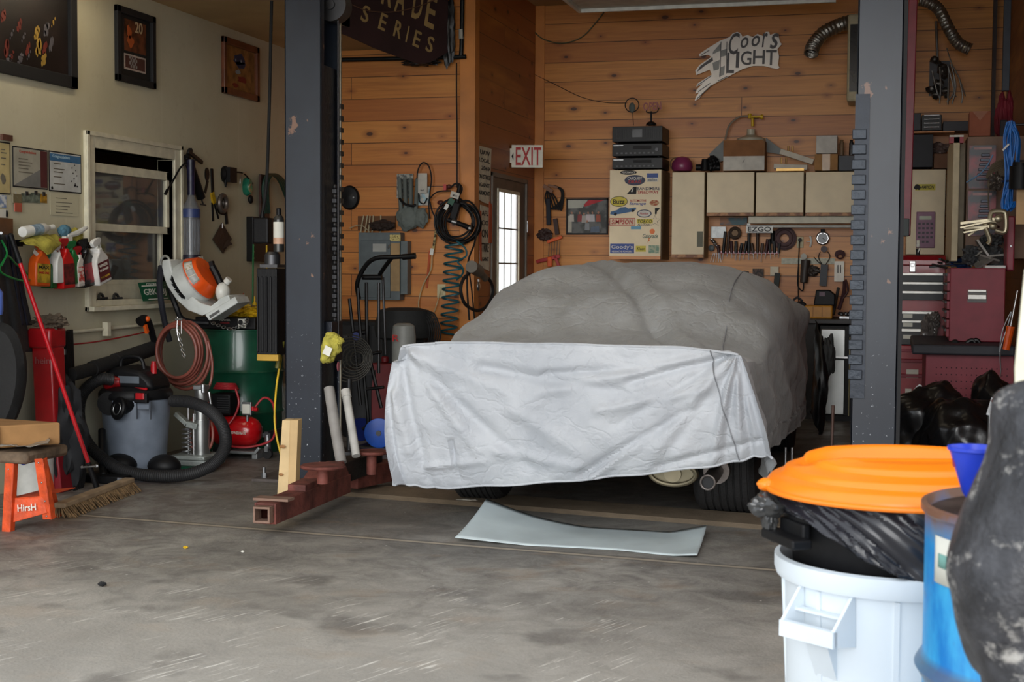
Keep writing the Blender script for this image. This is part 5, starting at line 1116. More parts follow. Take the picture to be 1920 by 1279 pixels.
u=T('extension_cable','yellow cord hanging down between the pail and the lift post','cord',loc=at(529,860,9.3));m=M();m.tube([u.a(528,668),u.a(522,700),u.a(517,740),u.a(515,790),u.a(521,830),u.a(531,868)],.007);u.part('cord',m,YEL)
u=T('spirit_level','short yellow bar sticking out from behind the black motor box','level',loc=at(502,676,9.02));a,b=u.a(484,676),u.a(524,665);m=M();m.bx(a.x,b.x,-.02,.02,a.z,b.z);u.part('bar',m,mat('dull_yellow',(190,150,50),.5),bev=.004,smooth=False);m=M();m.cyl(u.a(520,690,.1),u.a(530,640,.1),.016);u.part('strut',m,mat('olive_strut',(110,104,40),.5))
# lumber, pipes, glove on the post
u=T('lumber_block','pair of pale lumber offcuts standing against the foot of the left lift post','lumber',loc=onZ(540,937))
for i,(x0,x1,x2,x3,yb_)in enumerate(((519,540,529,544,934),(540,553,544,559,936))):
 m=M();dy=-.0;m.prism([u.a(x0,yb_,0)*1.0,u.a(x1,yb_,0),u.a(x3,788,.06),u.a(x2,788,.06)],(0,.06,.004));u.part('board',m,mat('fresh_pine_%d'%i,((226,196,146),(216,182,130))[i],.7,var=.12,scale=5),bev=.003,smooth=False)
m=M();q=u.a(527,838,-.0);m.ell(q+V((0,.018,0)),(.018,.003,.010),10);q=u.a(526,890,-.0);m.ell(q+V((0,.004,0)),(.014,.003,.008),10);u.part('knot',m,mat('knot_brown',(170,120,70),.7))
u=T('plastic_pipe','grey-brown plastic pipe leaning on the left lift post, the left of two','pipe',loc=at(640,870,8.05));m=M();m.tube([u.a(617,728,.2),u.a(628,800,.1),u.a(640,868,0)],.031,18,4);u.part('pipe',m,mat('grey_brown_pvc',(150,146,142),.5))
u=T('plastic_pipe','pale grey plastic pipe leaning beside the left lift post, the right of two','pipe',loc=at(668,856,8.15));m=M();m.cyl(u.a(648,735,.2),u.a(668,855,0),.025);u.part('pipe',m,mat('pale_grey_pvc',(196,194,188),.45));m=M();m.cyl(u.a(647.6,732,.2),u.a(650,745,.18),.029);u.part('collar',m,mat('pale_grey_pvc',(196,194,188),.45))
u=T('work_glove','yellow-green glove stuffed on the edge of the left lift post','glove',loc=at(622,680,8.02));m=M();q=u.a(621,650);m.blob(q,(.058,.05,.07),.3,1.3,7);m.blob(u.a(636,640),(.03,.03,.022),.3,1.5,2);m.blob(u.a(614,664),(.04,.045,.055),.3,1.4,3);m.blob(u.a(624,632),(.04,.04,.03),.3,1.4,5);u.part('glove',m,YRAG);m=M();q=u.a(614,658,-.065);m.box(q,(.045,.002,.05),Matrix.Rotation(.4,3,'Y'));u.part('care_tag',m,PAP,smooth=False)
# ------------------------------------------------------------------ generic upright plane
class TP(T):
 def __init__(s,name,label,cat,p0,p1,group=None):
  x=V(p1)-V(p0);x.z=0;x.normalize();y=V((0,0,1));z=x.cross(y)
  s.f='C';s.m=Matrix.Translation(V(p0))@Matrix((x,y,z)).transposed().to_4x4();s.inv=s.m.inverted();s.n=z;s.p0=V(p0)
  o=bpy.data.objects.new(name,None);C.objects.link(o);o.empty_display_size=.05;o.matrix_world=s.m;s.o=o;tag(o,label,cat,group)
 def hit(s,px,py,c):
  d=ray(px,py);k=(s.p0+s.n*c-CAMP).dot(s.n)/d.dot(s.n);return CAMP+d*k
# banner under the step in the ceiling
t=TP('banner','dark maroon banner with tan hand-cut letters hung beneath the ceiling','banner',at(600,45,10.75),at(838,98,11.85))
P=[(600,48),(652,68),(700,90),(757,111),(785,120),(805,117),(838,98),(838,-40),(600,-140)]
m=M();m.prism([t.q(x,y)for x,y in P],(0,0,.012));t.part('cloth',m,mat('maroon_banner',(58,36,38),.8,var=.2,scale=3),smooth=False)
TAN=mat('tan_letter',(176,150,98),.7)
a=t.q(676,28,.014);b=t.q(818,86,.014)
mid_=(a+b)/2;an=math.atan2(b.y-a.y,b.x-a.x)
for ch,(px,py),hh in zip('SERIES',((685,26),(718,41),(746,55),(764,64),(782,73),(806,83)),(.135,)*6):
 q=t.q(px,py,.013);t.text(ch,hh,(q.x,q.y,.0135),TAN,width=(.085 if ch!='I' else .02),ang=-.22,shear=.1,ext=.0015)
for ch,(px,py),in zip('RADE',((728,-20),(752,-6),(784,6),(808,22))):
 q=t.q(px,py,.013);t.text(ch,.27,(q.x,q.y+.0,.0135),TAN,width=.11,ext=.0015,ang=-.2)
m=M();m.tube([t.q(652,5,.03),t.q(690,20,.03),t.q(740,22,.03),t.q(790,10,.03),t.q(830,-8,.03)],.004);t.part('string',m,mat('brown_string',(110,78,60),.8))
v=T('black_tarp','crumpled black plastic bundled behind the right end of the maroon banner','plastic','W',px=(810,120),c=.06)
m=M();m.blob(v.q(790,117,.1),(.16,.03,.05),.5,2.5,3);m.blob(v.q(840,60,.07),(.06,.28,.04),.4,2,5);v.part('bundle',m,mat('black_sheeting',(34,36,38),.4))
# black pipe along the pine wall
t=T('black_pipe','black iron pipe running along the pine wall and turning up beside the corner','pipe','W',px=(600,113),c=.05)
m=M();m.tube([t.q(560,114,.05),t.q(650,112,.05),t.q(856,107,.05),t.q(863,105,.05),t.q(865,98,.05),t.q(866,60,.05),t.q(868,-60,.05)],.019,12,3);t.part('pipe',m,mat('black_iron',(28,32,34),.35,.4));m=M();q=t.q(865,62,.05);m.cyl(q+V((0,-.05,0)),q+V((0,.03,0)),.022);t.part('paint_mark',m,mat('pale_mark',(170,170,160),.6))
# reel at the left of the pine wall
def W(name,label,cat,px,py,c=.0,group=None,w='W'):return T(name,label,cat,w,px=(px,py),c=c,group=group)
t=W('cord_reel','round black disc hanging on the pine wall next to the lift post','reel',655,392);m=M();q=t.q(657,371);m.lathe([(0,0),(.10,0),(.105,.02),(.09,.035),(.03,.04),(0,.05)],(q.x,q.y,0),(0,0,1),32,.85,1);t.part('disc',m,BLK);m=M();m.cyl(V((q.x+.045,q.y,.03)),V((q.x+.045,q.y,.045)),.008);t.part('rivet',m,STL)
# electrical panel
t=W('electrical_panel','grey electrical breaker panel on the pine wall behind the hand truck','electrical panel',716,565)
a,b=t.q(672,562,.12),t.q(750,436,.12);m=M();m.bx(a.x,b.x,a.y,b.y,0,.12);t.part('cabinet',m,GREYM,bev=.004,smooth=False)
a,b=t.q(676,558,.13),t.q(732,450,.13);m=M();m.bx(a.x,b.x,a.y,b.y,.12,.135);d_=t.part('door',m,mat('grey_panel_door',(88,98,102),.45),bev=.003,smooth=False)
a,b=t.q(699,472,.136),t.q(724,457,.136);t.part('paper_label',M().bx(a.x,b.x,a.y,b.y,.135,.137),mat('grey_paper',(170,172,168),.7),par=d_,smooth=False);m=M();q=t.q(728,466,.14);m.bar(q,q+V((.012,.03,.01)),.01,.01);t.part('latch',m,STL,par=d_)
a,b=t.q(733,552,.10),t.q(764,452,.10);m=M();m.bx(a.x,b.x,a.y,b.y,0,.10);t.part('side_box',m,mat('grey_side_box',(100,110,112),.5),bev=.004,smooth=False)
a,b=t.q(733,546,.12),t.q(750,456,.12);t.part('wood_strip',M().bx(a.x,b.x,a.y,b.y,.12,.128),mat('tan_wood_strip',(170,140,96),.6,var=.15),smooth=False)
a,b=t.q(731,452,.125),t.q(751,440,.125);t.part('warning_label',M().bx(a.x,b.x,a.y,b.y,.12,.128),mat('yellow_tag',(206,190,120),.6,col2=(90,70,20),mixp=.42,scale=70),smooth=False)
m=M();
for k,x in enumerate((676,684,690,697,712)):m.tube([t.q(x,440,.05),t.q(x+2,424,.04),t.q(x+6-k,404,.02)],.006)
m.tube([t.q(655,428,.05),t.q(676,422,.06),t.q(694,436,.05)],.004);t.part('cable',m,mat('pale_cable',(176,164,134),.6))
a,b=t.q(672,432,.0),t.q(742,405,.0);t.part('backing_board',M().bx(a.x,b.x,a.y,b.y,0,.015),mat('brown_board',(104,66,34),.7),smooth=False)
t=W('tool_bag','dark brown drill case lying on top of the grey panel','bag',715,432,.06);m=M();m.blob(t.q(716,423,.06),(.11,.045,.05),.35,3,4);t.part('bag',m,mat('dark_brown_case',(48,34,28),.8))
# grey gloves and blister packs
t=W('work_gloves','pair of grey rubberised gloves hanging fingers-up on the pine wall','gloves',768,432,.02)
GL=mat('grey_glove',(104,112,108),.7,bump=.4)
m=M();m.blob(t.q(764,410,.05),(.10,.10,.035),.25,2,3);
for x0,x1 in((752,749),(761,759),(770,770),(779,783)):m.tube([t.q(x0,400,.05),t.q((x0+x1)/2,365,.06),t.q(x1,335,.05)],.018,10)
m.blob(t.q(789,408,.05),(.06,.085,.03),.25,2,8);t.part('glove',m,GL)
m=M();m.tube([t.q(749,372,.08),t.q(758,382,.09),t.q(772,386,.09),t.q(780,384,.08)],.010);t.part('strap',m,BLK)
def card(name,label,x0,y0,x1,y1,mt,c=.03,cat='package',group=None,w='W'):
 t=W(name,label,cat,(x0+x1)/2,y1,c,group,w);a,b=t.q(x0,y1,c),t.q(x1,y0,c);t.part('card',M().bx(a.x,b.x,a.y,b.y,-.003,.003),mt,smooth=False);t.wh=(a,b);return t
t=card('blister_card','metallic card of hooks behind the grey gloves',744,326,775,372,mat('metal_card',(150,150,140),.4,.3,col2=(80,84,84),scale=30),.015)
t=card('blister_card','pale blue and white card hanging beside the gloves',782,350,806,385,mat('pale_blue_card',(150,184,196),.6,col2=(210,206,196),scale=20),.03)
t=W('battery_tender','white-labelled cord set looped on a nail above the gloves','cord set',793,365,.07)
a,b=t.q(784,362,.07),t.q(801,325,.07);t.part('tag',M().bx(a.x,b.x,a.y,b.y,-.004,.004),mat('grey_white_tag',(196,192,182),.7),smooth=False)
q=t.q(792,357,.075);t.text('UNIT',.012,(q.x,q.y,.006),INK,width=.035)
m=M();m.tube([t.q(786,372,.06),t.q(782,345,.06),t.q(784,318,.07),t.q(793,305,.07),t.q(804,312,.07),t.q(809,335,.06),t.q(806,360,.06),t.q(804,385,.05),t.q(806,410,.04)],.006);t.part('loop',m,RUB);m=M();m.tube([t.q(786,365,.09),t.q(787,378,.09),t.q(795,382,.09),t.q(801,372,.09)],.006);t.part('loop',m,RUB)
# the big black cable coil with the drop light
t=W('cable_coil','thick coil of black cable with a work light hanging on the pine corner board','cable',862,460,.03)
m=M();rr=random.Random(8);c0=t.q(860,415,.10);pts=[]
for k in range(9):
 R=.165+rr.uniform(-.025,.03);o_=V((rr.uniform(-.03,.03),rr.uniform(-.025,.015),-.04+.012*k))
 for i in range(12):a_=6.283*i/12+1.57;pts.append(c0+o_+V((R*1.02*math.cos(a_),R*math.sin(a_),0)))
m.tube(pts,.0085,7,3);t.part('coil',m,BLK)
m=M();m.tube([t.q(857,352,.1),t.q(857,250,.05),t.q(856,180,.05),t.q(856,118,.05)],.006);m.tube([t.q(845,352,.1),t.q(853,345,.1),t.q(862,346,.1),t.q(866,356,.1),t.q(858,372,.1)],.008)
m.tube([t.q(806,372,.06),t.q(820,360,.08),t.q(845,358,.1)],.006);m.tube([t.q(806,378,.06),t.q(812,400,.06),t.q(826,422,.06),t.q(836,425,.06)],.006);t.part('cable',m,RUB)
m=M();m.bar(t.q(849,414,.16),t.q(858,380,.16),.06,.05,(0,0,1));m.cyl(t.q(856,384,.16),t.q(862,346,.14),.022,.015);lt=t.part('work_light',m,BLK,bev=.008)
m=M();m.box(t.q(853,366,.19),(.075,.05,.006),Matrix.Rotation(-.3,3,'Z'));t.part('tag',m,mat('grey_white_tag',(196,192,182),.7),smooth=False);m=M();m.box(t.q(846,378,.185),(.05,.05,.005),Matrix.Rotation(-.5,3,'Z'));t.part('tag',m,mat('green_tag',(52,92,74),.6),smooth=False);m=M();m.box(t.q(837,388,.185),(.03,.05,.005),Matrix.Rotation(-.5,3,'Z'));t.part('tag',m,WHT,smooth=False)
q=t.q(853,367,.195);t.text('MDX',.014,(q.x,q.y,q.z),INK,width=.04,ang=-.3)
t2=W('flashlight','black flashlight hanging slanted across the cable coil','flashlight',866,428,.2);m=M();m.cyl(t2.q(840,412,.2),t2.q(868,422,.2),.020);m.cyl(t2.q(868,422,.2),t2.q(886,430,.2),.02,.026);t2.part('body',m,BLK);m=M();m.cyl(t2.q(848,415,.2),t2.q(857,418,.2),.0215);t2.part('band',m,STL);m=M();m.cyl(t2.q(880,428,.2),t2.q(884,429,.2),.0265);t2.part('collar',m,CHR)
t=W('plug_bundle','small bundle of plugs with red and white tags beside the cable coil','plugs',838,385,.05);m=M();m.ell(t.q(836,352,.06),(.02,.025,.02),12);m.ell(t.q(842,350,.06),(.02,.02,.02),12);m.ell(t.q(826,380,.05),(.03,.02,.02),12);m.ell(t.q(831,388,.05),(.02,.02,.02),12);t.part('plug',m,mat('dark_red_brown_plug',(84,40,34),.5));m=M();q=t.q(834,351,.085);m.box(q,(.025,.05,.003));t.part('tag',m,mat('red_white_tag',(200,80,76),.6),smooth=False)
# striped strap, white cord and outlet
t=W('yellow_strap','dirty yellow strap hanging below the plugs on the pine wall','strap',813,470,.02);m=M();m.bar(t.q(819,422,.03),t.q(812,470,.03),.02,.006,(0,0,1));t.part('strap',m,mat('dirty_yellow_strap',(176,160,110),.8,col2=(60,50,30),scale=50),smooth=False);m=M();m.bar(t.q(811,466,.035),t.q(809,478,.035),.03,.015,(0,0,1));t.part('buckle',m,WHT)
m=M();m.tube([t.q(810,477,.03),t.q(808,505,.03),t.q(793,535,.03),t.q(785,565,.03),t.q(786,582,.03)],.005);t.part('cord',m,mat('cream_cord',(196,180,140),.6))
m=M();m.bar(t.q(806,470,.008),t.q(800,540,.008),.018,.006,(0,0,1));t.part('orange_tail',m,mat('dull_orange',(186,84,40),.7),smooth=False)
def outlet(label,x0,y0,x1,y1,w='W',c=.0):
 t=W('power_outlet',label,'outlet',(x0+x1)/2,y1,0,None,w);a,b=t.q(x0,y1),t.q(x1,y0);m=M();m.bx(a.x,b.x,a.y,b.y,0,.008);t.part('plate',m,mat('ivory_outlet',(206,196,156),.5),bev=.003,smooth=False);cx=(a.x+b.x)/2
 for s in(.3,.7):m=M();m.bx(cx-.017,cx+.017,a.y+(b.y-a.y)*s-.014,a.y+(b.y-a.y)*s+.014,.008,.010);so__=t.part('socket',m,mat('ivory_socket',(190,180,140),.5),smooth=False)
 return t
t=outlet('cream power outlet low on the pine wall beside the teal hose',820,533,836,558);m=M();m.tube([t.q(826,545,.02),t.q(819,570,.03),t.q(814,585,.02),t.q(808,592,.02)],.004);t.part('cord',m,mat('cream_cord',(196,180,140),.6))
# teal coil hoses
t=W('coiled_air_hose','teal spiral air hose hanging down the pine corner board','hose',850,630,.05)
m=M();pts=[]
for k in range(100):s=k/99;a_=k*.70;px=852-12*s+17*math.cos(a_)*(1-.1*s);py=455+175*s;pts.append(t.q(px,py,.09+.05*math.sin(a_)))
m.tube(pts,.0085,7,2);t.part('hose',m,TEAL)
m=M();m.tube([t.q(856,452,.14),t.q(872,465,.15),t.q(874,480,.15),t.q(858,490,.14),t.q(866,500,.14),t.q(868,512,.12),t.q(856,525,.1)],.0075);t.part('loose_loop',m,TEAL)
# signs on the door wall
def D(name,label,cat,px,py,c=.0,group=None):return T(name,label,cat,'D',px=(px,py),c=c,group=group)
PP=mat('aged_sign_paper',(236,228,206),.8,var=.15,scale=8)
def strike(label,pts,words,ink=INK,orange=None):
 t=D('strike_sign',label,'sign',pts[0][0],pts[2][1],.01,'paper strike signs by the exit door')
 P=[t.q(x,y,.01)for x,y in pts];m=M();m.prism(P,(0,0,.003));t.part('paper',m,PP,smooth=False)
 xc=sum(p[0]for p in pts)/len(pts)
 for wd,py,hpx,x0,x1 in words:
  a=t.q(x0,py-hpx/2,.012);b=t.q(x1,py-hpx/2,.012);c=t.q((x0+x1)/2,py,.012);e=t.q((x0+x1)/2,py+hpx,.012);t.text(wd,abs(c.y-e.y)*.95,(c.x,c.y,.0045),ink,width=abs(b.x-a.x))
 return t
strike('upper ragged white strike sign on the pine wall left of the exit door',[(893,272),(921,279),(919,330),(917,383),(907,380),(892,371),(897,330)],(('UAW',287,9,900,918),('LOCAL',301,8,898,918),('2069',316,8,902,918),('ON STRIKE',332,9,897,919),('AGAINST',347,8,896,918),('FAIRMONT',362,9,895,918)))
t=strike('lower strike sign under the ragged one, with orange tape',[(900,384),(918,390),(917,508),(899,500)],(('AFL',400,10,903,915),('CIO',418,10,903,915),('ON',438,16,903,914),('STRIKE',464,18,901,916),('AGAINST',486,8,901,916)))
m=M();m.prism([t.q(x,y,.02)for x,y in((917,378),(922,384),(922,455),(916,456))],(0,0,.003));m.prism([t.q(x,y,.02)for x,y in((898,395),(902,395),(903,490),(900,488))],(0,0,.003));t.part('orange_tape',m,mat('orange_tape',(206,90,50),.6),smooth=False)
t=D('air_hose_reel','black hose loop with a grey nozzle hanging under the strike signs','hose',895,585,.1)
m=M();m.tube([t.q(880,512,.1),t.q(868,525,.1),t.q(864,545,.1),t.q(872,570,.1),t.q(893,582,.1),t.q(912,575,.1),t.q(924,550,.1),t.q(920,528,.1),t.q(905,515,.1)],.014);m.tube([t.q(897,415,.06),t.q(890,455,.08),t.q(878,490,.1),t.q(876,540,.1),t.q(880,600,.1)],.008);m.tube([t.q(878,500,.1),t.q(884,540,.1),t.q(890,604,.1)],.006);t.part('hose',m,RUB);m=M();m.cyl(t.q(884,500,.14),t.q(897,508,.14),.05);m.cyl(t.q(897,508,.14),t.q(910,522,.14),.03);t.part('nozzle',m,mat('grey_nozzle',(110,104,94),.5));m=M();m.ell(t.q(897,537,.14),(.03,.04,.015),12);m.box(t.q(898,526,.14),(.04,.02,.01));t.part('glass_bulb',m,CHR)
# EXIT sign
e0=at(957,300,13.05);e1=at(1019,300,13.05)
t=TP('exit_sign','white box exit sign with red letters at the pine corner','exit sign',e0,e1);t.pl=0
a,b=t.q(959,314),t.q(1018,272);m=M();m.bx(a.x,b.x,a.y,b.y,-.06,0);t.part('box',m,mat('exit_white',(226,222,206),.5),bev=.003,smooth=False)
m=M();c=t.q(951,305),t.q(959,278);m.bx(c[0].x,a.x,c[0].y,c[1].y,-.05,-.01);t.part('bracket',m,mat('exit_white',(226,222,206),.5),smooth=False)
q=t.q(991,293);t.text('EXIT',.165,(q.x,q.y,.001),INKR,width=.235);m=M();p0=t.q(959,293);m.prism([p0+V((.0,0,.0005)),p0+V((.018,.035,.0005)),p0+V((.018,-.035,.0005))],(0,0,.001));t.part('arrow',m,INK,smooth=False)
m=M();m.bx(-.02,.0,-.02,.3,-.06,-.04);m.cyl((a.x-.05,.1,-.04),(a.x-.2,.1,-.35),.008);t.part('arm',m,STL)
# ------------------------------------------------------------------ behind the left post: hand truck and friends
t=T('hand_truck','tall black tubular hand truck with a blue wheel beside the covered car','hand truck',loc=V((at(700,835,10.6).x,at(700,835,10.6).y,0)))
A=lambda x,y,d=0.:t.a(x,y,d)
m=M();m.tube([A(673,560,.05),A(670,530,.0),A(686,498,-.03),A(706,484,-.05),A(740,482,-.06),A(779,480,-.06)],.017,10);m.tube([A(735,483,-.06),A(722,500,0),A(712,515,.05)],.016);m.cyl(A(755,482,-.06),A(779,480,-.06),.022);t.part('handle',m,BMT)
m=M();m.tube([A(671,540,0),A(674,600,0),A(684,720,0),A(690,790,0),A(680,805,0)],.013);t.part('rail',m,BMT)
m=M();m.tube([A(687,530,.15),A(688,620,.1),A(692,665,.05),A(715,765,0)],.014);t.part('rail',m,BMT)
m=M();m.cyl(A(710,530,.1),A(710,700,.1),.012);m.cyl(A(718,520,.1),A(723,665,.1),.010);t.part('rail',m,DST)
for p_ in((680,520,.05,716,520,.02),(688,665,.08,715,660,.012),(686,730,0,720,726,.012)):m=M();m.cyl(A(p_[0],p_[1],p_[2]),A(p_[3],p_[4],p_[2]),p_[5]);t.part('crossbar',m,BMT)
w0=A(711,812,.0);w0.z=.11;m=M();m.lathe([(0,-.02),(.09,-.02),(.11,-.015),(.11,.015),(.09,.02),(0,.02)],w0,(.15,-1,0),32);wh=t.part('wheel',m,BLUE);m=M();m.lathe([(0,.0),(.02,0),(.02,.03),(0,.03)],w0,(.15,-1,0),12);t.part('hub',m,DST,par=wh)
m=M();m.cyl(w0,V((w0.x+.5,w0.y+.1,.11)),.012);t.part('axle',m,DST);m=M();m.bx(-.12,.2,.0,.2,0,.01);t.part('toe_plate',m,BMT)
u=T('hand_truck','second black hand truck with small blue wheels, mostly hidden behind the lift post','hand truck',loc=V((at(668,800,11.0).x,at(668,800,11.0).y,0)));m=M();m.tube([u.a(655,560),u.a(664,640),u.a(676,760)],.014);u.part('rail',m,BMT);m=M();m.cyl(u.a(660,626),u.a(690,622),.02);u.part('crossbar',m,BMT);m=M();q=u.a(673,768);q.z=.09;m.cyl(q,q+V((.03,-.02,0)),.09);u.part('wheel',m,mat('dark_blue_wheel',(22,40,110),.5))
m=M();q=u.a(672,630);m.cyl(q,q+V((0,-.05,0)),.03);u.part('knob',m,mat('dark_blue_wheel',(22,40,110),.5))
u=T('shop_fan','grey cage fan edge showing between the lift post and the hand truck','fan',loc=V((at(655,800,10.3).x,at(655,800,10.3).y,0)))
cz=u.a(655,672);m=M()
for k in range(7):m.ring(cz+V((.01*k,0,0)),.17-.02*k,.005,(.55,-.8,0),28,5)
for k in range(12):a_=k*.5236;d_=V((.8*math.cos(a_)*.17,.55*math.cos(a_)*.17,math.sin(a_)*.17));m.cyl(cz,cz+d_,.003,n=5)
u.part('cage',m,mat('shaded_grey_cage',(74,72,66),.5,.4));m=M();m.cyl((cz.x,cz.y,0),(cz.x,cz.y,cz.z-.15),.02);m.cyl((cz.x,cz.y,0),(cz.x,cz.y,.02),.15);u.part('stand',m,DST)  # cage grey darkened to carry the shade behind the left post
u=T('welding_blanket_drum','black rounded canvas-covered drum behind the hand truck under the grey panel','drum',loc=V((at(757,700,11.3).x,at(757,700,11.3).y,0)))
m=M();z=u.a(757,577).z;zb=u.a(757,625).z;m.lathe([(0,0),(.17,0),(.17,zb-.05),(.22,zb-.03),(.235,zb+.05),(.20,z-.02),(.12,z),(0,z)],n=36);u.part('cover',m,mat('black_canvas',(34,36,37),.8,bump=.3));m=M()
for k in range(6):m.tube([u.a(785+k*3,585,.0),u.a(800+k*3,600-k*2,-.05),u.a(806+k*4,625,-.05),u.a(800+k*4,650,0)],.007)
u.part('cable',m,RUB)
u=T('white_bucket','white pail with a red letter R beside the covered car and hand truck','bucket',loc=V((at(757,700,10.55).x,at(757,700,10.55).y,0)));z=u.a(757,606).z;m=M();m.lathe([(0,0),(.08,0),(.09,z-.1),(.08,z-.02),(.05,z),(0,z)]);u.part('pail',m,mat('shaded_white_pail',(140,142,138),.5));q=u.a(742,634,-.12);u.text('R',.05,(q.x,q.y,q.z),INKR,width=.05)  # white of the pail darkened, shade put into its colour
u=T('gas_can','dark red box standing behind the rails of the hand truck','can',loc=V((at(722,800,11.2).x,at(722,800,11.2).y,0)));z=u.a(722,680).z;m=M();m.bx(-.08,.12,-.1,.1,0,z);m.cyl((0,0,z),(0,0,z+.05),.03);u.part('can',m,mat('deep_red',(110,20,26),.5),bev=.01)
u=T('dark_tub','dark plastic tub in the shade behind the hand truck','tub',loc=V((at(690,800,11.35).x,at(690,800,11.35).y,0)));m=M();m.lathe([(0,0),(.2,0),(.24,.5),(.25,.5),(.25,.54),(0,.54)]);u.part('tub',m,mat('very_dark_tub',(26,27,30),.6))
u=T('shade_backing_box','low black box added to deepen the shade by the pine wall behind the hand truck','cabinet',loc=V((-4.2,11.42,0)));m=M();z=u.a(700,600,0).z;m.bx(-.42,.42,-.36,.05,.02,z);u.part('body',m,mat('flat_black_backing',(20,20,22),.8),smooth=False,bev=.006)  # dark backing added to stand in for the deep shade here
for x in(-.41,.01):m=M();m.bx(x,x+.40,-.375,-.36,.05,z-.03);d_=u.part('door',m,mat('flat_black_door',(26,26,28),.7),smooth=False,bev=.003);m=M();m.bx(x+.18,x+.22,-.39,-.375,z-.15,z-.12);u.part('handle',m,DST,par=d_)
# ------------------------------------------------------------------ back wall
def B(name,label,cat,px,py,c=.0,group=None):return T(name,label,cat,'B',px=(px,py),c=c,group=group)
def bq(t,x0,y0,x1,y1,c):return t.q(x0,y1,c),t.q(x1,y0,c)
def qbox(t,nm,x0,y0,x1,y1,c0,c1,mt,bev=0,par=None,m=None):
 a,b=bq(t,x0,y0,x1,y1,c1);o=M()if m is None else m;o.bx(a.x,b.x,a.y,b.y,c0-t.c0,c1-t.c0)
 return t.part(nm,o,mt,bev=bev,par=par,smooth=False)if m is None else o
def _q(s,px,py,c=0.):return s.inv@s.hit(px,py,c)
# wires on the wall
t=B('wall_wire','thin green wire sagging from the ceiling panel to the pine corner','wire',1060,60,.02);m=M();m.tube([t.q(1000,58,.03),t.q(1020,74,.03),t.q(1055,81,.03),t.q(1090,70,.03),t.q(1115,45,.03),t.q(1137,17,.03)],.006);t.part('wire',m,mat('olive_wire',(90,90,60),.6))
t=B('wall_wire','thin dark antenna wire running down to the oval wire paddle','wire',1100,180,.02);m=M();m.tube([t.q(1003,140,.02),t.q(1040,158,.02),t.q(1090,182,.02),t.q(1135,192,.02),t.q(1176,193,.02)],.003);t.part('wire',m,RUB)
# jumper cables and clamps left of the framed photo
t=B('jumper_cables','hank of dark cables with brown clamps hanging on the back wall','cables',1035,420,.03)
m=M()
for k in range(5):m.tube([t.q(1026+k,356,.04+.01*k),t.q(1022+k*5,372,.06),t.q(1030+k*5,392,.06),t.q(1050+k,378+k*3,.05),t.q(1052+k,358,.04),t.q(1038,348,.05)],.007)
t.part('cable',m,RUB);m=M();m.bar(t.q(1028,372,.08),t.q(1029,422,.08),.045,.03,(0,0,1));t.part('bundle',m,mat('dark_blue_wrap',(34,38,50),.7),bev=.008);m=M();m.bar(t.q(1019,348,.09),t.q(1036,360,.09),.035,.02,(0,0,1));m.bar(t.q(1028,347,.09),t.q(1046,352,.09),.02,.02,(0,0,1));t.part('clamp',m,mat('brown_clamp',(130,92,70),.5,.3))
t=B('folding_tool','dark multi-tool hanging below the cables','tool',1038,442,.03);m=M();m.blob(t.q(1022,440,.05),(.07,.06,.03),.4,3,5);m.bar(t.q(1041,410,.05),t.q(1045,440,.05),.04,.03,(0,0,1));t.part('tool',m,mat('brown_black_tool',(62,40,36),.6))
t=B('bar_clamp','orange-handled clamp hanging under the dark tool, upper of two','clamp',1045,480,.04);m=M();m.bar(t.q(1026,454,.06),t.q(1054,444,.06),.03,.025,(0,0,1));t.part('jaw',m,ORG,bev=.004)
m=M()
for k in range(5):m.cyl(t.q(1030+k*5,452,.06),t.q(1028+k*5,488,.06),.003)
t.part('bar',m,DST)
t=B('bar_clamp','red and orange clamp hanging lowest on the back wall above the car','clamp',1035,500,.05);m=M();m.bar(t.q(1006,491,.07),t.q(1050,480,.07),.035,.03,(0,0,1));m.bar(t.q(1040,478,.07),t.q(1048,499,.07),.03,.03,(0,0,1));t.part('jaw',m,RED,bev=.004);m=M();m.bar(t.q(1031,482,.09),t.q(1031,500,.09),.045,.03,(0,0,1));t.part('handle',m,ORG,bev=.004)
# framed group photograph
t=B('framed_photo','black-framed colour photo of a crowd under a red awning on the back wall','photo',1101,440)
a,b=bq(t,1062,372,1141,440,.0);fw=.014;m=M();m.bx(a.x,b.x,a.y,a.y+fw,0,.02);m.bx(a.x,b.x,b.y-fw,b.y,0,.02);m.bx(a.x,a.x+fw,a.y,b.y,0,.02);m.bx(b.x-fw,b.x,a.y,b.y,0,.02);t.part('frame',m,INK,smooth=False)
ph=t.part('picture',M().bx(a.x+fw,b.x-fw,a.y+fw,b.y-fw,0,.01),mat('photo_ground',(96,98,96),.5,col2=(44,48,46),scale=9),smooth=False)
def qp(nm,pts,mt,z=.011):m=M();m.prism([t.q(x,y,z)for x,y in pts],(0,0,.0008));return t.part(nm,m,mt,smooth=False,par=ph)
qp('sky',[(1065,375),(1102,375),(1092,390),(1065,391)],mat('photo_sky',(186,188,176),.6));qp('awning',[(1104,375),(1134,375),(1096,388),(1094,384)],mat('photo_red',(186,40,50),.6));qp('ground',[(1065,405),(1072,405),(1072,436),(1065,436)],mat('photo_pale',(190,186,170),.6))
rr=random.Random(4)
cols=[(212,206,196),(150,60,60),(176,172,166),(206,196,200),(196,196,200),(170,86,64),(140,146,150)]
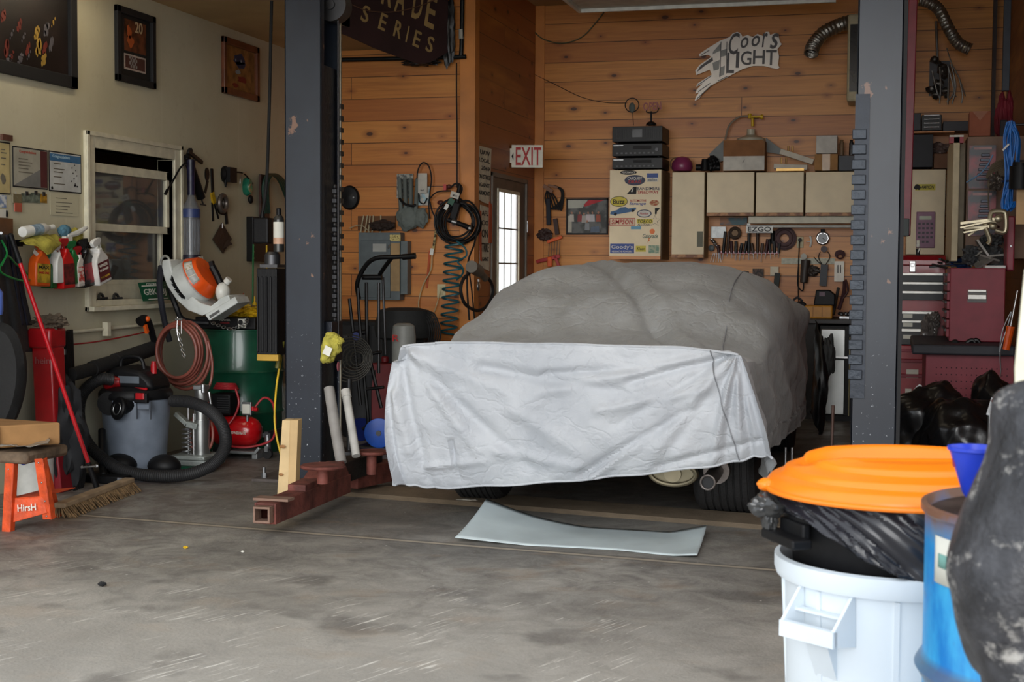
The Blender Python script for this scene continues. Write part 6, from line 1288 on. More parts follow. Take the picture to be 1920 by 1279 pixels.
for i,px in enumerate((1072,1087,1095,1103,1111,1122,1101)):
 py=(402,402,404,402,402,402,418)[i];mt=mat('shirt_%d'%i,cols[i],.6);m=M();q=t.q(px,py+6,.012);m.prism([q+V((x,y,.0006*i))for x,y in((-.02,.03),(.02,.03),(.024,-.04),(-.024,-.04))],(0,0,.0006));t.part('figure',m,mt,par=ph,smooth=False)
 m=M();q=t.q(px,py-3,.012);patch(m,q.x,q.y,.011,.0125+.0006*i,.9,1.2,seed=i);t.part('figure_head',m,mat('photo_skin',(176,128,104),.6),par=ph,smooth=False)
qp('chair_back',[(1108,426),(1123,424),(1124,435),(1107,436)],mat('photo_blue_grey',(96,112,132),.6),.013)
# sticker cabinet
t=B('sticker_cabinet','tall cream cabinet door covered in racing stickers, left of the wall cabinets','cabinet',1190,484,.5)
a,b=bq(t,1142,318,1240,486,.5);side=mat('brown_cabinet_side',(120,92,62),.5,var=.2,scale=3)
t.part('body',M().bx(a.x,b.x,a.y,b.y,-.5,-.02),side,smooth=False,bev=.002);t.part('door',M().bx(a.x,b.x,a.y+.03,b.y,-.02,0),CREAM,smooth=False,bev=.002);t.part('wood_trim',M().bx(a.x,b.x,a.y,a.y+.03,-.02,.002),TRIMW,smooth=False)
def stk(nm,x0,y0,x1,y1,mt,shape='r',z=.001,words=()):
 a_,b_=t.q(x0,y1,.5),t.q(x1,y0,.5);m=M();cx,cy,rx,ry=(a_.x+b_.x)/2,(a_.y+b_.y)/2,(b_.x-a_.x)/2,(b_.y-a_.y)/2
 if shape=='r':m.bx(a_.x,b_.x,a_.y,b_.y,z,z+.001)
 else:m.prism([(cx+rx*math.cos(6.283*i/28),cy+ry*math.sin(6.283*i/28),z)for i in range(28)],(0,0,.001))
 o=t.part(nm,m,mt,smooth=False)if mt else None
 for wd,fy,fh,fx,mt2,sh in words:text(wd,ry*2*fh,(cx,cy+ry*fy,z+.0012),mt2,o or t.o,'lettering',rx*2*fx,0,sh)
 return o
NVB=mat('navy_sticker',(24,34,72),.5);YST=mat('yellow_sticker',(214,196,52),.5);BST=mat('blue_sticker',(36,70,150),.5);PKS=mat('pink_sticker_ground',(222,196,166),.5);PALE=mat('pale_letter',(220,216,206),.6)
stk('sticker',1163,319,1194,328,INK,'o',words=(('PERFORMANCE',0,.45,.8,PALE,0),));stk('sticker',1171,328,1210,348,NVB,'o',words=(('CARQUEST',.3,.32,.7,PALE,0),('DRAG',-.3,.3,.6,INKR,0)))
stk('sticker',1213,325,1234,340,BST,words=());stk('sticker_strip',1213,333,1234,341,PALE,z=.0025,words=(('machine',0,.7,.8,NVB,0),))
m=M();m.prism([t.q(x,y,.501)for x,y in((1175,364),(1188,350),(1194,350),(1193,364))],(0,0,.001));t.part('sticker',m,INK,smooth=False);m=M();m.prism([t.q(x,y,.503)for x,y in((1183,360),(1186,353),(1188,353),(1186,360))],(0,0,.001));t.part('sticker_mark',m,PALE,smooth=False)
stk('sticker',1195,350,1237,357,None,words=(('BANDIMERE',0,.9,1,NVB,0),));stk('sticker',1196,357,1235,364,None,words=(('SPEEDWAY',0,.9,1,INKR,0),))
stk('sticker',1144,368,1177,388,INK,'o');stk('sticker_face',1145,369,1176,387,YST,'o',.0022,(('Buzz',0,.5,.7,INK,0),))
stk('sticker',1181,374,1212,379,None,words=(('AUTOMOTIVE',0,.9,1,INKR,0),));stk('sticker',1180,379,1211,386,None,words=(('Strange',0,1,1,INKB,.2),));stk('sticker',1218,375,1236,386,mat('tan_red_sticker',(190,150,110),.6,col2=(170,90,60),scale=50),'o')
m=M();m.prism([t.q(x,y,.501)for x,y in((1144,402),(1145,397),(1157,394),(1163,389),(1173,388),(1178,391),(1192,389),(1193,393),(1185,397),(1157,402),(1154,405),(1150,403))],(0,0,.001));t.part('sticker',m,mat('blue_car_sticker',(40,92,140),.5),smooth=False)
m=M();
for px,py in((1154,401),(1187,395)):q=t.q(px,py,.5);patch(m,q.x,q.y,.014,.0025,1,1,14)
t.part('sticker_mark',m,INK,smooth=False)
stk('sticker',1194,393,1222,408,NVB,'o');stk('sticker_face',1196,394.5,1220,406.5,PALE,'o',.0022,(('Hooker',0,.35,.7,INKR,.2),));m=M();m.prism([t.q(x,y,.501)for x,y in((1228,390),(1237,390),(1236,393),(1232,396),(1231,402),(1228,402))],(0,0,.001));t.part('sticker',m,INK,smooth=False)
stk('sticker',1143,409,1191,423,INKR);stk('sticker_face',1144,410,1190,422,PKS,'r',.0022,(('SIMPSON',0,.75,.88,INKR,.15),))
stk('sticker',1194,411,1224,419,YST,words=(('TORCO',0,.8,.9,INK,.1),));stk('sticker',1195,419,1220,424,None,words=(('ALLSTARS',0,.9,1,INK,.1),))
m=M();q=t.q(1228,414,.5);sp=[(q.x+(.055 if i%2==0 else .022)*math.sin(i*.6283),q.y+(.055 if i%2==0 else .022)*math.cos(i*.6283),.001)for i in range(10)];m.tube(sp,.0018,5,1,True);t.part('sticker',m,INK)
stk('sticker',1183,424,1202,430,mat('light_blue_sticker',(100,160,190),.5));stk('sticker',1218,429,1228,439,mat('bright_orange_sticker',(236,120,40),.5),'o');stk('sticker',1205,438,1234,447,None,words=(('Gatorade',0,.9,1,mat('dark_teal_ink',(50,90,84),.6),.3),))
m=M();m.prism([t.q(x,y,.501)for x,y in((1216,446),(1220,446),(1217,449),(1219,450),(1214,455),(1216,450))],(0,0,.001));t.part('sticker',m,mat('bright_orange_sticker',(236,120,40),.5),smooth=False)
stk('sticker',1144,457,1189,475,BST,words=(("Goody's",.25,.5,.9,PALE,0),('HEADACHE POWDERS',-.62,.2,.85,PALE,0)));stk('sticker',1192,461,1211,472,YST,words=(('Kleen',0,.5,.8,INK,.2),));stk('sticker',1216,460,1236,475,mat('green_grey_sticker',(120,150,130),.6,col2=(170,176,150),scale=40))
t.part('hinge_side',M().bx(b.x,b.x+.004,a.y,b.y,-.5,-.03),side,smooth=False)
top_st=t.q(1190,318,.5)
# stereo stack
wp=t.m@V((0,0,0));YF=YB-.47
def hifi(label,y0,y1,face):
 u=B('stereo_unit',label,'stereo',1195,y1,.47,'stereo stack on the sticker cabinet');a,b=bq(u,1148,y0,1242,y1,.47)
 u.part('case',M().bx(a.x,b.x,a.y+.004,b.y-.002,-.40,-.012),BLK,smooth=False,bev=.003);u.part('front_panel',M().bx(a.x,b.x,a.y+.004,b.y-.002,-.012,0),mat('black_satin_panel',(18,19,22),.4,spec=.3),smooth=False,bev=.003)
 W_,H_=b.x-a.x,b.y-a.y
 if face==0:
  m=M()
  for k in range(26):
   x=a.x+W_*(.06+.88*k/25)
   if .36<(x-a.x)/W_<.64:continue
   m.bx(x-.003,x+.003,a.y+H_*.2,b.y-H_*.15,0,.004)
  u.part('grille',m,mat('grille_black',(24,25,28),.5),smooth=False);u.part('display',M().bx(a.x+W_*.4,a.x+W_*.6,a.y+H_*.3,b.y-H_*.2,.0,.003),mat('smoked_display',(40,40,42),.2),smooth=False)
 else:
  u.part('display',M().bx(a.x+W_*.42,a.x+W_*.78,b.y-H_*.45,b.y-H_*.2,0,.003),INK,smooth=False);m=M()
  for k in range(9):m.bx(a.x+W_*(.08+.09*k),a.x+W_*(.12+.09*k),a.y+H_*.2,a.y+H_*.32,0,.005)
  u.part('button',m,mat('grey_button',(70,72,76),.4),smooth=False)
  if face==1:m=M();m.cyl((b.x-.05,(a.y+b.y)/2,0),(b.x-.05,(a.y+b.y)/2,.015),.016);u.part('knob',m,DST)
  u.part('nameplate',M().bx(a.x+.01,a.x+W_*.22,b.y-.022,b.y-.014,0,.002),STL,smooth=False)
 m=M();[m.cyl((x,a.y-.004,z),(x,a.y+.006,z),.012)for x in(a.x+.04,b.x-.04)for z in(-.05,-.35)];u.part('foot',m,RUB)
 return u
hifi('top black stereo unit with slotted grille and small display',235.5,267,0);hifi('middle black stereo receiver with a silver nameplate and knob',268,294,1);hifi('bottom black stereo unit with a slim tray, resting on the sticker cabinet',295,317.5,2)
t=B('wire_paddle','oval wire paddle with a grey centre standing above the stereo','antenna',1184,235,.3)
m=M();q=t.q(1185,197,.3);m.ring(q,.065,.005,(0,0,1),4*6);m.tube([t.q(1186,211,.3),t.q(1188,235,.3)],.003);t.part('loop',m,INK);m=M();m.ell(t.q(1185,202,.3),(.03,.05,.01),12);t.part('centre',m,mat('grey_pad',(84,92,88),.7))
t=B('open_sign','small red tube sign reading OPEN on a black stand above the stereo','sign',1221,235,.3)
m=M();m.lathe([(0,0),(.05,0),(.045,.02),(.02,.035),(0,.035)],t.q(1221,235,.3),(0,1,0),20);m.cyl(t.q(1221,234,.3),t.q(1221,209,.3),.009);m.tube([t.q(1212,207,.3),t.q(1214,211,.3),t.q(1230,211,.3),t.q(1236,202,.3)],.005);t.part('stand',m,BLK)
q=t.q(1223,199,.3);t.text('OPEN',.075,(q.x,q.y,.0),mat('red_tube',(150,30,30),.3),width=.17,ang=.05,ext=.006);
# wall cabinets
def wallcab(label,x0,x1,y0,y1,c=.33,hand=None):
 u=B('wall_cabinet',label,'cabinet',(x0+x1)/2,y1,c,'cream wall cabinets over the workbench');a,b=bq(u,x0,y0,x1,y1,c)
 u.part('body',M().bx(a.x+.002,b.x-.002,a.y+.002,b.y,-c+.002,-.02),mat('cabinet_carcass',(176,150,110),.6),smooth=False);u.part('door',M().bx(a.x+.004,b.x-.004,a.y+.03,b.y-.004,-.019,0),CREAM,smooth=False,bev=.003)
 u.part('wood_trim',M().bx(a.x+.004,b.x-.004,a.y,a.y+.03,-.019,.004),mat('oak_strip',(182,128,78),.5,col2=(120,70,34),scale=14),smooth=False);return u,a,b
u,a,b=wallcab('narrow tall cream wall cabinet beside the sticker cabinet',1258,1322,322,483)
m=M();a_,b_=bq(u,1307,434,1318,463,.33);m.bx(a_.x,b_.x,a_.y,b_.y,.0,.012);mag=u.part('magnet',m,mat('dull_green_grey_magnet',(110,110,92),.6),smooth=False);
u,a,b=wallcab('left one of the three square cream wall cabinets over the workbench',1324,1415,322,405)
wallcab('middle one of the three square cream wall cabinets, above the tube light',1416,1508,322,405);wallcab('right one of the three square cream wall cabinets, partly behind the right lift post',1509,1612,321,405)
wallcab('short cream wall cabinet seen just right of the right lift post',1613,1696,318,404)
u=B('wall_cabinet','cream cabinet with a yellow and black sticker beside the red pole','cabinet',1735,475,.33);a,b=bq(u,1698,317,1774,477,.33)
u.part('body',M().bx(a.x,b.x,a.y,b.y,-.32,-.02),side,smooth=False);u.part('door',M().bx(a.x+.003,b.x-.003,a.y,b.y-.003,-.019,0),CREAM,smooth=False,bev=.003)
a_,b_=bq(u,1716,345,1754,357,.33);u.part('sticker',M().bx(a_.x,b_.x,a_.y,b_.y,0,.0015),YST,smooth=False);u.text('CHAMPION',.03,((a_.x+b_.x)/2,(a_.y+b_.y)/2,.0025),INK,width=.15,shear=.2);m=M();q=u.q(1720,351,.33);patch(m,q.x,q.y,.028,.002,1,1,16);u.part('sticker_mark',m,INK,smooth=False)
u=B('calculator','large pink calculator stuck to the cream cabinet door','calculator',1736,465,.345);a_,b_=bq(u,1717,397,1754,465,.345);cp=mat('dusty_pink_plastic',(150,104,130),.5)
u.part('body',M().bx(a_.x,b_.x,a_.y,b_.y,-.012,.004),cp,smooth=False,bev=.006);cx,W_,H_=(a_.x+b_.x)/2,b_.x-a_.x,b_.y-a_.y;u.part('screen',M().bx(a_.x+W_*.15,b_.x-W_*.2,b_.y-H_*.22,b_.y-H_*.12,.004,.006),mat('green_lcd',(128,134,92),.3),smooth=False)
for i in range(5):
 for j in range(4):
  if i==4 and j==3:continue
  x=a_.x+W_*(.17+.215*j);y=b_.y-H_*(.33+.125*i);u.part('button',M().bx(x-.011,x+.011,y-.009,y+.009,.004,.009),mat('dark_plum_button',(58,44,58),.5),smooth=False)
# things on the cabinets
def top(y=322,c=.2):return None
u=B('helmet','magenta rounded helmet resting on the cabinets','helmet',1278,321,.2);m=M();m.lathe([(0,0),(.085,0),(.10,.03),(.095,.08),(.06,.125),(0,.14)],u.q(1279,321,.2),(0,1,0),28);u.part('shell',m,mat('magenta_shell',(136,52,92),.35));m=M();m.ring(u.q(1268,308,.2),.06,.006,(.5,0,1));u.part('strap',m,mat('olive_strap',(110,84,50),.6))
u=B('black_fitting','black plastic pump fitting between the helmet and the cardboard box','fitting',1325,321,.2);m=M();m.cyl(u.q(1305,314,.2),u.q(1350,314,.2),.03);m.cyl(u.q(1322,320,.24),u.q(1322,298,.24),.045,.03);m.blob(u.q(1336,306,.2),(.06,.07,.06),.3,3,2);u.part('body',m,BLK)
u=B('grey_cone','grey folded sheet metal wedge behind the cardboard box, left side','sheet',1345,310,.1);m=M();m.prism([u.q(x,y,.1)for x,y in((1329,290),(1358,262),(1360,300),(1345,306))],(0,0,.01));u.part('wedge',m,mat('dull_grey_sheet',(96,98,96),.5,.4),smooth=False)
u=B('grey_cone','grey sheet metal sloping down right of the cardboard box','sheet',1450,300,.1);m=M();m.prism([u.q(x,y,.1)for x,y in((1436,258),(1466,281),(1464,290),(1436,285))],(0,0,.01));u.part('wedge',m,mat('dull_grey_sheet',(96,98,96),.5,.4),smooth=False)
u=B('cardboard_box','open brown and white cardboard box on the cabinets under the jug','box',1400,321,.31);a,b=bq(u,1356,262,1434,321,.31);mid=u.q(1390,293,.31).y
u.part('carton',M().bx(a.x,b.x,a.y,b.y-.01,-.25,0),mat('brown_box_side',(150,108,68),.8),smooth=False);u.part('white_face',M().bx(a.x,b.x,a.y+.005,mid,0,.003),mat('white_card',(214,210,200),.7),smooth=False);u.part('flap',M().bx(a.x,b.x-.01,mid,b.y,.003,.008),mat('brown_flap',(146,98,58),.8),smooth=False)
m=M();m.bar(u.q(1392,306,.315),u.q(1396,299,.315),.004,.002);u.part('scribble',m,INK)
u=B('sprayer_jug','white plastic jug with a yellow valve behind the cardboard box','jug',1408,263,.1);q=u.q(1408,263,.1);m=M();m.lathe([(0,-.2),(.13,-.2),(.135,-.03),(.13,.015),(.05,.045),(.04,.05),(.038,.1),(0,.1)],q,(0,1,0),32);u.part('jug',m,mat('milky_jug',(190,184,164),.35))
m=M();m.cyl(u.q(1411,237,.1),u.q(1411,222,.1),.013);m.cyl(u.q(1404,219,.1),u.q(1430,219,.1),.011);m.cyl(u.q(1426,219,.1),u.q(1431,219,.1),.022);m.cyl(u.q(1406,222,.1),u.q(1406,213,.1),.016);u.part('valve',m,YEL);m=M();m.tube([u.q(1404,218,.1),u.q(1385,220,.1),u.q(1367,236,.1),u.q(1360,262,.1)],.009);u.part('hose',m,mat('clear_grey_hose',(150,140,124),.3))
u=B('trailer_lamp','white metal bar with brass bolts lying flat on the cabinets','metal bar',1483,318,.28);m=M();m.bar(u.q(1451,312,.28),u.q(1514,314,.28),.045,.06,(0,0,1));u.part('bar',m,mat('worn_white_metal',(206,196,178),.5),bev=.003);m=M();[m.cyl(u.q(x,309,.28),u.q(x,296,.28),.008)for x in(1465,1474)];m.bx(u.q(1456,318,.28).x,u.q(1508,318,.28).x,u.q(1480,321,.28).y,u.q(1480,316,.28).y,-.05,.04);u.part('bolt',m,mat('brass',(176,140,84),.35,.8))
u=B('trailer_lamp','white metal bar with brass bolts propped on a slant','metal bar',1490,305,.25);m=M();m.bar(u.q(1463,284,.25),u.q(1525,304,.25),.05,.05,(0,0,1));u.part('bar',m,mat('worn_white_metal',(206,196,178),.5),bev=.003);m=M();[m.cyl(u.q(x,284,.25),u.q(x,274,.25),.008)for x in(1478,1486)];u.part('bolt',m,mat('brass',(176,140,84),.35,.8))
u=B('small_box','taped brown cardboard box on the cabinets near the right post','box',1549,320,.3);a,b=bq(u,1527,288.5,1571,320,.3);u.part('carton',M().bx(a.x,b.x,a.y,b.y,-.2,0),CARD,smooth=False,bev=.003);zb_=b.y;u.part('tape',M().bx((a.x+b.x)/2-.035,(a.x+b.x)/2+.035,a.y,b.y,0,.002),mat('tan_tape',(190,150,100),.3),smooth=False)
u=B('small_box','white carton stacked on the taped brown box','box',1550,288,.29);a,b=bq(u,1530,254,1570,288,.29);u.part('carton',M().bx(a.x,b.x,a.y,b.y,-.18,0),mat('white_carton',(212,208,200),.7),smooth=False,bev=.003)
u=B('tin_cans','dark blue tin beside the small boxes, left of the right post','tin',1585,320,.25);a,b=bq(u,1572,292,1600,320,.25);u.part('tin',M().bx(a.x,b.x+.1,a.y,b.y,-.15,0),mat('dark_slate_box',(52,56,66),.5),smooth=False);
for i,(px,y0,mt)in enumerate(((1578,264,mat('tan_can',(130,104,76),.5)),(1596,262,DST),(1606,260,DST))):
 v=B('small_can',('tan slim can on the dark blue tin','steel part standing on the dark blue tin','steel part nearest the right post on the dark blue tin')[i],'can',px,291,.2);m=M();m.lathe([(0,0),(.02,0),(.02,.11),(.012,.13),(.018,.14),(0,.145)],v.q(px,291.5,.2),(0,1,0),16);v.part('can',m,mt)
# silver racing sign
t=B('beer_sign','silver checkered-flag shaped metal sign lettered in black on the back wall','sign',1385,190,.04)
out=[(1303,189),(1305,182),(1311,174),(1304,176),(1307,168),(1318,157),(1306,163),(1308,157),(1335,140),(1331,131),(1306,141),(1304,133),(1312,122),(1334,107),(1328,103),(1312,106),(1311,102),(1324,93),(1350,77),(1368,70),(1374,63),(1383,60),(1390,64),(1392,69),(1402,66),(1412,70),(1420,64),(1432,68),(1436,60),(1442,60),(1444,66),(1455,62),(1460,65),(1462,78),(1466,83),(1458,92),(1461,106),(1459,122),(1462,127),(1457,130),(1432,124),(1412,124),(1392,130),(1366,144),(1340,157),(1322,170),(1310,186)]
K_=mat('silver_sign',(214,206,196),.35,.25,var=.05);m=M();m.prism([t.q(x,y,.04)for x,y in out],(0,0,.012));t.part('plate',m,K_,smooth=False)
m=M()
for P in(((1337,97),(1352,80),(1351,95),(1336,102)),((1352,95),(1363,91),(1362,104),(1352,107)),((1336,118),(1350,112),(1348,130),(1338,133)),((1350,127),(1359,123),(1358,140),(1348,144))):m.prism([t.q(x,y,.053)for x,y in P],(0,0,.001))
t.part('checker',m,mat('sign_grey',(128,128,124),.4,.3),smooth=False);m=M()
for P in(((1313,124),(1336,107),(1337,114),(1322,123),(1306,136)),):m.prism([t.q(x,y,.053)for x,y in P],(0,0,.001))
for a_,b_ in(((1314,104),(1330,94)),((1308,160),(1334,142)),((1309,172),(1332,156)),((1306,186),(1334,160)),((1352,78),(1350,145)),((1363,78),(1362,138)),((1346,152),(1364,143))):m.bar(t.q(*a_,.054),t.q(*b_,.054),.007,.002,(0,0,1))
t.part('dark_stripe',m,mat('sign_dark',(64,58,58),.4),smooth=False)
SD=mat('sign_dark',(64,58,58),.4)
for ch,(px,py),h_,w_ in(('C',(1377,82),.20,.11),('o',(1396,80),.10,.075),('o',(1417,77),.10,.08),('r',(1434,75),.13,.06),('s',(1452,77),.14,.09)):
 q=t.q(px,py,.053);t.text(ch,h_,(q.x,q.y,.0135),SD,width=w_,shear=.35,ang=.05,ext=.003)
for ch,(px,py),h_,w_ in(('L',(1370,118),.19,.07),('I',(1383,112),.15,.03),('G',(1399,109),.13,.10),('H',(1423,107),.13,.11),('T',(1446,108),.14,.10)):
 q=t.q(px,py,.053);t.text(ch,h_,(q.x,q.y,.0135),SD,width=w_,ang=-.03,ext=.003)
# beige cabinet-like unit on the wall behind the right post, with foil ducts
t=B('wall_heater','beige wall unit with a dark front, mostly behind the right lift post','wall unit',1645,200,.45)
a,b=bq(t,1587,22,1700,190,.45);m=M();m.bx(a.x,b.x,a.y,b.y,-.40,0);t.part('case',m,mat('beige_case',(196,184,150),.5),bev=.02,smooth=False);a,b=bq(t,1592,42,1694,172,.452);t.part('screen',M().bx(a.x,b.x,a.y,b.y,0,.004),mat('dark_screen',(34,32,36),.2),smooth=False);m=M();m.bar(t.q(1645,22,.2),t.q(1645,-60,.2),.05,.05);t.part('hanger',m,DST)
FOIL=mat('crinkled_foil',(172,168,160),.28,.9,bump=.5,bscale=70)
def duct(label,P,r):
 u=B('foil_duct',label,'duct',P[-1][0],P[-1][1],.3);pts=cr([u.q(x,y,c)for x,y,c in P],16);m=M();k=len(pts);nn=16
 m.tube(pts,lambda s:r*(1+.07*math.sin(s*k*1.9)),nn,1);m.b.faces.ensure_lookup_table();bmesh.ops.delete(m.b,geom=[f for f in m.b.faces if len(f.verts)>4],context='FACES_ONLY');u.part('duct',m,FOIL,solid=.003)
 m=M();m.ring(pts[-1],r,.006,pts[-1]-pts[-2],20,6);u.part('rim',m,FOIL)
duct('crinkled silver foil duct curving down from the left of the beige unit',[(1612,38,.3),(1580,45,.32),(1545,62,.36),(1526,84,.4),(1521,100,.45)],.062)
duct('silver foil duct hanging to the right of the red pole',[(1725,0,.5),(1745,6,.5),(1762,20,.5),(1778,52,.5),(1796,80,.5),(1818,92,.5)],.05)
# under-cabinet light and the tool wall
t=B('bench_light','white fluorescent strip light under the wall cabinets','lamp',1505,428,.25)
a,b=bq(t,1403,405,1608,419,.25);t.part('housing',M().bx(a.x,b.x,a.y,b.y,-.08,0),mat('cream_white_metal',(214,208,186),.5),bev=.004,smooth=False);m=M();m.cyl(t.q(1408,424.5,.22),t.q(1608,424.5,.22),.013);t.part('tube',m,mat('unlit_tube',(196,196,190),.3));m=M();m.bar(t.q(1404,419,.22),t.q(1404,428,.22),.03,.02,(0,0,1));t.part('socket',m,WHT)
t=card('golf_sign','small black and white sign with block letters under the strip light',1399,422.5,1449,437,WHT,.24,'sign',None,'B');a,b=t.wh
m=M();k=.008;m.bx(a.x+.004,b.x-.004,b.y-k,b.y-k+.005,.003,.004);m.bx(a.x+.004,b.x-.004,a.y+k-.005,a.y+k,.003,.004);t.part('border',m,INK,smooth=False);t.text('EZGO',(b.y-a.y)*.62,((a.x+b.x)/2,(a.y+b.y)/2,.004),INK,width=(b.x-a.x)*.88)
t=card('tool_card','clear blister pack hanging left on the tool wall',1333,425,1361,446,mat('clear_blister',(140,150,144),.15,col2=(80,90,86),scale=12),.05,'package',None,'B')
t=card('tool_card','teal and orange packages hanging under the left wall cabinet',1350,408,1401,422,mat('teal_orange_pack',(150,96,52),.5,col2=(46,84,92),scale=7),.05,'package',None,'B')
t=B('tape_roll','brown roll of tape hanging on the tool wall','tape',1379,450,.04);m=M();m.ring(t.q(1378,437,.05),.045,.016,(0,0,1));t.part('roll',m,mat('dark_tape',(70,56,44),.5));m=M();m.cyl(t.q(1378,437,.02),t.q(1378,437,.06),.03);t.part('core',m,mat('tan_core',(140,110,76),.6))
t=B('tool_bar','red magnetic bar on the tool wall holding screwdrivers and pliers','tool rack',1405,478,.04);a,b=bq(t,1346,470,1461,476,.04);t.part('bar',M().bx(a.x,b.x,a.y,b.y,-.03,.0),RED,smooth=False,bev=.004)
rr=random.Random(12);TC=[mat('tool_black',(24,24,26),.5),mat('tool_maroon',(64,30,34),.5),mat('tool_brown',(70,50,38),.5),DST]
names=['screwdriver','pliers','chisel','nut_driver']
for i,px in enumerate(range(1348,1462,8)):
 hh=rr.choice((18,22,26,40))if i not in(0,)else 14;kind=names[i%4]
 v=B(kind,None,kind.replace('_',' '),px,490,.05,'tools held on the red magnetic bar');mt=TC[rr.randrange(3)];dx=rr.uniform(-4,4)
 v.o['label']='%s from the left on the red magnetic bar, a dark-handled %s'%('first second third fourth fifth sixth seventh eighth ninth tenth eleventh twelfth thirteenth fourteenth fifteenth'.split()[i],kind.replace('_',' '))
 m=M();m.cyl(v.q(px,474,.055),v.q(px+dx,474-hh,.055),.012+.006*rr.random(),.014);v.part('handle',m,mt)
 m=M();m.cyl(v.q(px,474,.055),v.q(px-dx*.5,474+rr.uniform(8,18),.055),.004,.003);v.part('shank',m,STL)
t=B('spring_hanger','pale coil spring and round lid hanging at the left of the tool wall','spring',1338,470,.05);m=M();m.tube([t.q(1334+k*.32,448+k*.42+0,.06)+V((.02*math.cos(k*.9),0,.02*math.sin(k*.9)))for k in range(40)],.004,6,2);t.part('spring',m,STL);m=M();m.ell(t.q(1334,465,.06),(.03,.03,.01),14);t.part('lid',m,GREYM)
t=B('allen_keys','bunch of bright wire keys hanging below the left end of the red bar','keys',1341,492,.05);m=M();[m.cyl(t.q(1338+k*3,474,.05),t.q(1332+k*5,492,.05),.003)for k in range(5)];t.part('key',m,CHR)
t=B('fan_belt','round brown disc pulley hanging beside the outlet on the tool wall','pulley',1471,470,.03);q=t.q(1471,447,.04);m=M();m.ring(q,.09,.012,(0,0,1),32);m.ring(q,.105,.006,(0,0,1),32);m.ring(q,.06,.02,(0,0,1),32);t.part('ring',m,mat('mauve_brown_rubber',(98,76,78),.5));m=M();m.cyl(q+V((-.11,-.05,.01)),q+V((-.11,.07,.01)),.02);t.part('dark_grip',m,BLK)
t=outlet('cream power outlet on the tool wall with a black plug',1494,444,1507,465,'B');m=M();m.cyl(t.q(1500,450,.0),t.q(1500,450,.05),.018);m.tube([t.q(1499,452,.05),t.q(1497,500,.04),t.q(1497,560,.04),t.q(1500,575,.05)],.005);t.part('plug',m,BLK)
t=B('lever_valve','small white lever fitting on the tool wall','fitting',1519,464,.02);m=M();m.tube([t.q(1519,443,.03),t.q(1521,452,.03),t.q(1519,463,.03)],.010);m.cyl(t.q(1512,453,.03),t.q(1519,453,.03),.004);t.part('lever',m,WHT)
t=B('dial_gauge','octagonal chrome and black gauge on the tool wall','gauge',1542,462,.03);q=t.q(1543,447,.0);m=M();m.lathe([(0,0),(.066,0),(.066,.02),(.055,.03),(0,.03)],(q.x,q.y,.0),(0,0,1),8);t.part('bezel',m,CHR);m=M();m.lathe([(0,.03),(.05,.03),(.05,.034),(0,.034)],(q.x,q.y,0),(0,0,1),8);t.part('dial',m,mat('dark_dial',(54,62,68),.3));m=M();m.bar(V((q.x,q.y,.036)),V((q.x+.025,q.y-.02,.036)),.005,.003,(0,0,1));m.cyl(V((q.x,q.y+.05,.03)),V((q.x,q.y+.085,.03)),.02);t.part('needle',m,INK)
t=card('magnet_strip','pale magnetic strip on the tool wall under the gauge',1465,484.5,1566,495,mat('pale_green_strip',(196,196,176),.5,var=.15,scale=30),.02,'tool rack',None,'B')
def hangtool(name,label,cat,px,py,parts):
 t=B(name,label,cat,px,py,.05)
 for nm,fn,mt in parts:m=M();fn(t,m);t.part(nm,m,mt)
 return t
hangtool('angle_grinder','dark power tool with a round pale face hanging under the outlet','power tool',1508,545,[('body',lambda t,m:(m.cyl(t.q(1511,488,.06),t.q(1507,530,.08),.045,.035),m.blob(t.q(1522,508,.06),(.07,.05,.04),.4,3,3)),mat('dark_brown_tool',(56,46,40),.5)),('disc',lambda t,m:m.cyl(t.q(1507,481,.06),t.q(1507,481,.12),.028),mat('pale_disc',(180,176,160),.4)),('cord',lambda t,m:m.tube([t.q(1507,530,.08),t.q(1505,545,.07),t.q(1496,535,.06),t.q(1497,500,.06)],.006),RUB)])
hangtool('drill','dark cordless tool with a wire harness hanging below the gauge','power tool',1544,540,[('body',lambda t,m:(m.bar(t.q(1546,496,.06),t.q(1543,536,.06),.065,.05,(0,0,1)),),mat('navy_black_tool',(34,38,48),.5)),('chuck',lambda t,m:m.cyl(t.q(1545,467,.05),t.q(1545,467,.1),.03),mat('plum_chuck',(66,48,52),.5)),('wire',lambda t,m:(m.tube([t.q(1538,472,.06),t.q(1535,484,.06),t.q(1545,498,.06),t.q(1556,482,.06),t.q(1552,472,.06)],.004),m.tube([t.q(1526,482,.05),t.q(1535,492,.05),t.q(1544,498,.05)],.004)),RUB)])
t=B('cord_pack','white packaged cord with dark red wire hanging near the right post','package',1574,530,.06);a,b=bq(t,1564,490,1583,528,.06);t.part('card',M().bx(a.x,b.x,a.y,b.y,-.003,.003),mat('bright_white_pack',(236,230,216),.4),smooth=False);m=M();[m.ring(t.q(1575,477+k,.07+.004*k),.04-.004*k,.006,(0,0,1),16,6,1.1,.9)for k in range(5)];t.part('wire',m,mat('dark_red_wire',(70,26,32),.5));m=M();[m.cyl(t.q(x,497,.065),t.q(x,512,.065),.004)for x in(1571,1576)];t.part('slot',m,INK)
t=B('needle_scaler','dark red hose and rods standing at the right end of the bench','hose',1580,595,.25);m=M();m.tube([t.q(1584,528,.2),t.q(1582,550,.25),t.q(1573,580,.3)],.018);m.tube([t.q(1580,560,.3),t.q(1590,545,.3),t.q(1586,525,.25)],.01);t.part('hose',m,mat('dark_plum_hose',(70,40,44),.5));m=M();m.cyl(t.q(1572,540,.2),t.q(1562,590,.3),.014);t.part('rod',m,DST)
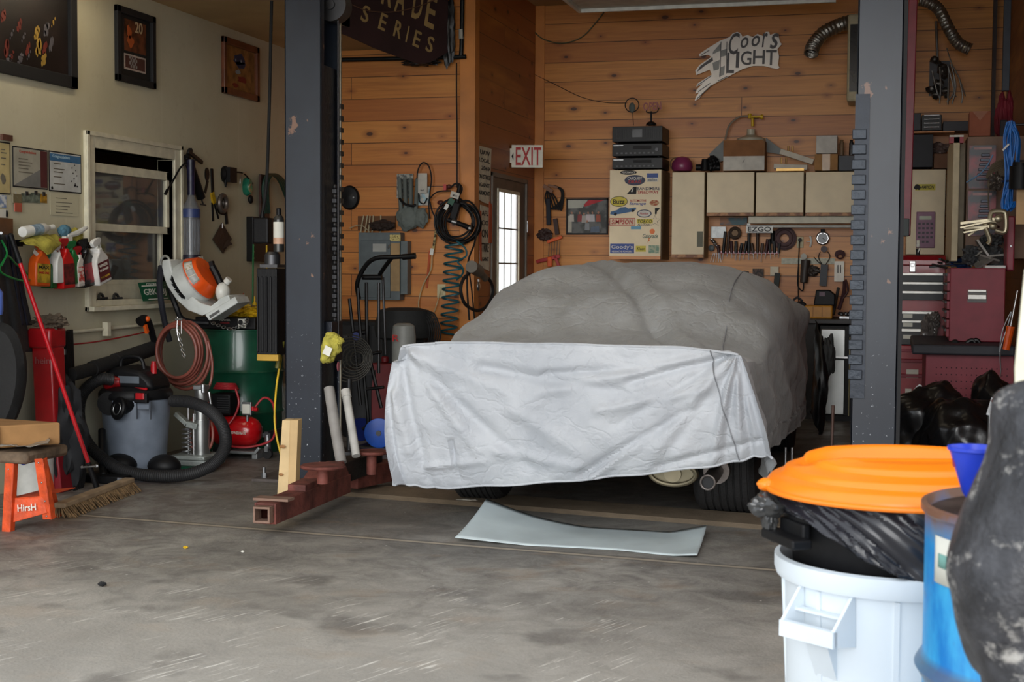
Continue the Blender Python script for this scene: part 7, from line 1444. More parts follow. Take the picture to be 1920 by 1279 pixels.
t=B('brush_pack','small cream card with a dark green brush hanging low on the tool wall','package',1452,545,.05);a,b=bq(t,1444,500,1460,517,.05);t.part('card',M().bx(a.x,b.x,a.y,b.y,-.003,.003),PP,smooth=False);m=M();m.bar(t.q(1458,512,.07),t.q(1455,540,.07),.05,.03,(0,0,1));t.part('brush',m,mat('dark_green_brush',(30,40,36),.6))
t=B('small_card','small dark card of parts low on the tool wall above the car cover','package',1423,520,.03);a,b=bq(t,1411,504,1432,520,.03);t.part('card',M().bx(a.x,b.x,a.y,b.y,-.003,.003),mat('dark_parts_card',(92,70,60),.6,col2=(40,34,32),scale=40),smooth=False)
# bench, boxes, fridge
t=B('workbench','dark bench top running along the back wall over the fridge','workbench',1500,610,.62);a=t.q(1325,603,.66);b=t.q(1692,603,.66);tz=t.q(1500,598,.66).y
m=M();m.bx(a.x,b.x,tz-.04,tz,-.6,.04);t.part('worktop',m,mat('dark_brown_top',(44,40,40),.5),bev=.004,smooth=False);z0=-t.m.translation.z
xa=t.q(1531,700,.62).x;xb=t.q(1603,700,.62).x
m=M();m.bx(a.x,xa,z0,tz-.04,-.6,-.02);m.bx(xb,b.x,z0,tz-.04,-.6,-.02);t.part('base_cabinet',m,mat('very_dark_cabinet',(34,30,28),.6),smooth=False)
bench_z=t.m.translation.z+tz
t=B('tool_case','yellow-orange plastic tool case on the bench','case',1533,597,.5);a,b=bq(t,1505,573,1561,597.5,.5);t.part('case',M().bx(a.x,b.x,0 if a.y>0 else a.y,b.y,-.2,0),mat('amber_case',(206,142,44),.45),bev=.015,smooth=False);m=M();[m.bx(x-.004,x+.004,a.y+.02,b.y-.01,0,.004)for x in(a.x+.09,b.x-.09)];t.part('rib',m,mat('amber_dark',(170,110,30),.5),smooth=False);ytop=b.y
t=B('power_tool_case','black tool body lying on the yellow-orange case','power tool',1545,573,.45);m=M();a,b=bq(t,1525,544,1566,573,.45);m.prism([(a.x,0,-.15),(b.x,0,-.15),(b.x,(b.y)*.7,-.15),(a.x+.14,b.y,-.15),(a.x+.02,b.y,-.15)],(0,0,.13));t.part('body',m,BLK,bev=.01);m=M();m.bx(a.x+.05,a.x+.1,b.y*.6,b.y*.85,-.02,-.017);t.part('sticker',m,mat('plum_sticker',(110,84,100),.5),smooth=False)
t=B('sander','dark rounded power tool beside the yellow-orange case','power tool',1497,597,.45);m=M();m.blob(t.q(1498,580,.45),(.09,.07,.07),.3,2,3);m.tube([t.q(1490,575,.5),t.q(1487,565,.5),t.q(1495,558,.5),t.q(1505,565,.5)],.01);t.part('body',m,mat('dark_slate_tool',(38,40,46),.5))
t=B('parts_tray','tray of dark loose parts on the bench next to the right post','tray',1590,597,.5);a,b=bq(t,1574,590,1604,597.5,.5);t.part('tray',M().bx(a.x,b.x,a.y,a.y+.02,-.2,0),STL,smooth=False);m=M();rr=random.Random(2);[m.blob((rr.uniform(a.x,b.x),a.y+.04,rr.uniform(-.15,-.02)),(.03,.02,.03),.3,3,k,2)for k in range(7)];t.part('parts',m,DST)
t=T('mini_fridge','two-door stainless mini fridge with black trim under the bench','fridge',loc=V((onY(1567,700,YB-.70).x,YB-.70,0)));a=t.a(1536,700).x;b=t.a(1597,700).x;zt=t.a(1566,611).z;zm=t.a(1566,672).z
t.part('body',M().bx(a-.0,b+.01,.02,.6,.02,zt+.0),BLK,smooth=False,bev=.005);SS=mat('stainless',(186,188,186),.28,.7,var=.05)
xr=a+(b-a)*.80
m=M();m.bx(a+.012,xr,-.02,.02,zm+.008,zt-.03);d1=t.part('door',m,SS,bev=.006,smooth=False,label='upper stainless door');m=M();m.bx(a+.012,xr,-.02,.02,.06,zm-.008);d2=t.part('door',m,SS,bev=.006,smooth=False,label='lower stainless door')
m=M();m.bar((xr-.09,-.04,zm+.012),(xr+.02,-.04,zm+.012),.02,.016);t.part('handle',m,CHR,par=d1);m=M();m.bx(xr-.01,b+.01,-.03,.02,.05,zt);t.part('black_edge',m,BLK,smooth=False,bev=.004);m=M();m.bx(a,b,-.0,.02,0,.05);t.part('kick_plate',m,BLK,smooth=False)
m=M();m.cyl((b-.02,-.03,.05),(b-.02,-.03,zt-.1),.005);t.part('rod',m,mat('pale_rod',(170,160,120),.5))
t=T('black_sheet','black sheet hanging between the covered car and the fridge','sheet',loc=V((at(1550,790,11.6).x,at(1550,790,11.6).y,0)))
f,nu,nv=surf([[t.a(x,y,d)for x,y,d in r]for r in(((1528,600,.1),(1545,640,.0),(1552,700,0)),((1528,660,.0),(1540,690,-.1),(1552,730,-.1)),((1524,720,0),(1534,760,-.1),(1546,790,0)),((1520,770,.0),(1530,800,-.05),(1540,830,0)))]);t.part('sheet',M().grid(f,nu,nv),mat('black_vinyl',(20,20,22),.35),solid=.008)
m=M();m.blob(t.a(1554,668,-.02),(.055,.03,.16),.3,2,4);t.part('fold',m,mat('dull_black_vinyl',(40,42,42),.6))
t=T('steel_rod','rusty brown rod standing on the floor between the fridge and the right post','rod',loc=V((at(1558,845,8.6).x,at(1558,845,8.6).y,0)));m=M();p=t.a(1562,760);m.cyl((0,0,0),p,.010);t.part('rod',m,mat('brown_rod',(120,96,88),.5,.4))
# ------------------------------------------------------------------ right side
t=T('red_pole','tall dark red pole leaning upright beside the right lift post','pole',loc=at(1700,442,9.2))
m=M();m.bar(t.a(1699,442),t.a(1714,-60),.055,.04,(0,1,0));t.part('pole',m,mat('dark_red_pole',(126,28,44),.4),bev=.006,smooth=False)
a=t.a(1690,443);b=t.a(1705,410);m=M();m.bx(a.x,b.x,-.04,.05,a.z,b.z);t.part('holder',m,mat('dark_green_black',(40,52,50),.5),bev=.004,smooth=False)
m=M();m.cyl(t.a(1714,-60),V((t.a(1716,-60).x,0,H2-t.m.translation.z)),.02);t.part('top_rod',m,mat('dark_red_pole',(126,28,44),.4))
# shelf above the cream cabinet with dark odds and ends
def B2(name,label,cat,x0,y0,x1,y1,c0,c1,mt,bev=.004,group=None):
 u=B(name,label,cat,(x0+x1)/2,y1,c1,group);a,b=bq(u,x0,y0,x1,y1,c1);u.part('body',M().bx(a.x,b.x,a.y,b.y,c0-c1,0),mt,smooth=False,bev=bev);u.ab=(a,b);return u
u=B2('wall_shelf','narrow pine shelf above the black box beside the red pole','shelf',1690,245,1790,250,0,.35,TRIMW,.002)
u=B2('black_box','black box standing on the cream cabinet right of the post','box',1692,252,1750,314,.05,.32,mat('black_box_matt',(34,34,42),.6))
u=B2('brown_carton','brown carton on the cream cabinet next to the black box','box',1751,288,1778,316,.05,.32,mat('brown_carton',(124,88,66),.8))
u=B('crumpled_bag','crumpled brownish plastic bag lying on the brown carton','bag',1762,288,.2);m=M();m.blob(u.q(1763,278,.2),(.08,.05,.06),.4,3,6);u.part('bag',m,mat('brown_grey_plastic',(110,90,84),.35))
u=B2('steel_toolbox','stack of dark steel sockets and parts on the shelf','tools',1728,215,1766,245,.05,.3,BMT);m=M();a,b=u.ab;[m.cyl((a.x+.02,a.y+.03+.035*k,.005),(b.x-.02,a.y+.03+.035*k,.005),.008)for k in range(4)];u.part('socket_rail',m,CHR)
u=B2('black_case','long low black case on the shelf behind the carton','case',1768,226,1850,246,.05,.3,mat('black_case',(44,42,50),.5))
u=B2('black_case','dark blue-black case on the shelf by the red pole','case',1692,212,1727,245,.05,.3,mat('blue_black_case',(30,32,42),.5))
# greasy carburettor hanging on the back wall
t=B('engine_parts','greasy steel linkage and engine parts hanging on the wall under the foil duct','engine parts',1762,190,.1)
m=M();rr=random.Random(6)
a,b=bq(t,1742,112,1782,178,.1);m.bx(a.x,b.x,a.y,b.y,-.09,-.07);t.part('mounting_plate',m,mat('dark_plate_grey',(74,72,74),.5,.4),smooth=False)
m=M()
for k in range(16):q=t.q(rr.uniform(1742,1782),rr.uniform(112,182),.12);m.blob(q,(rr.uniform(.02,.045),)*3,.4,2,k,2)
t.part('casting',m,mat('greasy_metal',(96,92,88),.35,.8,bump=.3));m=M()
for k in range(7):x=rr.uniform(1745,1800);m.tube([t.q(x,rr.uniform(120,150),.15),t.q(x+rr.uniform(-10,14),rr.uniform(160,180),.16),t.q(x+rr.uniform(-4,14),rr.uniform(180,196),.15)],.007)
m.cyl(t.q(1758,112,.1),t.q(1755,40,.05),.012);m.tube([t.q(1775,90,.05),t.q(1785,120,.08),t.q(1800,150,.1),t.q(1810,180,.12)],.005);t.part('rod',m,STL)
# right-hand cabinet with tool packs, standing against the right wall
YC=11.0
t=T('side_cabinet','wood-grain cabinet on the right wall with tool packs hung on its side','cabinet',loc=V((.48,YC,onY(1840,485,YC).z)))
zb=0;zt=t.a(1840,256).z;m=M();m.bx(.0,.43,0,1.5,zb,zt);t.part('body',m,mat('brown_woodgrain',(134,98,70),.5,var=.25,scale=4),smooth=False,bev=.003)
m=M();m.bx(-.10,-.055,-.10,1.2,-.02,zt);t.part('door',m,mat('cream_door_edge',(202,186,150),.5),smooth=False,bev=.003);m=M();m.bx(-.055,0.0,.3,1.4,0.02,zt-.02);t.part('inner_face',m,mat('cream_inner',(186,168,136),.5),smooth=False)
rrb=mat('red_black_pack',(150,40,52),.35,col2=(40,38,48),scale=5)
def pack(label,x0,y0,x1,y1):
 u=T('tool_pack',label,'package',loc=onY((x0+x1)/2,y1,YC-.03),group='tool packs on the wood-grain cabinet');a,b=u.a(x0,y1),u.a(x1,y0);u.part('card',M().bx(a.x,b.x,0,.01,a.z,b.z),rrb,smooth=False)
 h=b.z-a.z;m=M();m.bx(a.x+.03,b.x-.03,-.003,0,b.z-h*.1,b.z-h*.04);u.part('lettering_strip',m,mat('grey_red_print',(190,150,150),.5),smooth=False);m=M();cx=(a.x+b.x)/2+.02
 for k in range(6):m.bx(cx-.03-.006*k,cx+.03,-.02,0,b.z-h*(.26+.11*k),b.z-h*(.20+.11*k))
 u.part('wrench',m,mat('dark_wrench',(62,66,76),.35,.6),bev=.003)
pack('upper red and black hand-tool pack on the wood-grain cabinet',1816,272,1868,354);pack('lower red and black hand-tool pack on the wood-grain cabinet',1814,358,1868,442)
u=T('brown_box','small brown carton with folded flaps standing on the wood-grain cabinet','box',loc=onY(1838,255,YC+.02));a,b=u.a(1817,255),u.a(1858,208);m=M();m.bx(a.x,b.x,0,.2,0,b.z);u.part('carton',m,mat('orange_brown_carton',(160,92,66),.75),smooth=False,bev=.004)
m=M();m.prism([(a.x+.02,-.002,b.z),((a.x+b.x)/2,-.004,b.z*.62),(b.x-.02,-.002,b.z)],(0,.004,0));u.part('flap',m,mat('pale_flap',(176,120,96),.7),smooth=False)
u=T('red_label_box','small red and white box sitting above the cabinet door edge','box',loc=onY(1796,268,10.9));a,b=u.a(1780,268),u.a(1807,253);m=M();m.bx(a.x,b.x,0,.1,0,b.z);u.part('box',m,mat('dull_red_box',(176,66,76),.5),smooth=False);m=M();m.bx(a.x,b.x,-.001,.101,b.z*.75,b.z);u.part('white_band',m,PAP,smooth=False)
# dark upright beams in the corner, red things
def postb(label,x0,x1,y0,y1,z,mt,name='wall_post',cat='post',d=.1):
 u=T(name,label,cat,loc=at((x0+x1)/2,y1,z));a,b=u.a(x0,y1),u.a(x1,y0);m=M();m.bx(a.x,b.x,0,d,0,b.z);u.part('board',m,mt,smooth=False,bev=.003);return u
u=B('corner_post','dark upright corner post at the right end of the back wall','post',1866,300,.1);a,b=bq(u,1852,-60,1872,500,.1);m=M();m.bx(a.x,b.x,a.y,b.y,-.1,0);u.part('board',m,mat('dark_stained_post',(66,52,50),.6),smooth=False)
u=T('metal_channel','dark steel channel hanging upright near the right wall','channel',loc=at(1885,170,10.6));a,b=u.a(1879,170),u.a(1898,-60);m=M();m.bx(a.x,b.x,0,.06,0,b.z);u.part('channel',m,mat('dark_grey_channel',(60,64,72),.5,.4),smooth=False,bev=.003)
u=T('red_bag','dark red folded cloth hanging behind the blue cord','cloth',loc=at(1880,262,10.8));m=M();m.blob(u.a(1878,225),(.05,.05,.19),.3,2,3);m.blob(u.a(1892,215),(.03,.04,.17),.3,2,6);u.part('cloth',m,mat('dark_red_cloth',(130,30,48),.7))
u=T('straps','dark hanging strap between the tool packs and the blue cord','strap',loc=at(1872,400,10.5));m=M();m.bar(u.a(1873,262),u.a(1869,372),.05,.03,(0,1,0));m.bar(u.a(1882,225),u.a(1878,330),.05,.03,(0,1,0));u.part('strap',m,mat('dark_strap',(44,38,44),.7),bev=.006)
# blue cord hank
t=T('extension_cable','bright blue extension cord hank hanging above the red side rack','cord',loc=at(1895,396,9.6));m=M();rr=random.Random(9)
for k in range(18):
 x0=1896+rr.uniform(-14,16);x2=1890+rr.uniform(-12,10);x1=(x0+x2)/2+rr.uniform(-4,8);d=rr.uniform(-.04,.04)
 m.tube([t.a(1895+rr.uniform(-8,8),226+rr.uniform(0,8),d),t.a(x0,262,d),t.a(x1+2,330,d),t.a(x2,372,d),t.a(x2+2,390+rr.uniform(-6,8),d),t.a(x2+9,378,d)],.0065,6,5)
t.part('strand',m,mat('bright_blue_cord',(30,116,206),.4));m=M();m.cyl(t.a(1895,234),V((XR-t.m.translation.x,0,t.a(1895,234).z)),.008);t.part('hook',m,DST);m=M();m.ring(t.a(1892,340),.045,.006,(0,0,1));t.part('tie',m,mat('navy_tie',(24,40,80),.6));m=M();m.bar(t.a(1880,282,-.05),t.a(1892,270,-.05),.012,.012);t.part('plug',m,WHT)
u=T('wire_coil','coil of dull brown wire with clamps hanging left of the blue cord','wire',loc=at(1860,400,9.9));m=M();rr=random.Random(10)
for k in range(6):m.tube([u.a(1850,330+k,0),u.a(1862,308+k*3,0),u.a(1884,300+k*3,0),u.a(1886,312+k*3,0),u.a(1868,326+k*2,0),u.a(1852,340+k*2,0)],.006)
m.tube([u.a(1855,345),u.a(1853,372),u.a(1854,394)],.005);u.part('wire',m,mat('olive_brown_wire',(96,84,66),.5));m=M();q=u.a(1884,302);m.cyl(q,V((XR-u.m.translation.x,0,q.z)),.007);u.part('hook',m,DST);m=M();m.blob(u.a(1868,340),(.05,.05,.06),.5,3,2);u.part('clamp',m,mat('dull_steel_clamp',(108,100,92),.4,.6));m=M();m.tube([u.a(1812,342),u.a(1835,328),u.a(1850,312),u.a(1862,290)],.005);u.part('blue_wire',m,mat('pale_blue_wire',(110,150,190),.4))
u=T('black_tank','black rounded motor at the right edge beside the blue cord','motor',loc=at(1912,360,9.4));m=M();m.cyl(u.a(1912,355),u.a(1914,312),.07);m.cyl(u.a(1913,312),u.a(1914,305),.05);u.part('motor',m,BLK)
m=M();m.bx(u.a(1906,420).x,u.a(1935,420).x,.05,.1,u.a(1910,420).z,u.a(1910,350).z);u.part('tan_board',m,mat('tan_board',(206,168,120),.6),smooth=False)
# locking pliers and red rack
t=T('tool_rack','upright dark red sheet-metal rack end above the red side chest','rack',loc=at(1894,508,9.8));a,b=t.a(1887,508),t.a(1904,405);m=M();m.bx(a.x,b.x,0,.3,0,b.z);t.part('panel',m,mat('dusty_red_panel',(150,50,66),.45),bev=.01,smooth=False);m=M();m.cyl(V(((a.x+b.x)/2,-.002,b.z*.45)),V(((a.x+b.x)/2,-.006,b.z*.45)),.006);t.part('rivet',m,STL)
PLR=mat('worn_nickel',(176,166,140),.35,.7)
def plier(label,P0,P1,z,C_=None):
 u=T('locking_pliers',label,'pliers',loc=at(*P0,z),group='locking pliers hung on the red rack');m=M();p0,p1=u.a(*P0),u.a(*P1);m.bar(p0,p1,.012,.022);m.bar(p0+V((.0,.0,-.03)),p1+V((-.03,0,-.01)),.012,.016);m.ell(p1,(.03,.015,.025),12);u.part('handle',m,PLR,bev=.003)
 m=M()
 if C_:m.tube([u.a(*c)for c in C_],.016,10)
 else:m.bar(p1,p1+V((.06,0,.02)),.015,.03)
 u.part('jaw',m,PLR);m=M();m.bar(p1,V((u.a(1890,0).x,.35,p1.z)),.008,.008);u.part('hook',m,DST)
plier('topmost locking pliers with a wide C-shaped jaw',(1800,419),(1872,410),9.6,[(1856,412),(1858,400),(1866,396),(1882,397),(1886,405),(1886,430),(1880,436),(1866,432)])
plier('second locking pliers lying slanted under the topmost',(1806,428),(1862,424),9.7,[(1848,428),(1852,438),(1856,450),(1852,458)])
plier('third locking pliers pointing left below the others',(1815,434),(1850,422),9.8)
u=T('metal_bin','crumpled stack of pale metal trays and parts heaped on the red chest','parts',loc=at(1850,505,10.2));m=M();rr=random.Random(14)
for k in range(9):q=u.a(rr.uniform(1822,1880),rr.uniform(462,500),rr.uniform(.02,.25));m.box(q,(.14,.08,.015),Matrix.Rotation(rr.uniform(-1,1),3,'Y')@Matrix.Rotation(rr.uniform(-.5,.5),3,'X'))
u.part('tray',m,mat('pale_tray',(170,166,160),.4,.5),smooth=False);m=M();[m.blob(u.a(rr.uniform(1815,1880),rr.uniform(445,500),rr.uniform(.1,.3)),(.05,.05,.045),.5,3,k,3)for k in range(8)];u.part('rag',m,mat('dark_parts',(74,76,78),.6))
# red tool chests
RC=mat('red_chest_paint',(158,26,38),.35,coat=.2);RC2=mat('dusty_red_chest',(140,40,56),.5,var=.1);DRW=mat('dark_drawer',(52,54,56),.5);ALU=mat('drawer_pull',(186,184,178),.35,.6)
YT=11.6
t=T('tool_chest','red tool chest with dark drawers facing the room, right of the lift post','tool chest',loc=V((onY(1740,600,YT).x,YT,0)))
xl_=t.a(1640,560).x;xr_=t.a(1772,560).x;zt=t.a(1735,497).z
t.part('lower_cabinet',M().bx(xl_,xr_,0,.5,.02,t.a(1735,648).z),RC,smooth=False,bev=.006);t.part('upper_chest',M().bx(xl_,xr_,.03,.45,t.a(1735,648).z,zt),RC,smooth=False,bev=.006)
m=M();m.prism([(xl_,-.0,zt),(xl_,.42,zt),(xl_,.42,zt+.05),(xl_,.05,zt+.075),(xl_,-.0,zt+.04)],(xr_-xl_,0,0));t.part('lid',m,RC,bev=.004);m=M();q=t.a(1711,498,-.0);m.bx(q.x-.022,q.x+.022,-.012,.0,q.z-.05,q.z+.035);m.bx(q.x-.014,q.x+.014,-.02,.0,q.z-.01,q.z+.02);t.part('latch',m,CHR,bev=.003)
def drawer(y0,y1,x1=1769,lab=False,dark=True):
 a,b=t.a(1642,y1,0),t.a(x1,y0,0);m=M();m.bx(a.x+.01,b.x,-.008 if dark else-.006,.03,a.z,b.z);d=t.part('drawer',m,DRW if dark else RC,smooth=False,bev=.003);h=b.z-a.z;m=M();m.bx(a.x+.01,b.x,-.022,-.006,b.z-min(.025,h*.3),b.z);t.part('drawer_pull',m,ALU if dark else RC2,par=d,smooth=False,bev=.003)
 if lab:a_,b_=t.a(1693,(y0+y1)/2+4,0),t.a(1711,(y0+y1)/2-3,0);m=M();m.bx(a_.x,b_.x,-.012,-.006,a_.z,b_.z);t.part('paper_label',m,PAP,par=d,smooth=False)
for y0,y1 in((512,528),(529,545),(546,562)):drawer(y0,y1)
for y0,y1 in((584,600),(601,616),(617,645)):drawer(y0,y1,1757,True)
for y0,y1 in((655,672),(674,700),(702,758),(762,805)):drawer(y0,y1,1730,False,False)
for x0,y0,x1,y1 in((1699,693,1722,708),(1697,729,1709,742)):a,b=t.a(x0,y1),t.a(x1,y0);m=M();m.bx(a.x,b.x,-.012,-.006,a.z,b.z);t.part('paper_label',m,PAP,smooth=False)
m=M();q=t.a(1725,730,-.01);m.cyl(q,q+V((0,-.02,0)),.035);m.bar(q+V((-.04,-.02,0)),q+V((.0,-.02,.04)),.01,.012);t.part('lock',m,CHR)
u=T('plastic_bag','crumpled clear plastic bag on the ledge of the red chest','bag',loc=onY(1745,640,YT-.06));m=M();m.blob(u.a(1742,617),(.06,.06,.11),.45,3,4);m.blob(u.a(1752,600),(.04,.05,.06),.45,3,9);u.part('bag',m,mat('dusty_clear_plastic',(120,112,108),.25,trans=.2))
u=T('nutcracker_figure','tiny black and white figurine standing on the red chest lid','figurine',loc=onY(1721,480,YT+.15));m=M();m.cyl((0,0,0),(0,0,.06),.014,.018);u.part('body',m,INK);m=M();m.ell((0,0,.085),(.016,.014,.02),12);m.bar((.0,-.016,.03),(.012,-.016,.06),.004,.008);u.part('face',m,WHT);m=M();m.cyl((0,0,.1),(0,0,.125),.014);u.part('hat',m,PAP)
u=T('hand_tools','loose dark wrenches and a blue rag lying on the red chest lid','tools',loc=onY(1790,492,YT));m=M();rr=random.Random(21)
for k in range(9):q=u.a(rr.uniform(1755,1815),rr.uniform(485,500),rr.uniform(-.2,.2));m.box(q,(.16,.02,.015),Matrix.Rotation(rr.uniform(-1.2,1.2),3,'Z')@Matrix.Rotation(rr.uniform(-.3,.3),3,'Y'))
u.part('wrench',m,DST,bev=.003);m=M();m.blob(u.a(1808,492,-.1),(.09,.06,.04),.4,3,5);u.part('blue_rag',m,mat('blue_rag',(44,80,140),.8));m=M();m.blob(u.a(1800,484,.1),(.08,.06,.035),.4,3,7);u.part('orange_part',m,mat('dull_orange_part',(196,104,50),.6))
# side chest: its plain side faces us, drawers face left
YS=10.25
t=T('side_chest','dusty red tool chest turned sideways, its plain side with a handle facing out','tool chest',loc=V((onY(1831,640,YS).x,YS,onY(1831,641,YS).z)));a,b=t.a(1779,641),t.a(1886,503);t.part('body',M().bx(a.x,b.x,0,.66,0,b.z),RC2,smooth=False,bev=.006)
for k in range(7):z=.03+(b.z-.06)*k/7;d=t.part('drawer',M().bx(a.x-.018,a.x,.02,.64,z,z+(b.z-.06)/7-.008),RC2,smooth=False,bev=.002);t.part('drawer_pull',M().bx(a.x-.03,a.x-.018,.03,.63,z+.04,z+.055),DRW,par=d,smooth=False)
p,q=t.a(1814,567),t.a(1850,543);m=M();m.bx(p.x,q.x,-.006,0,p.z,q.z);h=t.part('handle_plate',m,mat('grey_recess',(110,108,106),.5),smooth=False);m=M();m.bx(p.x,q.x,-.022,-.004,p.z+.02,p.z+.055);m.bx(p.x,q.x,-.012,-.004,q.z-.02,q.z);t.part('handle',m,ALU,par=h,bev=.004,smooth=False)
m=M();p,q=t.a(1848,503),t.a(1886,498);m.bx(p.x,q.x,.02,.3,p.z,q.z+.0);t.part('white_tray',m,WHT,smooth=False)
zside=t.m.translation.z
# lower bench: black top, pegboard side
YP=9.9
t=T('roller_bench','red cabinet with a perforated side panel and a black top','cabinet',loc=V((onY(1815,800,YP).x,YP,0)));zt=t.a(1815,664).z;a,b=t.a(1733,800).x,t.a(1898,800).x
zt=min(zt,zside-.07);t.part('body',M().bx(a,b,0,1.2,.08,zt),RC2,smooth=False,bev=.004)
t.part('worktop',M().bx(a-.09,b+.0,-.09,1.25,zt,zside-.003),mat('black_rubber_top',(44,46,54),.6),smooth=False,bev=.012)
m=M()
for i in range(15):
 for j in range(8):m.cyl((a+.07+i*.032,-.0005,zt-.09-j*.045),(a+.07+i*.032,-.0025,zt-.09-j*.045),.0045,n=6)
t.part('perforation',m,mat('hole_dark',(60,16,26),.8),smooth=False)['kind']='stuff'
m=M();[m.cyl((x,y,.0),(x,y,.08),.04)for x in(a+.05,b-.05)for y in(.08,1.1)];t.part('caster',m,RUB)
def hook(label,P,hx):
 u=T('pry_bar',label,'pry bar',loc=at(P[-1][0],P[-1][1],9.7),group='black hooked bars hung over the bench edge');m=M();m.tube([u.a(*p)for p in P],.015,10);u.part('bar',m,BMT);m=M();m.bar(u.a(hx,652,-.02),u.a(hx+12,652,-.02),.03,.04,(0,1,0));u.part('grip',m,mat('orange_red_grip',(200,66,44),.5))
hook('left black hooked bar with an orange grip hanging over the bench edge',[(1782,655),(1786,643),(1796,645),(1806,690),(1820,734)],1783);hook('middle black hooked bar with an orange grip over the bench edge',[(1810,645),(1822,638),(1829,648),(1836,700),(1840,735)],1812)
hook('right shorter black hooked bar over the bench edge',[(1824,640),(1832,638),(1838,650),(1839,690),(1838,708)],1828)
u=T('ratchet_strap','tangled black and orange strap lying against the perforated panel','strap',loc=at(1830,738,9.55));m=M();m.tube([u.a(1805,722),u.a(1815,734),u.a(1830,732),u.a(1838,724)],.018);m.blob(u.a(1852,712),(.05,.04,.11),.5,2.5,5);u.part('webbing',m,RUB);m=M();m.bar(u.a(1822,728,-.03),u.a(1834,722,-.03),.02,.02);u.part('buckle',m,mat('orange_red_grip',(200,66,44),.5))
u=T('screwdriver','long screwdriver with a transparent orange handle hanging at the right','screwdriver',loc=at(1890,655,9.0));m=M();m.cyl(u.a(1886,656),u.a(1895,612),.022,.026,10);u.part('handle',m,mat('orange_clear_handle',(226,92,28),.25));m=M();m.cyl(u.a(1895,612),u.a(1908,545),.006);u.part('shank',m,CHR);m=M();m.tube([u.a(1874,660),u.a(1880,620),u.a(1896,585),u.a(1890,610),u.a(1876,655),u.a(1876,700),u.a(1868,730)],.004);u.part('wire',m,STL)
u=T('work_lamp','orange and clear lamp housing poking up behind the black tarp','lamp',loc=at(1874,770,8.0));m=M();m.bar(u.a(1866,742),u.a(1880,752),.08,.10,(0,1,0));u.part('housing',m,mat('faded_orange',(206,110,84),.5),bev=.008);m=M();m.bar(u.a(1862,746,.02),u.a(1852,778,.02),.03,.02);m.cyl(u.a(1856,770,.02),V((u.a(1856,770).x,.02,-u.m.translation.z)),.012);u.part('arm',m,STL)
# black plastic-wrapped heap
BAG=mat('shiny_black_bag',(20,20,22),.25,bump=.25,bscale=9)
u=T('garbage_bag','shiny black plastic bag heaped in front of the red bench','bag',loc=V((at(1800,880,8.7).x,at(1800,880,8.7).y,0)));m=M();zc=u.a(1800,800).z;m.blob((0,0,zc*.66),(.27,.26,zc*.78),.26,1.1,6,5);u.part('bag',m,BAG)
u=T('garbage_bag','second black plastic bag sloping down toward the right lift post','bag',loc=V((at(1742,880,9.0).x,at(1742,880,9.0).y,0)));m=M();m.blob((0,0,.30),(.27,.22,.34),.26,1.1,11,5);u.part('bag',m,BAG)
u=T('garbage_bag','third black plastic bag, rightmost, behind the black tarp','bag',loc=V((at(1865,880,8.9).x,at(1865,880,8.9).y,0)));m=M();m.blob((0,0,.33),(.2,.22,.36),.26,1.1,15,5);u.part('bag',m,BAG)
# ------------------------------------------------------------------ foreground right
CC=V((.015,3.42,0))
t=T('trash_can','white ribbed plastic trash can in the foreground right','trash can',loc=CC);WC=mat('white_grey_poly',(222,230,236),.5,var=.04,scale=3);hr=.68
m=M();m.lathe([(0,.0),(.20,0),(.215,.02),(.232,.28),(.252,.285),(.262,hr-.05),(.262,hr-.045),(.279,hr-.045),(.284,hr-.03),(.284,hr),(.272,hr+.004),(.262,hr-.005),(.25,hr-.03),(.2,.05),(0,.05)],n=72);t.part('barrel',m,WC)
m=M()
for k in range(9):
 a_=math.radians(-170+k*40);d=V((math.cos(a_),math.sin(a_),0));s=V((-d.y,d.x,0));m.prism([d*.228-s*.006+V((0,0,.03)),d*.238-s*.006+V((0,0,.03)),d*.268-s*.006+V((0,0,hr-.05)),d*.252-s*.006+V((0,0,hr-.05))],s*.012)
t.part('rib',m,WC,smooth=False)
def canhandle(ang):
 d=V((math.cos(ang),math.sin(ang),0));s=V((-d.y,d.x,0));zt=hr-.045;m=M()
 for sg in(-1,1):m.prism([d*.255+s*.075*sg+V((0,0,zt)),d*.262+s*.075*sg+V((0,0,zt)),d*.325+s*.075*sg+V((0,0,zt-.07)),d*.322+s*.075*sg+V((0,0,zt-.105)),d*.25+s*.075*sg+V((0,0,zt-.115))],s*.008*-sg)
 m.prism([d*.318+V((0,0,zt-.104)),d*.33+V((0,0,zt-.10)),d*.33+V((0,0,zt-.073)),d*.318+V((0,0,zt-.07))],s*.0001);m.bar(d*.322-s*.075+V((0,0,zt-.088)),d*.322+s*.075+V((0,0,zt-.088)),.016,.036);m.bar(d*.275-s*.068+V((0,0,zt-.05)),d*.275+s*.068+V((0,0,zt-.05)),.02,.006)
 m.prism([d*.24+s*.03+V((0,0,zt-.12)),d*.29+s*.03+V((0,0,zt-.12)),d*.255+s*.03+V((0,0,zt-.2)),d*.24+s*.03+V((0,0,zt-.2))],s*-.06)
 t.part('handle',m,WC,bev=.003,smooth=False)
canhandle(math.radians(-126));canhandle(math.radians(54))
u=T('inner_bin','black plastic bin nested inside the white trash can','bin',loc=CC+V((0,0,.055)));z0=-.055;m=M();m.lathe([(0,.0),(.185,.0),(.243,hr+.02+z0),(.246,hr+.10+z0),(.268,.775+z0),(.27,.80+z0),(.262,.80+z0),(.255,.78+z0),(.17,.03),(0,.03)],n=60);u.part('barrel',m,BLK)
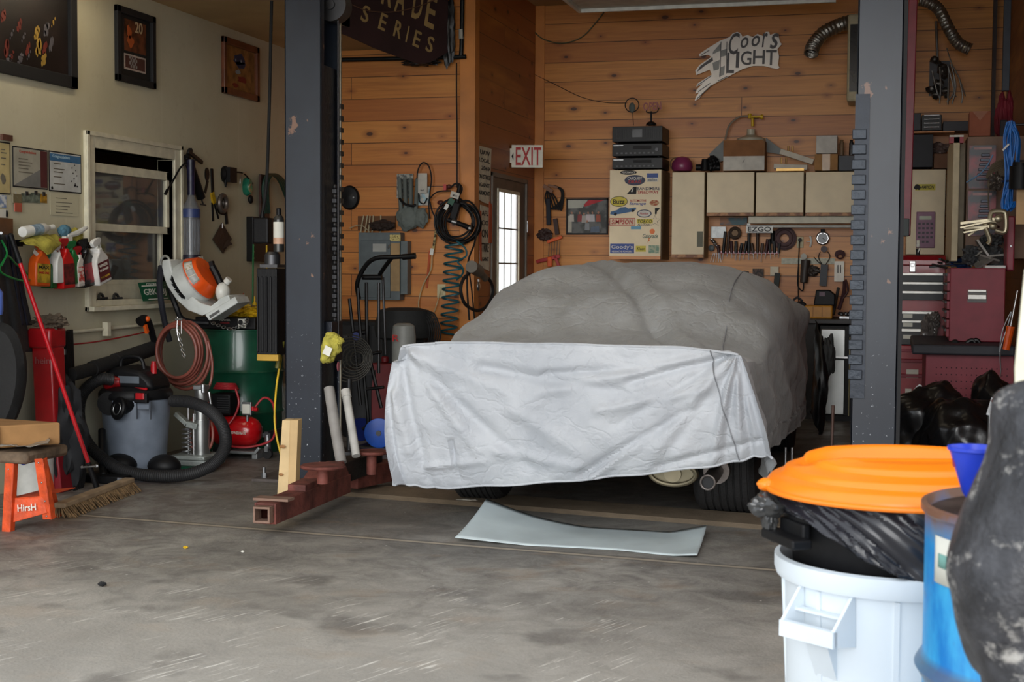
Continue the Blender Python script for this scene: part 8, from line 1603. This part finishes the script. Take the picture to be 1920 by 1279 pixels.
d=V((math.cos(math.radians(-150)),math.sin(math.radians(-150)),0));s=V((-d.y,d.x,0));m=M();m.bar(d*.29-s*.075+V((0,0,.735+z0)),d*.29+s*.09+V((0,0,.735+z0)),.05,.022);m.bar(d*.265-s*.06+V((0,0,.75+z0)),d*.265+s*.06+V((0,0,.75+z0)),.02,.05);u.part('handle',m,BLK,bev=.005,smooth=False)
GB=mat('grey_black_liner',(40,40,46),.24,bump=.08,bscale=5)
u=T('trash_bag','shiny black trash bag gathered around the rim under the orange lid','trash bag',loc=CC)
def liner(uu,vv):
 a_=uu*6.2832;front=max(0,math.cos(a_+math.radians(48)));low=.77-.10*front**1.5-.015*math.sin(a_*3);z=.842+(low-.842)*vv
 g=vv-a_*1.1;r=.268+.010*math.sin(vv*3.1)+.016*noise.noise(V((g*5,a_*.9,1)))+.010*abs(noise.noise(V((g*13,a_*1.5,4))))+.008*vv*front
 r+=max(0,(.71-z))*.35
 return V((r*math.cos(a_),r*math.sin(a_),z))
u.part('liner',M().grid(liner,220,26,True),GB,solid=.002)
d=V((math.cos(math.radians(-163)),math.sin(math.radians(-163)),0));m=M();m.blob(d*.31+V((0,0,.80)),(.042,.03,.03),.4,1.3,2);m.blob(d*.30+V((0,0,.76)),(.018,.02,.05),.4,1.3,5);u.part('knot',m,mat('clear_black_knot',(60,60,60),.2))
u=T('orange_lid','round bright orange plastic lid with a recessed grip on top of the black bag','lid',loc=CC+V((0,0,.838)));OL=mat('bright_orange_lid',(255,132,20),.35,var=.03)
def lid(uu,vv):
 a_=uu*6.2832;r=.308*vv;x,y=r*math.cos(a_),r*math.sin(a_)
 prof=[(0,.088),(.18,.08),(.215,.07),(.222,.058),(.262,.046),(.268,.034),(.292,.026),(.302,.016),(.308,.0)]
 for(r0_,z0_),(r1_,z1_)in zip(prof,prof[1:]):
  if r<=r1_+1e-6:z=z0_+(z1_-z0_)*(r-r0_)/(r1_-r0_);break
 xr=x*math.cos(-.26)-y*math.sin(-.26);yr=x*math.sin(-.26)+y*math.cos(-.26)
 e=math.sqrt((xr/.235)**2+(yr/.115)**2)
 if e<1:z-=.036*min(1,(1-e)/.22)
 elif e<1.2:z+=.004*math.sin((e-1)/.2*3.14)
 return V((x,y,z))
m=M();m.grid(lid,96,64,True);bmesh.ops.remove_doubles(m.b,verts=m.b.verts[:],dist=1e-5);o=u.part('lid',m,OL,solid=.004)
m=M();m.ring((0,0,.0),.308,.006,n=72);u.part('lip',m,OL);d=V((math.cos(math.radians(-165)),math.sin(math.radians(-165)),0));m=M();m.blob(d*.31+V((0,0,.008)),(.022,.022,.016),.1,2,1);u.part('tab',m,OL)
# blue drum
DC=V((.345,2.77,0));t=T('blue_drum','rusty-rimmed bright blue steel drum at the right front','drum',loc=DC)
mm=bpy.data.materials.new('weathered_blue_drum');N,L,b=nt(mm);tc=N.new('ShaderNodeTexCoord');P=tc.outputs['Object'];s_=N.new('ShaderNodeSeparateXYZ');L.new(P,s_.inputs[0]);n1=noise_(N,L,vmap(N,L,P,(1,1,.5)),5,5,.65);col=mixc(N,L,maprange(N,L,n1,.4,.6),lin((0,120,196)),lin((60,176,226)))
zz=math_(N,L,'ADD',s_.outputs[2],math_(N,L,'MULTIPLY',n1,.18));col=mixc(N,L,maprange(N,L,zz,.93,1.0),col,lin((120,84,66)));n2=noise_(N,L,P,11,5,.7);col=mixc(N,L,maprange(N,L,n2,.6,.7,0,.6),col,lin((120,96,84)));band=maprange(N,L,math_(N,L,'ABSOLUTE',math_(N,L,'SUBTRACT',s_.outputs[2],.61)),.03,.015,0,.7);col=mixc(N,L,band,col,lin((86,86,92)))
L.new(col,b.inputs['Base Color']);b.inputs['Roughness'].default_value=.4
hD=.915;m=M();m.lathe([(0,.01),(.27,.01),(.285,0),(.285,.28),(.298,.30),(.285,.32),(.285,.585),(.300,.61),(.285,.635),(.285,hD-.02),(.293,hD-.012),(.293,hD),(.283,hD+.002),(.277,hD-.02),(0,hD-.02)],n=72);t.part('barrel',m,mm)
m=M();m.lathe([(0,.0),(.275,.0),(.275,.004),(0,.004)],(0,0,hD-.019),n=60);t.part('top',m,mat('rusty_brown_top',(92,76,70),.5,.3,var=.4,scale=8));m=M();m.lathe([(0,0),(.03,0),(.03,.012),(0,.012)],(-.17,-.02,hD-.015),n=20);m.ring((-.10,-.1,hD-.008),.06,.006);t.part('bung',m,DST)
lq=t.l(onY(1775,1030,2.52));an0=math.radians(-159);m=M()
def lab(uu,vv):a_=an0+uu*.32;return V((.2875*math.cos(a_),.2875*math.sin(a_),.785+vv*.085))
m.grid(lab,10,2);t.part('paper_label',m,PAP,solid=.001);m=M()
def lab2(uu,vv):a_=an0+.06+uu*.16;return V((.289*math.cos(a_),.289*math.sin(a_),.815+vv*.025))
m.grid(lab2,8,2);t.part('green_print',m,mat('pale_green_print',(120,170,160),.6),solid=.001)
u=T('blue_funnel','deep blue plastic funnel standing in the top of the blue drum','funnel',loc=at(1816,925,2.66));fb=mat('deep_blue_funnel',(40,70,214),.35);u.m.translation.z=hD-.015;u.o.location.z=hD-.015;k=.085
m=M();m.lathe([(.010,.0),(.012,.02),(.022,.035),(.046,.112),(.050,.114),(.050,.12),(.045,.12),(.020,.04),(.008,.02)],(.01,0,0),n=36);u.part('cone',m,fb);m=M();m.bar((-.03,-.01,.09),(.03,.0,.1),.008,.015);u.part('red_mark',m,mat('red_grease',(160,40,70),.5))
# black worn cover in the right corner, standing over a crate
TRP=bpy.data.materials.new('worn_black_sheeting');N,L,b=nt(TRP);tc=N.new('ShaderNodeTexCoord');P=tc.outputs['Object'];n1=noise_(N,L,P,7,6,.7,.5);col=mixc(N,L,maprange(N,L,n1,.45,.62),lin((34,34,38)),lin((62,62,66)));n2=noise_(N,L,vmap(N,L,P,(1,1,1.6),loc=(5,1,2)),10,6,.75);col=mixc(N,L,maprange(N,L,n2,.56,.66,0,.8),col,lin((176,172,166)));L.new(col,b.inputs['Base Color']);b.inputs['Roughness'].default_value=.5
bp=N.new('ShaderNodeBump');bp.inputs['Strength'].default_value=.6;bp.inputs['Distance'].default_value=.02;L.new(noise_(N,L,P,22,5,.6),bp.inputs['Height']);L.new(bp.outputs['Normal'],b.inputs['Normal'])
t=T('black_cover','worn black plastic cover bulging up in the right foreground','cover',loc=V((at(1860,1000,2.0).x+.02,at(1860,1000,2.0).y,0)))
LP=[(1893,722),(1868,742),(1862,790),(1850,850),(1822,915),(1795,985),(1768,1060),(1785,1125),(1806,1190),(1822,1240),(1838,1290)]
L3=[t.a(x,y,0)for x,y in LP];L3=L3+[V((L3[-1].x+.02,0,.4)),V((L3[-1].x+.02,0,.0))]
prof=cr(L3,6)
xr_=t.a(1912,1000,0).x
def tarp(uu,vv):
 p=prof[min(len(prof)-1,int(round(vv*(len(prof)-1))))];a_=uu*6.2832;wx=max(.02,(xr_+(.10 if vv>.1 else .02+vv)-p.x)/2);cx=p.x+wx;dy=.15*min(1,.25+vv*2.4)
 q=V((cx-wx*math.cos(a_),dy*math.sin(a_)+.0,p.z));n_=noise.noise(q*7)*.012+noise.noise(q*18)*.005
 return q+V((-math.cos(a_)*n_,math.sin(a_)*n_,0))
m=M();m.grid(tarp,60,len(prof)-1,True)
top_=[v for v in m.b.verts if abs(v.co.z-prof[0].z)<.012]
t.part('cover',m,TRP);m=M();m.ell((prof[0].x+.04,0,prof[0].z-.01),(.045,.04,.02),16);t.part('top_knob',m,TRP)
t=T('white_board','white painted board leaning at the very right edge behind the black cover','board',loc=V((at(1912,1000,2.42).x,at(1912,1000,2.42).y,0)))
m=M();P=[t.a(x,y,0)for x,y in((1922,505),(1903,690),(1910,1290))];P=P+[V((P[-1].x,0,0)),V((P[-1].x+.3,0,0)),V((P[-1].x+.3,0,P[0].z))];m.prism(P,(0,.02,0));t.part('board',m,WPNT,smooth=False,bev=.002)
for lb,px,py,mt,r in(('small yellow crumb lying alone on the bare concrete floor',348,1029,YEL,.012),('small dark scrap on the floor left of centre',192,1100,INK,.018),('tiny pale chip on the concrete near the curled metal sheet',455,1036,PAP,.008)):
 m=M();m.blob((0,0,r*.4),(r,r*.7,r*.5),.4,3,int(px));o=single(m,'floor_scrap',mt,lb,'scrap');o.location=onZ(px,py)
